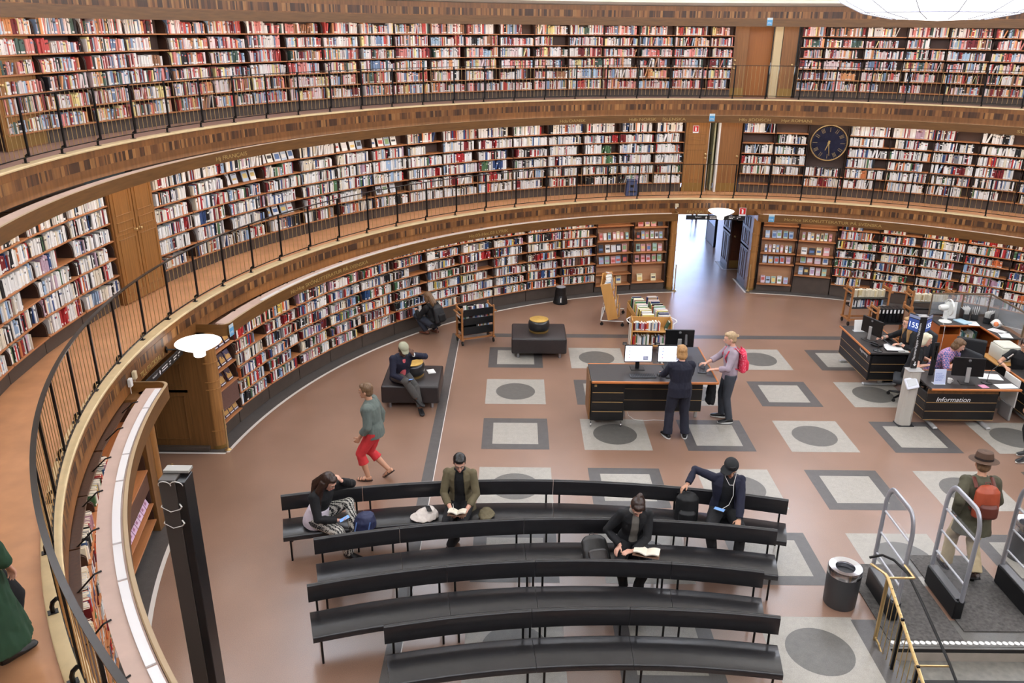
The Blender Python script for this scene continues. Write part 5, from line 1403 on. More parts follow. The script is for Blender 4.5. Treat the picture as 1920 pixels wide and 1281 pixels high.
# queue-ticket pillar with number display
t = thing('ticket_pillar', 'pale grey ticket pillar with a tall black number display pole', 'ticket machine', (1.78, 2.20, .004))
b = MB()
k = []
for i in range(9): a = rad(-140 + 100 * i / 8.0); k.append((.19 * math.cos(a) * .82, .19 * math.sin(a) + .10))
b.prism([(-.125, .07), (-.125, .02)] + [(q[0] * .95, max(-.09, q[1] - .02)) for q in k] + [(.125, .02), (.125, .07)], .012, 1.03); b.build('column', mat('kiosk_grey', (186, 180, 170), rough=.45), t)
b = MB(); b.rbox(-.14, .14, -.12, .10, 0, .012, .004); b.build('base_plate', BLACK, t); b = MB(); b.rbox(-.135, .135, -.10, .085, 1.03, 1.05, .008); b.build('cap', ALU, t)
b = MB(); M = Matrix.Translation((-.06, -.125, .84)) @ Matrix.Rotation(rad(-35), 4, 'X') @ Matrix.Rotation(rad(-12), 4, 'Y'); b.rbox(-.11, .11, -.012, .025, -.10, .10, .02, M=M, seg=2); o = b.build('ticket_dispenser', mat('dispenser_white', (224, 226, 236), rough=.35), t)
b = MB(); b.rbox(-.08, .08, -.016, -.012, -.05, .07, .003, M=M); b.build('touch_panel', mat('panel_grey', (200, 202, 204), rough=.3), o)
b = MB(); b.rbox(-.05, .05, .02, .075, 1.05, 1.98, .006); b.build('display_pole', BLKSIGN, t)
letter_on_plane('Nummerlappar • Numbers', .062, WTEXT, t, Matrix.Translation((-.02, .018, 1.20)) @ Matrix.Rotation(rad(90), 4, 'X') @ Matrix.Rotation(rad(90), 4, 'Z'), extrude=.0005)
b = MB(); b.prism([(-.008, 0), (.008, 0), (.008, .05), (.03, .05), (0, .085), (-.03, .05), (-.008, .05)], 0, .001, M=Matrix.Translation((0, .018, 1.18)) @ Matrix.Rotation(rad(90), 4, 'X') @ Matrix.Rotation(rad(180), 4, 'Z')); b.build('arrow', WTEXT, t)
SCRB = mat('display_blue', (60, 84, 150), rough=.2, emit=.25); DIG = mat('display_digits', (220, 228, 255), emit=1.2)
for s in (-1, 1):
    M = Matrix.Translation((s * .055, .02, 1.70)) @ Matrix.Rotation(rad(40 if s > 0 else -60), 4, 'Z')
    x0, x1 = (0, .21) if s > 0 else (-.21, 0)
    b = MB(); b.rbox(x0, x1, 0, .03, 0, .30, .004, M=M); o = b.build('number_screen_case', BLKSIGN, t)
    b = MB(); b.box(x0 + .01, x1 - .01, -.001, 0, .01, .22, M=M); b.build('number_screen', SCRB, o)
    b = MB(); b.box(x0 + .005, x1 - .005, -.001, 0, .235, .285, M=M); b.build('screen_header', mat('header_grey', (150, 160, 190), rough=.4), o)
    letter_on_plane('155', .13, DIG, o, M @ Matrix.Translation(((x0 + x1) / 2, -.0015, .07)) @ Matrix.Rotation(rad(90), 4, 'X'), align='CENTER', extrude=.0005)
b = MB(); b.rbox(-.08, .08, -.0, .12, 1.985, 2.0, .004); b.build('pole_top', ALU, t)
t = thing('name_post', 'short black lettered post beside the woman in the checked shirt', 'sign', (2.34, 2.66, Dr)); b = MB(); b.rbox(-.045, .045, -.01, .01, .0, .62, .004); b.build('board', BLKSIGN, t)
b = MB(); r = random.Random(9); dashes(b, .30, .56, -.012, .022, r); b.v = [(p[2], -.0115, p[0]) for p in b.v]; b.build('small_print', WTEXT, t)

# back counter with glass screen, fan, papers
OW = wood('counter_orange', (176, 94, 40), axis='x', var=.1); Zb = .98
t = thing('back_counter', 'orange wood counter with open shelves behind the information desks', 'counter', (0, 0, .004))
b = MB(); b.rbox(3.42, 4.62, 4.62, 5.16, Zb - .03, Zb, .004); b.rbox(4.22, 4.62, 3.9, 4.615, Zb - .03, Zb, .004); b.build('worktop', DESKTOP, t)
b = MB(); b.rbox(3.41, 4.22, 4.595, 4.619, Zb - .034, Zb + .004, .008); b.rbox(4.195, 4.219, 3.9, 4.60, Zb - .034, Zb + .004, .008); b.build('wooden_edge', OW, t)
b = MB(); b.rbox(3.46, 3.86, 4.66, 4.68, .06, .76, .003); b.build('front_panel', OW, t)
b = MB(); b.rbox(3.44, 3.46, 4.66, 5.14, .0, Zb - .03, .003); b.rbox(3.86, 3.88, 4.66, 5.14, 0, Zb - .03, .003); b.rbox(4.58, 4.60, 3.92, 5.14, 0, Zb - .03, .003); b.rbox(3.46, 4.58, 5.12, 5.14, .04, Zb - .03, .003); b.rbox(3.88, 4.58, 4.68, 5.12, .50, .52, .002); b.build('carcass', OW, t)
for i in range(9):
    c = pick(r2, [((80, 130, 130), 20), ((200, 180, 110), 10), ((60, 90, 90), 15), ((226, 222, 214), 20), ((120, 150, 110), 10)]); loose_book(Matrix.Translation((3.93 + i * .040, 4.72, .525)), .034, .2, r2.uniform(.22, .30), c, '%s folder, %s from left in the open shelf of the back counter' % (cname(c), nth(i + 1)), 'folders in the back counter')
t = thing('glass_screen', 'brown framed glass screen round the back counter', 'screen', (0, 0, Zb + .006))
fr = mat('screen_frame', (104, 84, 64), rough=.5); gl = mat('screen_glass', (190, 196, 200), rough=.15); gl.node_tree.nodes['Principled BSDF'].inputs['Alpha'].default_value = .28
b = MB(); b.rbox(3.45, 4.64, 5.17, 5.20, .46, .49, .004); b.rbox(4.64, 4.67, 3.95, 5.20, .46, .49, .004)
for x, y in ((3.46, 5.185), (4.1, 5.185), (4.655, 5.185), (4.655, 3.96)): b.rbox(x - .012, x + .012, y - .012, y + .012, 0.001, .46, .002)
b.build('frame', fr, t); b = MB(); b.box(3.48, 4.64, 5.183, 5.187, .04, .46); b.box(4.653, 4.657, 3.98, 5.17, .04, .46); b.build('glass', gl, t)
Db = Zb + .0085
t = thing('desk_fan', 'white desk fan standing at the left end of the back counter', 'fan', (3.62, 4.82, Db))
WP = mat('white_plastic', (236, 236, 230), rough=.35)
b = MB(); b.lathe([(.12, 0), (.12, .012), (.05, .03), (.03, .05), (.028, .20), (0, .205)], 24); b.build('stand', WP, t, smooth=40)
RY = Matrix.Translation((.02, 0, .30)) @ Matrix.Rotation(rad(90), 4, 'Y')
b = MB(); b.lathe([(0, -.20), (.05, -.19), (.065, -.12), (.05, -.03), (0, -.02)], 18, M=RY); b.build('motor', WP, t, smooth=50)
b = MB()
for i in range(10): rr_ = .03 + i * .015; b.tube([RY @ Vector((rr_ * math.cos(q * PI / 12), rr_ * math.sin(q * PI / 12), .06 - .04 * (i / 9) ** 2)) for q in range(25)], .0018, 4)
for q in range(12): a = q * PI / 6; b.tube([RY @ Vector((.02 * math.cos(a), .02 * math.sin(a), .062)), RY @ Vector((.165 * math.cos(a), .165 * math.sin(a), .02)), RY @ Vector((.165 * math.cos(a), .165 * math.sin(a), -.01))], .0025, 4)
b.lathe([(.163, -.012), (.170, -.012), (.170, .022), (.163, .022), (.163, -.012)], 36, M=RY, cap=False); b.build('cage', WP, t)
for k in range(3):
    b = MB(); a = k * 2 * PI / 3; b.add([RY @ Vector(p) for p in ((.02 * math.cos(a), .02 * math.sin(a), .0), (.14 * math.cos(a - .35), .14 * math.sin(a - .35), -.01), (.15 * math.cos(a), .15 * math.sin(a), .004), (.14 * math.cos(a + .45), .14 * math.sin(a + .45), .02), (.03 * math.cos(a + .8), .03 * math.sin(a + .8), .012))], [(0, 1, 2, 3, 4)]); b.build('blade', WP, t)
b = MB(); b.tube([(-.1, -.10, .01), (-.12, -.25, -.02), (-.12, -.262, -.3), (-.14, -.26, -.95)], .004, 5); b.build('cable', WP, t)
sign_stand('tall white folder standing behind the fan on the back counter', (3.80, 5.02, Db), 0, .26, .34, None, 6)
sign_stand('pale blue poster standing left of the white fan', (3.28, 5.30, .62), rad(-8), .24, .34, mat('poster_blue', (150, 178, 216), rough=.5), 10)
t = thing('side_cabinet', 'low dark cabinet under the pale blue poster', 'cabinet', (3.25, 5.33, .004)); b = MB(); b.rbox(-.15, .15, -.12, .15, 0, .612, .004); b.build('carcass', DESKBLK, t); b = MB(); b.rbox(-.14, .14, -.132, -.121, .02, .60, .003); b.build('door', DESKBLK, t)
for i, (x, y, a) in enumerate(((3.96, 4.80, 20), (4.12, 4.72, -12), (4.38, 4.30, 30), (4.40, 4.05, -15))):
    sheet(('pale blue papers before the fan on the back counter', 'white form in the middle of the back counter', 'white papers on the corner of the back counter', 'white sheet at the near end of the back counter')[i], (x, y, Db), rad(a), .21, .28, mat('paper_blue', (176, 206, 222), rough=.6) if i == 0 else None, th=.02 if i == 0 else .003)
for i, (x, y) in enumerate(((4.10, 5.02), (4.30, 5.0), (4.46, 4.78))):
    t = thing('magazine_file', '%s of the black letter trays with white papers, on the back counter' % ('leftmost', 'middle', 'rightmost')[i], 'file', (x, y, Db), rad(-10 - 20 * i)); b = MB(); b.rbox(-.06, .06, -.10, .10, 0, .01, .002); b.rbox(-.062, -.056, -.10, .10, 0.01, .20, .002); b.rbox(.056, .062, -.10, .10, 0.01, .20, .002); b.rbox(-.055, .055, -.104, -.098, .01, .12, .002); b.build('case', BLACK, t)
    for k in range(4): b = MB(); b.rbox(-.045 + k * .024, -.04 + k * .024, -.09, .09, .011, .22 + .012 * k, .001, M=Matrix.Rotation(rad(-4 + 3 * k), 4, 'Y')); b.build('paper', PAPER, t)
t = thing('plastic_bag', 'crumpled white and orange plastic bag on the back counter', 'bag', (4.46, 4.50, Db)); b = MB(); b.sphere((0, 0, .08), (.09, .10, .09), 12, 8)
b.v = [(p[0] * (1 + .2 * math.sin(p[2] * 60 + p[0] * 50)), p[1] * (1 + .2 * math.cos(p[2] * 40 + p[1] * 60)), max(.001, p[2])) for p in b.v]; b.build('bag_body', WHITE, t, smooth=50); b = MB(); b.sphere((-.04, -.06, .09), (.05, .05, .05), 10, 6); b.build('orange_print', mat('bag_orange', (226, 130, 80), rough=.5), t, smooth=50)
# printer on a stand, office chair
t = thing('printer_stand', 'small black cabinet with a pale wood top carrying the printer', 'cabinet', (4.20, 3.66, .004)); b = MB(); b.rbox(-.24, .26, -.28, .30, 0, .62, .004); b.build('carcass', DESKBLK, t); b = MB(); b.rbox(-.26, .28, -.30, .32, .621, .645, .004); b.build('top_board', TRP, t)
t = thing('printer', 'cream laser printer on the stand at the right edge', 'printer', (4.24, 3.70, .650)); b = MB(); b.rbox(-.18, .20, -.20, .22, 0, .26, .02, seg=2); b.build('housing', mat('printer_cream', (222, 218, 204), rough=.4), t, smooth=40)
b = MB(); b.rbox(-.16, .18, -.18, .20, .261, .30, .02); b.build('lid', mat('printer_cream', (222, 218, 204)), t); b = MB(); b.rbox(-.15, .17, -.206, -.2, .06, .11, .003); b.build('paper_drawer', mat('printer_line', (190, 186, 174), rough=.4), t)
def office_chair(label, loc, rz, seat=.50, back=True):
    t = thing('office_chair', label, 'chair', loc, rz); fab = mat('chair_fabric', (44, 46, 50), rough=.8, bump=.1, bscale=200)
    b = MB(); b.rbox(-.24, .24, -.24, .24, seat - .08, seat, .035, seg=3); b.build('seat', fab, t, smooth=50)
    if back: b = MB(); b.rbox(-.22, .22, .24, .31, .58, 1.05, .05, seg=3); b.build('backrest', fab, t, smooth=50)
    b = MB(); b.tube([(0, 0, seat - .08), (0, 0, .12)], .03, 10); b.build('gas_column', CHROME, t, smooth=40); 
    if back: b = MB(); b.tube([(0, .2, seat - .06), (0, .33, seat - .04), (0, .34, .75)], .02, 8); b.build('back_arm', BLACK, t, smooth=40)
    for k in range(5): a = k * 2 * PI / 5; b = MB(); b.tube([(0, 0, .12), (.28 * math.cos(a), .28 * math.sin(a), .075)], [.03, .018], 8); b.build('foot', BLACK, t); c = MB(); c.tube([(.28 * math.cos(a) - .015, .28 * math.sin(a), .033), (.28 * math.cos(a) + .015, .28 * math.sin(a), .033)], .032, 12); c.build('castor', BLACK, t)
office_chair('black office chair with a jacket over it, behind the information desk', (3.62, 3.80, .004), rad(150))
office_chair('dark grey office chair beside the woman in the checked shirt', (3.50, 3.16, .004), rad(110))
t = thing('jacket', 'black jacket hung over the back of the office chair', 'jacket'); t.matrix_world = Matrix.Translation((3.62, 3.80, .004)) @ Matrix.Rotation(rad(150), 4, 'Z')
b = MB(); b.rbox(-.25, .25, .315, .345, .55, 1.08, .012); b.rbox(-.25, .25, .20, .233, .70, 1.08, .012); b.rbox(-.25, .25, .21, .34, 1.056, 1.09, .012); b.build('cloth', mat('jacket_black', (24, 24, 26), rough=.8), t)
# ---------------------------------------------------------------- people
from mathutils import noise as mnoise
BAKE = bpy.data.scenes.new('workbench')      # empty side scene for shaping meshes, removed at the end
def ik(a, c, l1, l2, pole):
    """joint between a and c for bone lengths l1, l2, bent towards pole"""
    a, c, pole = Vector(a), Vector(c), Vector(pole)
    d = c - a; L = d.length; L2 = min(L, (l1 + l2) * .999); n = d.normalized()
    x = (l1 * l1 - l2 * l2 + L2 * L2) / (2 * L2); h = math.sqrt(max(0, l1 * l1 - x * x))
    p = pole - n * pole.dot(n)
    p = p.normalized() if p.length > 1e-6 else n.orthogonal().normalized()
    return a + n * x + p * h, a + n * L2
def loft(b, rings, n=20, mi=0):
    """rings of (centre, right vector, forward vector) half-axes, closed at both ends"""
    v = []; f = []
    for c, r, w in rings:
        c, r, w = Vector(c), Vector(r), Vector(w)
        for k in range(n):
            a = 2 * PI * k / n
            v.append(c + r * math.cos(a) + w * math.sin(a))
    m = len(rings)
    for i in range(m - 1):
        for k in range(n): f.append((i * n + k, i * n + (k + 1) % n, (i + 1) * n + (k + 1) % n, (i + 1) * n + k))
    f.append(tuple(range(n))[::-1]); f.append(tuple((m - 1) * n + k for k in range(n)))
    b.add(v, f, mi)
def fused(b, name, m, parent, voxel=.007, smooth_n=2, wrinkle=0.0, wscale=14.0, crop=None):
    """turns overlapping closed shapes into ONE continuous skin"""
    me = b.mesh('tmp', m); o = bpy.data.objects.new('tmp', me); BAKE.collection.objects.link(o)
    md = o.modifiers.new('r', 'REMESH'); md.mode = 'VOXEL'; md.voxel_size = voxel; md.use_smooth_shade = True
    with bpy.context.temp_override(scene=BAKE, view_layer=BAKE.view_layers[0]):
        dg = bpy.context.evaluated_depsgraph_get(); dg.update()
        out = bpy.data.meshes.new_from_object(o.evaluated_get(dg))
    bpy.data.objects.remove(o); bpy.data.meshes.remove(me)
    bm = bmesh.new(); bm.from_mesh(out)
    for _ in range(smooth_n): bmesh.ops.smooth_vert(bm, verts=bm.verts[:], factor=.5, use_axis_x=True, use_axis_y=True, use_axis_z=True)
    if wrinkle:
        bm.normal_update()
        for v in bm.verts:
            p = v.co * wscale; q = mnoise.noise((p.x, p.y, p.z * .55)) + .5 * mnoise.noise((p.x * 2.3, p.y * 2.3, p.z * 1.2 + 7))
            v.co += v.normal * (q * wrinkle)
    # keep the largest piece only
    seen = set(); best = []
    for v in bm.verts:
        if v in seen: continue
        st = [v]; seen.add(v); isl = []
        while st:
            q = st.pop(); isl.append(q)
            for e in q.link_edges:
                w = e.other_vert(q)
                if w not in seen: seen.add(w); st.append(w)
        if len(isl) > len(best): best = isl
    if len(best) < len(bm.verts): keep = set(best); bmesh.ops.delete(bm, geom=[v for v in bm.verts if v not in keep], context='VERTS')
    bm.to_mesh(out); bm.free()
    out.materials.clear(); out.materials.append(m); out.polygons.foreach_set('use_smooth', np.ones(len(out.polygons), dtype=bool))
    return link(name, out, parent)
def fabric(name, rgb, rough=.85, var=.12):
    return mat(name, rgb, rough=rough, var=var, scale=(10, 10, 10), bump=.08, bscale=300)
def patterned(name, c0, c1, kind):
    m = mat(name, c0, rough=.85, var=.05); nt = m.node_tree; N = nt.nodes; L = nt.links; b = N['Principled BSDF']
    tc = N.new('ShaderNodeTexCoord'); mp = N.new('ShaderNodeMapping'); L.new(tc.outputs['Object'], mp.inputs['Vector'])
    if kind == 'bands':
        t = N.new('ShaderNodeTexWave'); t.inputs['Scale'].default_value = 9; t.inputs['Distortion'].default_value = 5; t.inputs['Detail'].default_value = 3; t.inputs['Detail Scale'].default_value = 9; out = t.outputs['Fac']
    elif kind == 'dots':
        t = N.new('ShaderNodeTexVoronoi'); t.inputs['Scale'].default_value = 34; out = t.outputs['Distance']
    else:
        t = N.new('ShaderNodeTexChecker'); t.inputs['Scale'].default_value = 30; out = t.outputs['Fac']
    L.new(mp.outputs[0], t.inputs['Vector'])
    rp = N.new('ShaderNodeMapRange'); rp.inputs['From Min'].default_value = .42 if kind == 'bands' else .26; rp.inputs['From Max'].default_value = .58 if kind == 'bands' else .30; L.new(out, rp.inputs['Value'])
    mx = N.new('ShaderNodeMix'); mx.data_type = 'RGBA'; L.new(rp.outputs[0], mx.inputs['Factor']); mx.inputs['A'].default_value = srgb(*c1); mx.inputs['B'].default_value = srgb(*c0); L.new(mx.outputs['Result'], b.inputs['Base Color'])
    return m
SKIN = {'pale': mat('skin_pale', (226, 172, 148), rough=.55, var=.05), 'tan': mat('skin_tan', (206, 154, 124), rough=.55, var=.05), 'dark': mat('skin_dark', (98, 66, 50), rough=.5, var=.06)}
EYEW = mat('eye_white', (196, 186, 180), rough=.4); IRIS = mat('eye_iris', (44, 32, 26), rough=.2)
def hand(b, wrist, d, palm_n, side, curl=.5, spread=.012, s=1.0):
    """palm, four unequal bent fingers and a thumb leaving the side of the palm; d = direction of the fingers, palm_n = out of the palm"""
    w = Vector(wrist); d = Vector(d).normalized(); pn = Vector(palm_n); pn = (pn - d * pn.dot(d)).normalized(); u = d.cross(pn) * side     # u points to the thumb side
    loft(b, [(w - d * .012, u * .024 * s, pn * .018 * s), (w + d * .025 * s, u * .033 * s, pn * .015 * s), (w + d * .065 * s, u * .040 * s, pn * .014 * s), (w + d * .088 * s, u * .038 * s, pn * .011 * s)], 12)
    for k, (off, L) in enumerate(((.030, .072), (.010, .080), (-.011, .075), (-.031, .058))):
        p = w + d * .078 * s + u * off * s; dd = (d + u * (off * 4.5 * (spread / .012) * .22)).normalized(); pts = [p]; a = curl * (.8 + .1 * k)
        for seg in (.45, .32, .23):
            dd = (dd * math.cos(a) + pn * math.sin(a)).normalized(); p = p + dd * L * seg * s; pts.append(p); a = curl * .9
        b.tube(pts, [.0088 * s, .0082 * s, .0075 * s, .006 * s], 8)
    p = w + d * .022 * s + u * .026 * s; t1 = p + (d * .55 + u * .75 + pn * .25).normalized() * .042 * s; t2 = t1 + (d * .9 + u * .15 + pn * (.3 + curl * .4)).normalized() * .032 * s
    b.tube([p - u * .01, p, t1, t2], [.012 * s, .012 * s, .0095 * s, .0075 * s], 8)
class Person: pass
def person(label, loc, rz, pelvis=(0, 0, .90), neck=(0, .01, 1.40), head_dir=(0, 1, -.1), wr=(.2, .1, .85), wl=(-.2, .1, .85), ar=(.09, 0, .08), al=(-.09, 0, .08),
           kr=(.1, 1, .1), kl=(-.1, 1, .1), er=(.6, -1, -.3), el=(-.6, -1, -.3), fr=(.1, 1, 0), fl=(-.1, 1, 0), hr=None, hl=None, pr=(0, 0, -1), pl=(0, 0, -1), curl=(.45, .45), sh_turn=0.0, hip_turn=0.0,
           skin='pale', build=1.0, female=False, shoulder=.165, head_tilt=0.0, s=1.0, headlen=.10):
    P = Person(); P.t = t = thing('person', label, 'person', loc, rz); P.s = s
    up = Vector((0, 0, 1))
    P.pel = Vector(pelvis); P.neck = Vector(neck)
    spine = (P.neck - P.pel).normalized()
    P.hr_ = Vector((math.cos(hip_turn), math.sin(hip_turn), 0)); P.sr_ = Vector((math.cos(sh_turn), math.sin(sh_turn), 0))
    P.spine = spine
    def frame(t_): 
        r = (P.hr_ * (1 - t_) + P.sr_ * t_).normalized(); f = spine.cross(r).normalized(); f = -f if f.dot(Vector((-r.y, r.x, 0))) < 0 else f; return r, f
    P.frame = frame
    SP = P.neck - spine * .058
    P.shR, P.shL = SP + P.sr_ * shoulder - up * .012, SP - P.sr_ * shoulder - up * .012
    P.hipR, P.hipL = P.pel + P.hr_ * .085 - up * .02, P.pel - P.hr_ * .085 - up * .02
    P.wR, P.wL, P.aR, P.aL = map(Vector, (wr, wl, ar, al))
    la, lf, lt, lc = .275, .245, .42, .40
    P.eR, P.wR = ik(P.shR, P.wR, la, lf, er); P.eL, P.wL = ik(P.shL, P.wL, la, lf, el)
    P.kR, P.aR = ik(P.hipR, P.aR, lt, lc, kr); P.kL, P.aL = ik(P.hipL, P.aL, lt, lc, kl)
    P.fr, P.fl = Vector(fr).normalized(), Vector(fl).normalized()
    hd = Vector(head_dir).normalized(); P.hd = hd
    hrt = hd.cross(up).normalized(); hup = hrt.cross(hd).normalized()
    if head_tilt: q = Quaternion(hd, head_tilt); hrt = q @ hrt; hup = q @ hup
    P.hrt, P.hup = hrt, hup
    P.hc = P.neck + (spine * .6 + hup * .4).normalized() * headlen + hd * .03 + hup * .055
    b = MB(); k = build; fem = 1 if female else 0
    def ring_(t_, a, w, dx=0): r, f = frame(t_); return (P.pel + (P.neck - P.pel) * t_ + f * dx, r * a * k, f * w * k)
    P.torso = [ring_(-.12, .10, .075), ring_(-.04, .148 + .01 * fem, .105), ring_(.08, .150 + .008 * fem, .108), ring_(.30, .125 - .012 * fem, .092), ring_(.55, .145 - .01 * fem, .106, .008), ring_(.78, .160 - .012 * fem, .104, .006), ring_(.92, .135, .078), ring_(1.0, .062, .058), ring_(1.02, .054, .054)]
    loft(b, P.torso)
    b.tube([P.neck - spine * .05, P.neck + spine * .02, P.hc - hup * .05 - hd * .012], [.056, .050, .050], 14)
    for sh, e, w in ((P.shR, P.eR, P.wR), (P.shL, P.eL, P.wL)):
        m1 = sh.lerp(e, .4); m2 = e.lerp(w, .3)
        b.tube([sh + (SP - sh) * .25, sh, m1, e, m2, w], [.046 * k, .054 * k, .046 * k, .037, .038, .025], 12); b.sphere(sh, .054 * k, 12, 8); b.sphere(e, .038, 12, 8)
    for h, kn, a in ((P.hipR, P.kR, P.aR), (P.hipL, P.kL, P.aL)):
        b.tube([h + up * .03, h, h.lerp(kn, .35), h.lerp(kn, .75), kn, kn.lerp(a, .28), kn.lerp(a, .7), a], [.08 * k, .088 * k, .080 * k, .062, .053, .056, .042, .035], 14); b.sphere(kn, .053, 12, 8)
    for a, f in ((P.aR, P.fr), (P.aL, P.fl)):
        rr = f.cross(up).normalized(); un = rr.cross(f).normalized()
        loft(b, [(a - f * .05 - un * .035, rr * .028, un * .028), (a - un * .035, rr * .036, un * .040), (a + f * .07 - un * .045, rr * .042, un * .028), (a + f * .13 - un * .055, rr * .044, un * .019), (a + f * .165 - un * .058, rr * .032, un * .014)], 12)
    dr = Vector(hr) if hr else (P.wR - P.eR); dl = Vector(hl) if hl else (P.wL - P.eL)
    hand(b, P.wR, dr, pr, 1, curl[0]); hand(b, P.wL, dl, pl, -1, curl[1])
    # head: skull, jaw, brow, nose, chin, ears
    H = P.hc
    def hp(x, y, z): return H + hrt * x + hd * y + hup * z
    loft(b, [(hp(0, .012, -.112), hrt * .022, hd * .022), (hp(0, .018, -.100), hrt * .040, hd * .050), (hp(0, .010, -.075), hrt * .056, hd * .072), (hp(0, .0, -.035), hrt * .066, hd * .084), (hp(0, -.006, .01), hrt * .073, hd * .092), (hp(0, -.012, .05), hrt * .074, hd * .092), (hp(0, -.014, .085), hrt * .060, hd * .074), (hp(0, -.014, .105), hrt * .034, hd * .042), (hp(0, -.014, .112), hrt * .01, hd * .012)], 20)
    loft(b, [(hp(0, .083, .022), hrt * .008, hd * .006), (hp(0, .096, -.005), hrt * .010, hd * .012), (hp(0, .104, -.028), hrt * .015, hd * .014), (hp(0, .092, -.038), hrt * .013, hd * .010)], 10)
    b.sphere(hp(0, .070, -.098), .020, 10, 6); b.tube([hp(-.045, .074, .024), hp(0, .084, .026), hp(.045, .074, .024)], .011, 8)
    b.tube([hp(-.02, .083, -.060), hp(0, .087, -.058), hp(.02, .083, -.060)], .009, 8)
    for sx in (-1, 1):
        M = Matrix.Translation(hp(sx * .076, -.010, -.012)) @ Matrix((hrt, hd, hup)).transposed().to_4x4()
        b.sphere((0, 0, 0), (.012, .020, .032), 10, 8, M=M)
    P.hp = hp; P.skin = SKIN[skin]
    P.body = fused(b, 'body', SKIN[skin], t, .006, 2)
    for sx in (-1, 1):
        q = MB(); q.sphere(hp(sx * .031, .0760, -.002), .0100, 10, 8); o = q.build('eye', EYEW, t, smooth=60)
        q = MB(); q.sphere(hp(sx * .031, .0795, -.003), .0073, 10, 8); q.build('iris', IRIS, o, smooth=60)
    q = MB(); q.tube([hp(-.024, .086, -.062), hp(-.008, .0945, -.0605), hp(0, .094, -.0615), hp(.008, .0945, -.0605), hp(.024, .086, -.062)], [.003, .0055, .005, .0055, .003], 8); q.build('lips', mat('lips_' + skin, {'pale': (190, 108, 100), 'tan': (170, 96, 84), 'dark': (84, 48, 42)}[skin], rough=.4), t, smooth=60)
    return P
def brows(P, m):
    for sx in (-1, 1):
        q = MB(); q.tube([P.hp(sx * .014, .0925, .027), P.hp(sx * .032, .090, .033), P.hp(sx * .052, .077, .027)], [.0035, .0045, .0028], 6); q.build('eyebrow', m, P.t, smooth=60)
def top(P, m, name='shirt', sleeve='long', g=.014, hem=-.10, wr=.004, loose=1.0, collar=True, skirt=0.0):
    """upper garment following torso and arms; sleeve: long, roll (to mid forearm), elbow, short"""
    b = MB(); up = Vector((0, 0, 1)); rg = []
    for i, (c, r, w) in enumerate(P.torso):
        rg.append((c, r.normalized() * (r.length * (loose if i < 6 else 1) + g), w.normalized() * (w.length * (loose if i < 6 else 1) + g)))
    c, r, w = P.torso[1]; base = P.pel + P.spine * hem
    rg[0] = (base, r.normalized() * (r.length * loose + g + skirt), w.normalized() * (w.length * loose + g + skirt))
    rg = rg[:8]
    c, r, w = P.torso[7]; rg[7] = (P.neck + P.spine * .005, r.normalized() * .068, w.normalized() * .064)
    loft(b, rg, 24)
    frac = {'long': 1.0, 'roll': .62, 'elbow': .15, 'short': -.45, 'none': None}[sleeve]
    for sh, e, w in (((P.shR, P.eR, P.wR), (P.shL, P.eL, P.wL)) if frac is not None else ()):
        inn = sh + (P.neck - P.spine * .05 - sh) * .35; m1 = sh.lerp(e, .45)
        if frac >= 0:
            end = e.lerp(w, frac * .97); pts = [inn, sh, m1, e]; rs = [.055 + g, .060 + g, .050 + g, .043 + g]
            if frac > .3: pts.append(e.lerp(w, .35)); rs.append(.042 + g)
            pts.append(end); rs.append((.030 if frac > .9 else .040) + g)
        else: end = sh.lerp(e, .62); pts = [inn, sh, sh.lerp(e, .35), end]; rs = [.055 + g, .060 + g, .054 + g, .056 + g]
        b.tube(pts, rs, 14); b.sphere(sh, .060 + g, 12, 8)
        if frac > .2: b.sphere(e, .043 + g, 12, 8)
    if collar: b.tube([P.neck + P.spine * -.02, P.neck + P.spine * .018], [.072, .066], 16)
    return fused(b, name, m, P.t, .008, 2, wr)
def cuffs(P, m, sides='RL', wid=.03):
    for q in sides:
        e, w = (P.eR, P.wR) if q == 'R' else (P.eL, P.wL)
        b = MB(); d = (w - e).normalized(); b.tube([w - d * wid, w + d * .008], [.040, .037], 14); b.build('cuff', m, P.t, smooth=40)
def trousers(P, m, g=.012, ankle=1.0, flare=.045, wr=.004, name='trousers'):
    b = MB(); up = Vector((0, 0, 1)); rg = [(c, r.normalized() * (r.length + g), w.normalized() * (w.length + g)) for c, r, w in P.torso[:4]]
    rg[3] = (P.torso[3][0].lerp(P.torso[2][0], .55), P.torso[3][1] * 1.08, P.torso[3][2] * 1.08)
    loft(b, rg, 24)
    for h, kn, a in ((P.hipR, P.kR, P.aR), (P.hipL, P.kL, P.aL)):
        end = kn.lerp(a, ankle)
        b.tube([h + up * .03, h, h.lerp(kn, .4), kn, kn.lerp(end, .5), end], [.088 + g, .094 + g, .080 + g, .060 + g, .054 + g, flare + g], 16); b.sphere(kn, .060 + g, 12, 8)
    return fused(b, name, m, P.t, .008, 2, wr)
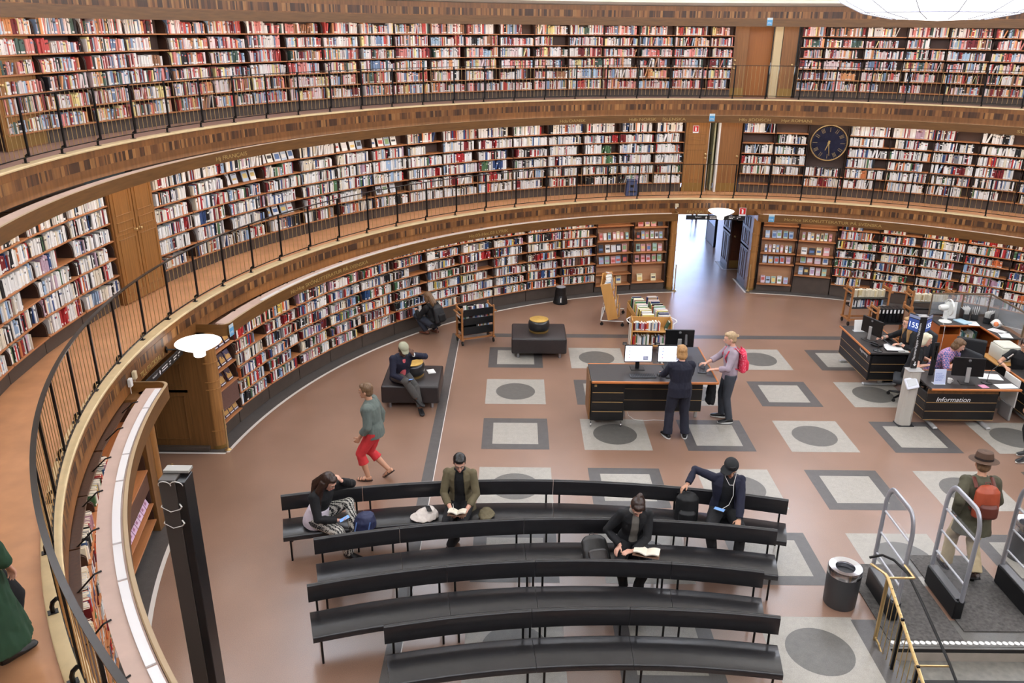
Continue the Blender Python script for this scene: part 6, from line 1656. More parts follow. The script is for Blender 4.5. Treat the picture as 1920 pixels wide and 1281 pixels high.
def shoes(P, m, sole=None, name='shoe', low=.055):
    up = Vector((0, 0, 1))
    for a, f in ((P.aR, P.fr), (P.aL, P.fl)):
        rr = f.cross(up).normalized(); un = rr.cross(f).normalized(); b = MB()
        loft(b, [(a - f * .072 - un * .04, rr * .026, un * .026), (a - f * .03 - un * .030, rr * .040, un * .046), (a + f * .03 - un * .035, rr * .044, un * .042), (a + f * .10 - un * .05, rr * .050, un * .027), (a + f * .16 - un * .056, rr * .046, un * .020), (a + f * .19 - un * .058, rr * .026, un * .014)], 14)
        o = fused(b, name, m, P.t, .007, 1)
        if sole:
            k = MB(); pl = []
            for i in range(18):
                q = 2 * PI * i / 18; pl.append(a + f * (.06 + .138 * math.cos(q)) + rr * (.052 * math.sin(q) * (1 - .12 * math.cos(q))) - un * .079)
            n = len(pl); k.add(pl + [p + un * .020 for p in pl], [tuple(range(n))[::-1], tuple(range(n, 2 * n))] + [(i, (i + 1) % n, n + (i + 1) % n, n + i) for i in range(n)]); k.build('sole', sole, o)
def hair(P, m, style='short', extra=None):
    b = MB(); hp = P.hp; M = Matrix((P.hrt, P.hd, P.hup)).transposed().to_4x4()
    def ell(c, r): b.sphere((0, 0, 0), r, 18, 12, M=Matrix.Translation(hp(*c)) @ M)
    ell((0, -.026, .036), (.086, .094, .092))
    ell((0, -.045, -.020), (.076, .066, .075))
    ell((0, .030, .080), (.066, .052, .038))
    if style == 'short': ell((.062, -.01, .02), (.022, .045, .050)); ell((-.062, -.01, .02), (.022, .045, .050))
    if style == 'bob':
        for sx in (-1, 1): ell((sx * .068, -.018, -.03), (.022, .048, .078))
        ell((0, -.05, -.06), (.082, .06, .07))
    if style == 'long':
        for sx in (-1, 1): ell((sx * .068, .0, -.04), (.024, .05, .09))
    if extra: extra(b, hp, ell, P)
    o = fused(b, 'hair', m, P.t, .006, 1, .003, 45); brows(P, m); return o
def strand(b, pts, rs): b.tube(pts, rs, 10)
HBLK = mat('hair_black', (24, 20, 20), rough=.35); HDKB = mat('hair_dark_brown', (52, 34, 26), rough=.4, var=.3, scale=(60, 60, 6)); HBRN = mat('hair_brown', (112, 84, 58), rough=.5, var=.3, scale=(60, 60, 8)); HSAND = mat('hair_sandy', (176, 132, 84), rough=.5, var=.3, scale=(50, 50, 8)); HWHT = mat('hair_white', (226, 216, 186), rough=.5, var=.15, scale=(50, 50, 8)); HGRY = mat('hair_grey', (170, 164, 156), rough=.5, var=.2)
NAVYF = fabric('cloth_navy', (28, 30, 50)); BLKF = fabric('cloth_black', (20, 20, 23)); GREYT = fabric('cloth_grey_trousers', (78, 76, 74)); DENIM = fabric('cloth_dark_denim', (32, 34, 48)); SHOEB = mat('shoe_black', (20, 20, 22), rough=.4); SOLEW = mat('sole_white', (226, 224, 220), rough=.5)
def backpack(label, M, m, w=.28, h=.42, d=.15, dark=None, straps=True):
    """soft rucksack standing on its base, front pocket towards -y, straps on +y"""
    t = thing('backpack', label, 'backpack'); t.matrix_world = M
    b = MB(); loft(b, [((0, 0, 0.01), (w * .44, 0, 0), (0, d * .42, 0)), ((0, 0, .03), (w * .5, 0, 0), (0, d * .5, 0)), ((0, 0, h * .5), (w * .5, 0, 0), (0, d * .5, 0)), ((0, .01, h * .82), (w * .46, 0, 0), (0, d * .46, 0)), ((0, .02, h * .96), (w * .32, 0, 0), (0, d * .30, 0)), ((0, .025, h), (w * .15, 0, 0), (0, d * .15, 0))], 24)
    fused(b, 'bag_body', m, t, .009, 2, .005)
    b = MB(); loft(b, [((0, -d * .46, h * .08), (w * .30, 0, 0), (0, d * .22, 0)), ((0, -d * .48, h * .14), (w * .36, 0, 0), (0, d * .30, 0)), ((0, -d * .46, h * .42), (w * .36, 0, 0), (0, d * .30, 0)), ((0, -d * .40, h * .50), (w * .28, 0, 0), (0, d * .18, 0))], 20); fused(b, 'front_pocket', dark or m, t, .008, 2)
    b = MB(); b.tube([(-.03, .03, h * .95), (-.025, .045, h * 1.06), (.025, .045, h * 1.06), (.03, .03, h * .95)], .008, 8); b.build('grab_handle', dark or m, t, smooth=60)
    if straps:
        for sx in (-1, 1): b = MB(); b.tube([(sx * w * .22, d * .35, h * .92), (sx * w * .32, d * .85, h * .75), (sx * w * .34, d * .80, h * .35), (sx * w * .36, d * .35, h * .10)], .016, 8, flat=(1.5, .5)); b.build('strap', dark or m, t, smooth=60)
    return t
def worn_pack(P, label, m, dark, w=.27, h=.40, d=.13, drop=.36):
    """rucksack on a person's back with straps over the shoulders"""
    r, f = P.frame(.8); sp = P.spine
    M = Matrix((r, f, sp)).transposed().to_4x4(); base = P.neck - sp * (drop + .05) - f * (.125 + d * .5)
    M.translation = base; W = Matrix.Translation(P.t.location) @ Matrix.Rotation(P.t.rotation_euler[2], 4, 'Z')
    t = backpack(label, W @ M, m, w, h, d, dark, False)
    for sx in (-1, 1):
        x = sx * .105
        b = MB(); b.tube([(x, d * .4, h * .86), (x, d * .5 + .09, drop + .055), (x * 1.05, d * .5 + .20, drop + .0), (x * 1.1, d * .5 + .255, drop - .12), (x * 1.15, d * .5 + .20, drop - .25), (x * 1.1, d * .45, .06)], .015, 8, flat=(1.6, .5)); b.build('strap', dark, t, smooth=60)
def phone(label, c, M3):
    t = thing('phone', label, 'phone'); t.matrix_world = Matrix.Translation(c) @ M3
    b = MB(); b.rbox(-.036, .036, -.072, .072, 0, .009, .004); b.build('case', BLACK, t); b = MB(); b.box(-.032, .032, -.066, .066, .009, .0096); b.build('screen', mat('phone_screen', (120, 160, 220), rough=.2, emit=.5), t)
def openbook(label, M, w=.15, h=.21):
    t = thing('open_book', label, 'book'); t.matrix_world = M
    for sx in (-1, 1):
        b = MB(); n = 6; v = []; 
        for i in range(n + 1):
            x = w * i / n; z = .022 * math.sin(PI * min(1, (i / n) * .8 + .1)) + .004 * i
            for y in (-h / 2, h / 2):
                for dz in (-.014, 0): v.append((sx * x, y, z + dz))
        f = []
        for i in range(n):
            a, c = i * 4, (i + 1) * 4
            f += [(a + 1, a + 3, c + 3, c + 1), (a, c, c + 2, a + 2), (a, a + 1, c + 1, c), (a + 2, c + 2, c + 3, a + 3)]
        f += [(0, 2, 3, 1), (n * 4, n * 4 + 1, n * 4 + 3, n * 4 + 2)]
        b.add(v, f); b.build('page_block', mat('page_cream', (240, 230, 210), rough=.8), t)
    b = MB(); b.rbox(-w - .005, w + .005, -h / 2 - .004, h / 2 + .004, -.022, -.016, .002); b.build('cover', mat('cover_brown', (120, 90, 70), rough=.6), t)
def local(P, v): return Matrix.Translation(P.t.location) @ Matrix.Rotation(P.t.rotation_euler[2], 4, 'Z') @ Vector(v)
def lrot(P): return Matrix.Rotation(P.t.rotation_euler[2], 4, 'Z')

# 1 man in a flat cap sitting on the corner of the left island seat, phone in hand, head propped on his arm
P = person('man in flat cap and navy cardigan sitting on the left island seat with phone', (-7.13, 2.83, 0), rad(212), (0, -.02, .585), (.02, .16, 1.04), (.10, 1, -.62), wr=(.06, .36, .62), wl=(-.13, .33, 1.06), ar=(-.10, .46, .27), al=(-.14, .50, .085), kr=(.1, 1, .4), kl=(-.05, 1, .3), fr=(-.5, .9, -.35), fl=(.2, 1, 0), er=(1, -.3, -.4), el=(-1, .3, -.2), hr=(-.5, .8, 0), pr=(0, .2, 1), hl=(.5, -.1, .9), pl=(.5, -.8, 0), curl=(.5, .6), skin='dark', build=1.1)
top(P, NAVYF, 'cardigan', hem=-.10, loose=1.08, wr=.006); trousers(P, GREYT, ankle=.92); shoes(P, SHOEB); cuffs(P, WTEXT)
b = MB(); r, f = P.frame(.6); rg = [(P.pel + (P.neck - P.pel) * q + f * (.062 + .02 * (q < .9)), r * wd, f * .062) for q, wd in ((.18, .07), (.45, .075), (.7, .065), (.93, .035))]; loft(b, rg, 16); fused(b, 'pink_shirt', fabric('cloth_coral', (222, 104, 110)), P.t, .008, 2, .004)
hair(P, HBLK)
b = MB(); b.sphere((0, 0, 0), (.092, .108, .062), 20, 12, M=Matrix.Translation(P.hp(0, -.018, .075)) @ Matrix((P.hrt, P.hd, P.hup)).transposed().to_4x4()); loft(b, [(P.hp(0, .05, .072), P.hrt * .075, P.hup * .022), (P.hp(0, .10, .056), P.hrt * .066, P.hup * .010), (P.hp(0, .135, .042), P.hrt * .045, P.hup * .005)], 16); fused(b, 'flat_cap', fabric('cap_tweed', (158, 156, 132)), P.t, .006, 2)
phone('phone in the right hand of the man in the flat cap', local(P, P.wR + Vector((-.05, .085, .03))), lrot(P) @ Matrix.Rotation(rad(30), 4, 'Z') @ Matrix.Rotation(rad(18), 4, 'X'))
t = thing('paper_leaflet', 'folded white leaflet lying on the left island seat beside the drum', 'paper', (-6.62, 3.28, .458), rad(20)); b = MB(); b.rbox(-.07, .07, -.10, .10, 0, .004, .001); b.rbox(-.06, .05, -.09, .08, .0045, .010, .001, M=Matrix.Rotation(.2, 4, 'Z')); b.build('page', PAPER, t)

# 2 crouching woman with a black rucksack
P = person('woman with long brown hair and black rucksack crouching before the curved shelves', (-6.90, 6.42, .004), rad(52), (0, -.05, .30), (.0, .06, .72), (-.1, 1, -.35), wr=(.12, .38, .42), wl=(-.10, .40, .50), ar=(.10, .0, .085), al=(-.10, .12, .085), kr=(.25, 1, .5), kl=(-.25, 1, .5), skin='pale', female=True, build=.92)
top(P, BLKF, 'jacket', loose=1.03); trousers(P, fabric('cloth_dark_jeans', (44, 48, 60))); shoes(P, mat('shoe_brown', (110, 66, 50), rough=.5))
hair(P, HBRN, 'long', lambda b, hp, ell, P: strand(b, [hp(0, -.06, .02), P.neck - P.frame(1)[1] * .10, P.neck - P.spine * .14 - P.frame(1)[1] * .12], [.07, .075, .03]))
worn_pack(P, 'black rucksack on the back of the crouching woman', fabric('pack_black', (26, 26, 29), .6), BLKF, .30, .42, .16, .40)

# 3 walking person in grey sweatshirt and red cropped trousers
P = person('person with short brown hair walking in grey sweatshirt and red cropped trousers', (-7.15, .20, .004), rad(84), (0, 0, .85), (0, .05, 1.32), (.05, 1, -.12), wr=(.24, -.02, .76), wl=(-.18, .18, .78), ar=(.07, -.16, .14), al=(-.07, .12, .075), fr=(.08, 1, -.75), fl=(-.05, 1, .02), er=(.5, -1, 0), el=(-.5, -1, 0), pr=(-1, .2, 0), pl=(1, .2, 0), curl=(.35, .35), skin='tan', build=1.0, s=1)
top(P, fabric('cloth_sage_grey', (104, 114, 108)), 'sweatshirt', 'roll', loose=1.14, hem=-.10, wr=.008, g=.02); trousers(P, fabric('cloth_coral_red', (214, 58, 62)), ankle=.42, flare=.065, g=.016, wr=.007)
hair(P, HBRN, 'short')
for a, f in ((P.aR, P.fr), (P.aL, P.fl)):
    rr = f.cross(Vector((0, 0, 1))).normalized(); un = rr.cross(f).normalized(); t = MB()
    pl = [a + f * (.055 + .125 * math.cos(q * PI / 8)) + rr * .045 * math.sin(q * PI / 8) - un * .076 for q in range(16)]
    t.add(pl + [p + un * .014 for p in pl], [tuple(range(16))[::-1], tuple(range(16, 32))] + [(i, (i + 1) % 16, 16 + (i + 1) % 16, 16 + i) for i in range(16)])
    for y in (.03, .09, .13): t.tube([a + f * y + rr * .045 * math.cos(q * PI / 6) - un * (.066 - (.052 - .2 * (y - .03)) * math.sin(q * PI / 6)) for q in range(7)], .007, 6)
    t.build('sandal', mat('sandal_dark', (46, 30, 26), rough=.5), P.t, smooth=40)
b = MB(); d = (P.wR - P.eR).normalized(); b.tube([P.wR - d * .022, P.wR - d * .006], .029, 14); b.build('watch', CHROME, P.t, smooth=40)
t = thing('shoulder_bag', 'small black bag hanging at the hip of the walking person', 'bag'); t.matrix_world = Matrix.Translation(local(P, (.175, .02, .70))) @ lrot(P); b = MB(); b.rbox(-.04, .04, -.08, .08, 0, .20, .02, seg=2); b.build('pouch', BLKF, t, smooth=50); b = MB(); b.tube([(0, -.06, .2), (-.02, -.05, .34), (-.02, .05, .34), (0, .06, .2)], .008, 6); b.build('strap', BLKF, t)

# 4 woman with long dark hair and patterned trousers, elbow on the backrest
P = person('woman with long dark hair sitting sideways on the farthest bench in patterned trousers', (-7.60, -1.60, .004), rad(-118), (0, 0, .54), (.0, .13, .98), (-.05, 1, -.75), wr=(.05, .36, .60), wl=(-.19, .27, 1.02), ar=(-.02, .46, .10), al=(-.10, .52, .36), kr=(.2, 1, .35), kl=(-.3, 1, .5), fr=(-.3, 1, -.1), fl=(.6, .8, 0), er=(1, -.2, -.6), el=(-1, .4, -.4), hr=(-.3, 1, .1), pr=(-.2, 0, 1), hl=(.5, -.2, .8), pl=(.6, -.7, 0), curl=(.5, .6), skin='pale', female=True)
top(P, BLKF, 'black_cardigan', hem=.02, loose=1.04); trousers(P, patterned('cloth_patterned', (26, 26, 28), (206, 202, 192), 'bands'), flare=.05, g=.018); shoes(P, SHOEB)
b = MB(); r, f = P.frame(0); loft(b, [(P.pel + P.spine * q, r * a, f * w) for q, a, w in ((-.12, .200, .165), (-.05, .205, .165), (.06, .185, .145), (.16, .16, .125))], 22); fused(b, 'white_blouse', fabric('cloth_white', (226, 216, 226)), P.t, .008, 2, .006)
hair(P, HDKB, 'long', lambda b, hp, ell, P: (strand(b, [hp(.06, -.03, .0), P.neck + P.frame(1)[0] * .10 + P.frame(1)[1] * .02, P.neck - P.spine * .22 + P.frame(1)[0] * .13 + P.frame(1)[1] * .09], [.05, .055, .02]), strand(b, [hp(0, -.06, .02), P.neck - P.frame(1)[1] * .09, P.neck - P.spine * .20 - P.frame(1)[1] * .125], [.07, .085, .04])))
phone('pale blue phone held by the woman in patterned trousers', local(P, P.wR + Vector((-.03, .10, .028))), lrot(P) @ Matrix.Rotation(rad(60), 4, 'Z') @ Matrix.Rotation(rad(15), 4, 'X'))
t = thing('handbag', 'dark blue slouchy handbag on the farthest bench beside patterned trousers', 'handbag', (-6.98, -1.72, .409), rad(8))
b = MB(); loft(b, [((0, 0, .0), (.12, 0, 0), (0, .10, 0)), ((0, 0, .04), (.15, 0, 0), (0, .125, 0)), ((.01, 0, .14), (.14, 0, 0), (0, .12, 0)), ((.02, .01, .21), (.11, 0, 0), (0, .09, 0)), ((.03, .015, .235), (.05, 0, 0), (0, .04, 0))], 22); fused(b, 'bag_body', fabric('bag_navy', (38, 44, 78), .6), t, .009, 2, .009); b = MB(); b.tube([(-.09, -.10, .17), (-.12, -.15, .05), (-.05, -.17, -.02 + .03), (.05, -.15, .04), (.08, -.10, .16)], .009, 8); b.build('strap', mat('strap_blue', (88, 116, 170), rough=.5), t, smooth=60)

# 5 woman in an olive jacket writing in a book
P = person('woman with short black hair in olive jacket, book on her lap, farthest bench', (-5.77, -1.26, .004), rad(176), (0, -.04, .54), (0, .03, 1.06), (-.14, 1, -.48), wr=(.09, .30, .61), wl=(-.12, .30, .61), ar=(.05, .20, .085), al=(.10, .36, .085), kr=(.25, 1, .5), kl=(-.25, 1, .5), fr=(.5, 1, 0), fl=(-.1, 1, 0), er=(1, -.5, -.6), el=(-1, -.5, -.6), hr=(-.6, .9, -.2), hl=(.5, .9, -.2), pr=(0, 0, -1), pl=(.3, 0, -1), skin='pale', female=True)
OLIVE = fabric('cloth_olive', (104, 94, 70)); top(P, BLKF, 'black_turtleneck', 'none', g=.006); trousers(P, BLKF, g=.012); shoes(P, SHOEB)
def open_jacket(P, m, name, hem=-.14, g=.026, gap=.075, sleeve=.92):
    """jacket open at the front: two front halves and back around the torso"""
    b = MB(); n = 22
    v = []; f = []; rows = [(P.pel + P.spine * hem,) + P.torso[1][1:]] + P.torso[1:8]
    for i, (c, r, w) in enumerate(rows):
        R_, W_ = r.length + g + (.02 if i == 0 else 0), w.length + g + (.02 if i == 0 else 0); rn, wn = r.normalized(), w.normalized()
        if i == len(rows) - 1: R_, W_ = .082, .078
        a0 = math.acos(min(.9, gap * (1.25 - .08 * i) / R_))          # opening half-angle measured from +right
        for o_ in (0, .018):
            for k in range(n + 1):
                a = (PI - a0) + (PI + 2 * a0) * k / n
                v.append(c + rn * math.cos(a) * (R_ - o_) + wn * math.sin(a) * (W_ - o_))
    q = 2 * (n + 1); m_ = len(rows)
    for i in range(m_ - 1):
        for k in range(n):
            A, B = i * q + k, (i + 1) * q + k; f.append((A, A + 1, B + 1, B)); f.append((A + n + 1, B + n + 1, B + n + 2, A + n + 2))
        for k in (0, n): A, B = i * q + k, (i + 1) * q + k; f.append((A, B, B + n + 1, A + n + 1))
    for i in (0, m_ - 1):
        for k in range(n): A = i * q + k; f.append((A, A + 1, A + n + 2, A + n + 1))
    b.add(v, f)
    for sh, e, w in ((P.shR, P.eR, P.wR), (P.shL, P.eL, P.wL)):
        inn = sh + (P.neck - P.spine * .05 - sh) * .62
        b.tube([inn, sh, sh.lerp(e, .45), e, e.lerp(w, .4), e.lerp(w, sleeve)], [.058, .064, .060, .054, .052, .046], 14); b.sphere(sh, .063, 12, 8); b.sphere(e, .053, 12, 8)
    return fused(b, name, m, P.t, .0065, 2, .005)
open_jacket(P, OLIVE, 'olive_jacket', sleeve=.72)
hair(P, HBLK, 'tied', lambda b, hp, ell, P: (ell((.060, -.02, .0), (.022, .045, .05)), ell((-.060, -.02, .0), (.022, .045, .05)), ell((0, -.06, -.06), (.06, .04, .05))))
openbook('open book on the lap of the woman in the olive jacket', Matrix.Translation(local(P, (-.01, .40, .625))) @ lrot(P) @ Matrix.Rotation(rad(14), 4, 'X'), .115, .16)
t = thing('pen', 'pen in the right hand of the woman in the olive jacket', 'pen'); t.matrix_world = Matrix.Translation(local(P, P.wR + Vector((-.06, .09, -.01)))) @ lrot(P); b = MB(); b.tube([(0, 0, 0), (.02, -.03, .13)], .004, 6); b.build('barrel', WHITE, t)
t = thing('tote_bag', 'white cloth bag lying on the farthest bench beside the olive jacket', 'bag', (-6.24, -1.46, .416), rad(10)); b = MB(); loft(b, [((0, 0, 0), (.17, 0, 0), (0, .12, 0)), ((0, 0, .02), (.19, 0, 0), (0, .14, 0)), ((.04, .02, .07), (.14, 0, 0), (0, .11, 0)), ((.07, .03, .12), (.07, 0, 0), (0, .06, 0))], 20); fused(b, 'cloth', fabric('tote_white', (228, 216, 206)), t, .009, 2, .012, 18)
t = thing('phone', 'black phone lying on the white cloth bag', 'phone'); t.matrix_world = Matrix.Translation((-6.18, -1.46, .552)) @ Matrix.Rotation(rad(20), 4, 'Z') @ Matrix.Rotation(rad(12), 4, 'Y'); b = MB(); b.rbox(-.034, .034, -.07, .07, 0, .009, .004); b.build('case', BLACK, t); b = MB(); b.box(-.03, .03, -.064, .064, .009, .0095); b.build('screen', mat('phone_off', (14, 14, 18), rough=.15), t)
t = thing('coat_tail', 'olive coat tail with cord lying on the bench, right of the seated woman', 'coat', (-5.42, -1.40, .414), rad(-20)); b = MB(); loft(b, [((0, 0, 0), (.10, 0, 0), (0, .12, 0)), ((0, 0, .03), (.11, 0, 0), (0, .13, 0)), ((-.03, .03, .07), (.06, 0, 0), (0, .08, 0))], 16); fused(b, 'cloth', OLIVE, t, .009, 2, .012, 18); b = MB(); b.tube([(.0, -.12, .02), (.02, -.17, .006), (.02, -.20, -.05)], .004, 6); b.build('cord', WHITE, t)

# 6 woman with a ponytail reading in the second row
P = person('woman with dark ponytail and black blazer reading a book in the second row', (-3.60, -2.13, .004), rad(178), (0, -.06, .54), (-.01, .05, 1.03), (-.05, 1, -.95), wr=(.17, .22, .64), wl=(.02, .32, .63), ar=(.10, .24, .085), al=(-.06, .30, .085), kr=(.3, 1, .5), kl=(-.3, 1, .5), fr=(.7, .8, 0), er=(1, -.4, -.5), el=(-1, -.2, -.5), hr=(.5, .5, -.5), hl=(.9, .3, .1), pr=(-.5, 0, -1), pl=(0, 0, -1), skin='pale', female=True)
top(P, fabric('cloth_grey_shirt', (128, 122, 114)), 'grey_shirt', 'none', g=.006); open_jacket(P, BLKF, 'black_blazer', gap=.055); trousers(P, BLKF); shoes(P, SHOEB, SOLEW)
hair(P, HDKB, 'tied', lambda b, hp, ell, P: (ell((0, -.09, .085), (.032, .034, .034)), strand(b, [hp(0, -.10, .095), hp(-.03, -.125, .06), hp(-.07, -.08, -.04), hp(-.085, -.01, -.15), hp(-.085, .02, -.24)], [.026, .034, .036, .034, .014])))
openbook('open book with cream pages on the lap of the woman with the ponytail', Matrix.Translation(local(P, (-.13, .37, .655))) @ lrot(P) @ Matrix.Rotation(rad(-14), 4, 'Z') @ Matrix.Rotation(rad(12), 4, 'X'), .15, .20)
backpack('black leather rucksack with buckles, second bench row, beside the ponytail woman', Matrix.Translation((-4.02, -2.42, .425)) @ Matrix.Rotation(rad(12), 4, 'Z') @ Matrix.Rotation(rad(-50), 4, 'X') @ Matrix.Translation((0, .06, -.02)), mat('rucksack_leather', (30, 28, 27), rough=.45, var=.2), .34, .40, .15, mat('rucksack_flap', (40, 34, 32), rough=.45))

# 7 man in a black baseball cap with earphones, arm along the backrest
P = person('man in black cap and navy jacket with white earphones on the farthest bench', (-2.28, -1.40, .004), rad(174), (0, -.05, .54), (0, -.01, 1.07), (-.05, 1, -.5), wr=(.52, .06, .92), wl=(-.13, .34, .60), ar=(.16, .42, .085), al=(-.13, .50, .085), kr=(.5, 1, .5), kl=(-.35, 1, .5), er=(.3, -1, .6), el=(-1, -.3, -.4), hr=(.8, .4, -.5), hl=(.35, .9, -.4), pr=(-.2, .2, -1), pl=(0, 0, -1), skin='tan', build=1.1)
top(P, BLKF, 'black_shirt', 'none', g=.006, loose=1.02); open_jacket(P, NAVYF, 'navy_jacket', gap=.10, g=.03); trousers(P, BLKF, g=.014); shoes(P, SHOEB)
hair(P, HBLK)
CAPF = fabric('cap_black', (30, 30, 32)); b = MB(); b.sphere((0, 0, 0), (.094, .106, .082), 20, 12, M=Matrix.Translation(P.hp(0, -.018, .056)) @ Matrix((P.hrt, P.hd, P.hup)).transposed().to_4x4()); bd = (P.hd * .75 + P.hrt * .66).normalized(); br = bd.cross(P.hup).normalized(); loft(b, [(P.hp(0, -.018, .050) + bd * .075, br * .080, P.hup * .014), (P.hp(0, -.018, .044) + bd * .135, br * .076, P.hup * .008), (P.hp(0, -.018, .032) + bd * .18, br * .05, P.hup * .005)], 16); fused(b, 'baseball_cap', CAPF, P.t, .006, 2)
t = thing('earphones', 'white earphone cord of the man in the black cap', 'earphones'); t.matrix_world = Matrix.Translation(P.t.location) @ lrot(P); b = MB(); r, f = P.frame(.7)
b.tube([P.hp(-.08, .01, -.02), P.hp(-.075, .05, -.10), P.neck + f * .14 - r * .05 - P.spine * .06, P.neck + f * .16 - r * .06 - P.spine * .22, P.neck + f * .17 - r * .02 - P.spine * .36, P.pel + f * .19 + r * .08 + P.spine * .10], .0045, 6); b.tube([P.hp(.08, .01, -.02), P.hp(.06, .06, -.11), P.neck + f * .14 + r * .0 - P.spine * .07, P.neck + f * .145 - r * .05 - P.spine * .065], .004, 6); b.build('cord', WHITE, t)
phone('phone with blue screen on the thigh of the man in the black cap', local(P, (.10, .17, .64)), lrot(P) @ Matrix.Rotation(rad(64), 4, 'Z'))
b = MB(); d = (P.wL - P.eL).normalized(); b.tube([P.wL - d * .03, P.wL - d * .005], .031, 14); b.build('watch', BLACK, P.t, smooth=40)
backpack('big black rucksack on the farthest bench under the hand of the man in cap', Matrix.Translation((-2.80, -1.47, .414)) @ Matrix.Rotation(rad(-6), 4, 'Z'), fabric('pack_black2', (18, 18, 20), .6), .31, .42, .20, None)
t = thing('paper_cup', 'small red paper cup on the bench beside the black rucksack', 'cup', (-2.52, -1.70, .411)); b = MB(); b.lathe([(.024, 0), (.033, .075), (.035, .078), (.031, .076), (.022, .006), (0, .006)], 18, cap=True); b.build('cup_body', mat('cup_red', (190, 50, 40), rough=.5), t, smooth=40); b = MB(); b.lathe([(.0365, .074), (.037, .082), (.02, .086), (0, .086)], 18); b.build('lid', WHITE, t, smooth=40)

# 8 person in dark navy seen from behind at the computer desk
P = person('person with sandy hair in dark navy sweater standing at the computer desk, seen from behind', (-2.33, 1.60, .004), rad(6), (0, 0, .912), (0, .03, 1.39), (-.05, 1, -.25), wr=(.16, .40, 1.015), wl=(-.20, .40, 1.015), ar=(.15, .0, .085), al=(-.14, .02, .085), fr=(.25, 1, 0), fl=(-.25, 1, 0), er=(.6, -.6, -1), el=(-.8, -.6, -.8), hr=(-.2, 1, 0), hl=(.2, 1, 0), skin='pale', build=1.12)
top(P, fabric('cloth_midnight', (24, 25, 42)), 'sweater', loose=1.12, hem=-.12, wr=.007, g=.013); trousers(P, DENIM, flare=.06, g=.02, wr=.007); shoes(P, SHOEB, SOLEW)
hair(P, HSAND, 'bob')

# 9 man with a pink rucksack typing
P = person('man in lilac shirt and pink rucksack typing at the computer desk', (-1.33, 2.28, .004), rad(86), (0, .01, .915), (0, .02, 1.40), (.05, 1, -.22), wr=(.14, .40, 1.025), wl=(-.13, .30, 1.02), ar=(.12, .05, .085), al=(-.10, -.04, .085), fr=(.2, 1, 0), fl=(-.1, 1, 0), er=(1, -.7, -.4), el=(-1, -.6, -.5), hr=(-.15, 1, -.1), hl=(.1, 1, -.1), skin='pale', build=1.02)
top(P, fabric('cloth_lilac', (168, 152, 164)), 'shirt', 'roll', hem=-.10, loose=1.06); trousers(P, fabric('cloth_slate', (62, 66, 74)), flare=.05); shoes(P, SHOEB, SOLEW)
hair(P, mat('hair_ash', (180, 152, 116), rough=.5, var=.25, scale=(50, 50, 8)), 'tied', lambda b, hp, ell, P: ell((0, -.125, .03), (.026, .030, .028)))
q = MB(); loft(q, [(P.hp(0, .072, -.075), P.hrt * .04, P.hd * .03), (P.hp(0, .068, -.11), P.hrt * .03, P.hd * .025), (P.hp(0, .06, -.128), P.hrt * .014, P.hd * .012)], 14); fused(q, 'beard', HGRY, P.t, .005, 1)
worn_pack(P, 'bright pink dotted rucksack on the back of the man at the desk', patterned('pack_pink', (232, 62, 92), (250, 170, 180), 'dots'), mat('pack_red', (206, 44, 70), rough=.7), .28, .42, .14, .40)
t = thing('coat', 'black coat hanging over the arm of the man with the pink rucksack', 'coat'); t.matrix_world = Matrix.Translation(local(P, (-.02, .30, .30))) @ lrot(P); b = MB(); loft(b, [((.02, -.02, 0), (.05, 0, 0), (0, .06, 0)), ((0, 0, .08), (.09, 0, 0), (0, .09, 0)), ((0, 0, .30), (.08, 0, 0), (0, .08, 0)), ((0, .0, .50), (.05, 0, 0), (0, .06, 0))], 18); fused(b, 'cloth', BLKF, t, .009, 2, .014, 16)

# 10-12 the three people behind the information desks
P = person('woman with glasses and long blond hair sitting at the reception desk', (2.68, 4.10, .004), rad(90), (0, -.02, .56), (-.02, .12, 1.07), (.0, 1, -.12), wr=(.24, .48, .81), wl=(-.12, .30, .81), ar=(.10, .36, .085), al=(-.10, .30, .085), kr=(.2, 1, .5), kl=(-.2, 1, .5), er=(1, -.4, -.6), el=(-1, -.5, -.6), hr=(-.1, 1, 0), hl=(.2, 1, 0), skin='pale', female=True, build=1.1)
top(P, BLKF, 'black_top', 'roll', loose=1.04); trousers(P, BLKF); shoes(P, SHOEB); cuffs(P, HGRY, 'RL')
hair(P, mat('hair_blond', (172, 134, 88), rough=.45, var=.35, scale=(50, 50, 6)), 'long', lambda b, hp, ell, P: [strand(b, [hp(sx * .07, -.02, .0), P.neck + P.frame(1)[0] * sx * .09 + P.frame(1)[1] * .05, P.neck - P.spine * .20 + P.frame(1)[0] * sx * .11 + P.frame(1)[1] * .11], [.035, .05, .022]) for sx in (-1, 1)] + [strand(b, [hp(0, -.06, .0), P.neck - P.frame(1)[1] * .08, P.neck - P.spine * .18 - P.frame(1)[1] * .11], [.07, .08, .04])])
def glasses(P):
    b = MB()
    for sx in (-1, 1):
        b.tube([P.hp(sx * .033 + .024 * math.cos(q * PI / 8), .097, -.002 + .017 * math.sin(q * PI / 8)) for q in range(17)], .0024, 5); b.tube([P.hp(sx * .057, .096, .004), P.hp(sx * .078, .05, .006), P.hp(sx * .080, -.01, .0)], .0024, 5)
    b.tube([P.hp(-.010, .099, .004), P.hp(.010, .099, .004)], .0024, 5); b.build('glasses', BLACK, P.t)
glasses(P)
office_chair('black office chair under the woman with glasses', (2.72, 4.10, .004), rad(270), .44)
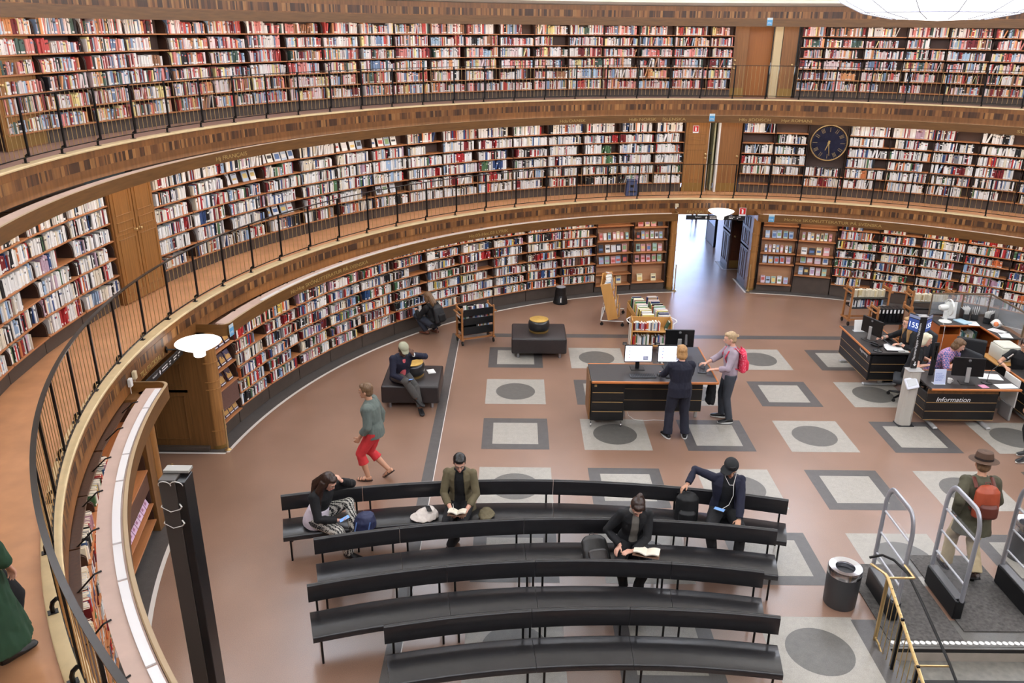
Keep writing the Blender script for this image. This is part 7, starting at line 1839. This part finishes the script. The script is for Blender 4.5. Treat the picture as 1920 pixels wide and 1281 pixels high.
P = person('woman with white bobbed hair in black top behind the ticket pillar', (2.27, 3.22, .004), rad(-116), (0, -.02, .55), (.0, .08, 1.08), (.0, 1, -.25), wr=(.17, .24, .80), wl=(-.12, .28, .80), ar=(.10, .30, .085), al=(-.10, .30, .085), kr=(.2, 1, .5), kl=(-.2, 1, .5), er=(1, -.4, -.6), el=(-1, -.5, -.6), skin='pale', female=True, build=1.02)
top(P, BLKF, 'black_top', 'short', loose=1.03); trousers(P, BLKF); shoes(P, SHOEB); hair(P, HWHT, 'bob')
office_chair('low black office stool under the woman with white hair', (2.25, 3.24, .004), rad(64), .44, False)
P = person('woman with light brown hair in blue and pink checked shirt bending over papers', (2.84, 3.42, .004), rad(-142), (0, -.04, .55), (-.02, .20, .98), (-.3, 1, -.55), wr=(.05, .36, .80), wl=(-.16, .38, .80), ar=(.10, .22, .085), al=(-.10, .22, .085), kr=(.2, 1, .5), kl=(-.2, 1, .5), er=(1, -.2, -.6), el=(-1, -.2, -.6), skin='pale', female=True, build=1.05)
top(P, patterned('cloth_check', (92, 104, 160), (206, 150, 180), 'check'), 'checked_shirt', 'elbow', loose=1.05); trousers(P, DENIM); shoes(P, SHOEB); hair(P, HBRN, 'bob')
office_chair('black office chair under the woman in the checked shirt', (2.86, 3.49, .004), rad(38), .44)

# 13 man in a hat with an orange-brown rucksack walking away
P = person('man in brown hat and khaki coat walking away with a rust leather rucksack', (.60, -2.02, .021), rad(-4), (0, 0, .88), (0, .05, 1.40), (.08, 1, -.1), wr=(.24, .16, .86), wl=(-.24, -.02, .92), ar=(.10, -.16, .15), al=(-.11, .16, .078), fr=(.1, 1, -.8), fl=(-.05, 1, .03), er=(.6, -1, 0), el=(-.6, -1, .1), pr=(-1, .2, 0), pl=(1, .2, 0), skin='tan', build=1.08)
top(P, fabric('cloth_khaki', (84, 80, 62)), 'coat', hem=-.22, skirt=.03, loose=1.12, g=.02, wr=.008); trousers(P, fabric('cloth_beige', (190, 170, 134)), flare=.055, g=.018, wr=.008); shoes(P, mat('shoe_dark_brown', (52, 34, 26), rough=.4), mat('sole_dark', (30, 24, 22), rough=.6))
hair(P, HBRN)
b = MB(); M = Matrix.Translation(P.hp(0, -.012, .058)) @ Matrix((P.hrt, P.hd, P.hup)).transposed().to_4x4()
b.lathe([(.155, -.010), (.168, -.004), (.155, .002), (.105, .008), (.098, .06), (.088, .10), (.06, .108), (0, .098)], 32, M=M); o = b.build('hat', fabric('hat_felt', (84, 60, 44), .7), P.t, smooth=50); b = MB(); b.lathe([(.1055, .010), (.1035, .036), (.1015, .036), (.1035, .010), (.1055, .010)], 32, M=M, cap=False); b.build('hat_band', mat('hat_band', (40, 28, 24), rough=.6), o, smooth=40)
worn_pack(P, 'rust orange leather rucksack on the back of the man in the hat', mat('rust_leather', (164, 72, 44), rough=.5, var=.2), mat('rust_dark', (98, 44, 32), rough=.5), .30, .42, .17, .40)
# 14 seated person cut by the right edge, 15 passer-by of whom only the shoes show, 16 person in green coat
P = person('person in dark short-sleeved top sitting at the desk cut by the right edge', (4.22, 3.12, .004), rad(150), (0, -.03, .55), (.02, .05, 1.04), (0, 1, -.3), wr=(.26, .40, .81), wl=(-.14, .38, .81), ar=(.10, .34, .085), al=(-.10, .34, .085), kr=(.2, 1, .5), kl=(-.2, 1, .5), er=(1, -.3, -.6), el=(-1, -.5, -.6), skin='tan', build=1.1)
top(P, BLKF, 'dark_top', 'short'); trousers(P, BLKF); shoes(P, SHOEB); hair(P, HDKB)
P = person('person standing past the right edge of whom only a dark shoe shows', (3.27, 1.02, .004), rad(100), skin='tan', wr=(.22, .05, .82), wl=(-.22, .05, .82), ar=(.09, -.08, .085), al=(-.09, .12, .085))
top(P, BLKF, 'dark_jacket'); trousers(P, BLKF, ankle=.8); shoes(P, SHOEB, SOLEW); hair(P, HDKB)
P = person('person in long dark green coat on the middle gallery, cut by the left edge', (-8.62, -6.18, 2.364), rad(-20), (0, 0, .86), (.02, .05, 1.38), (0, 1, -.2), wr=(.24, .10, .82), wl=(-.24, .10, .82), ar=(.10, .06, .085), al=(-.10, -.10, .085), skin='pale', female=True, build=1.08)
top(P, fabric('cloth_green', (34, 66, 44)), 'coat', hem=-.62, skirt=.17, loose=1.12, g=.024, wr=.010); trousers(P, BLKF); shoes(P, SHOEB); hair(P, HGRY, 'bob')
# ---------------------------------------------------------------- the books, told apart: the 300 that show largest, then the mass
def book_size(M, w, d, h, boost=1.0):
    p = to_px(M @ Vector((0, 0, h * .5)))
    if p is None or not (2 < p[0] < 1918 and 2 < p[1] < 1279): return 0
    dd = (M.translation - CAMP).length; n = (M.to_3x3() @ Vector((0, -1, 0))); v = (CAMP - M.translation).normalized()
    return boost * w * h / dd ** 2 * max(.05, abs(n.dot(v)))
cand = [('shelf', i, book_size(*bk[:4]) if visible(bk) else 0) for i, bk in enumerate(BOOKS)] + [('loose', i, book_size(*bk[:4], boost=2.2)) for i, bk in enumerate(LOOSE)]
cand.sort(key=lambda q: -q[2])
single = set((k, i) for k, i, s_ in cand[:300])
mb = MB(); mb.hascol = True
def put_book(key, M, w, d, h, c, lab, bc, label, group):
    v, f, cl = book_geo(w, d, h, srgb(*c), lab, bc)
    if key in single:
        b = MB(); b.v = v; b.f = f; b.m = [0] * len(f); b.c = cl; b.hascol = True
        o = link('book', b.mesh('book', BOOKM)); o.matrix_world = M; tag(o, label, 'book', group)
    else:
        A = np.array(v) @ np.array(M.to_3x3()).T + np.array(M.translation)
        o_ = len(mb.v); mb.v.extend(map(tuple, A)); mb.f.extend([tuple(q + o_ for q in p) for p in f]); mb.m.extend([0] * len(f)); mb.c.extend(cl)
for i, (M, w, d, h, c, lab, bc, tier, nm, row, n) in enumerate(BOOKS):
    put_book(('shelf', i), M, w, d, h, c, lab, bc, '%s book, %s from left, %s shelf, %s' % (cname(c), nth(n), nth(row + 1), nm.split(' on the ')[0]), 'books on the gallery shelves')
for i, (M, w, d, h, c, lab, bc, label, group) in enumerate(LOOSE):
    put_book(('loose', i), M, w, d, h, c, lab, bc, label, group)
o = mb.build('shelved_books', BOOKM)
stuff(o, 'thousands of smaller looking books standing on all the round shelves and trolleys', 'books')
bpy.data.scenes.remove(BAKE)
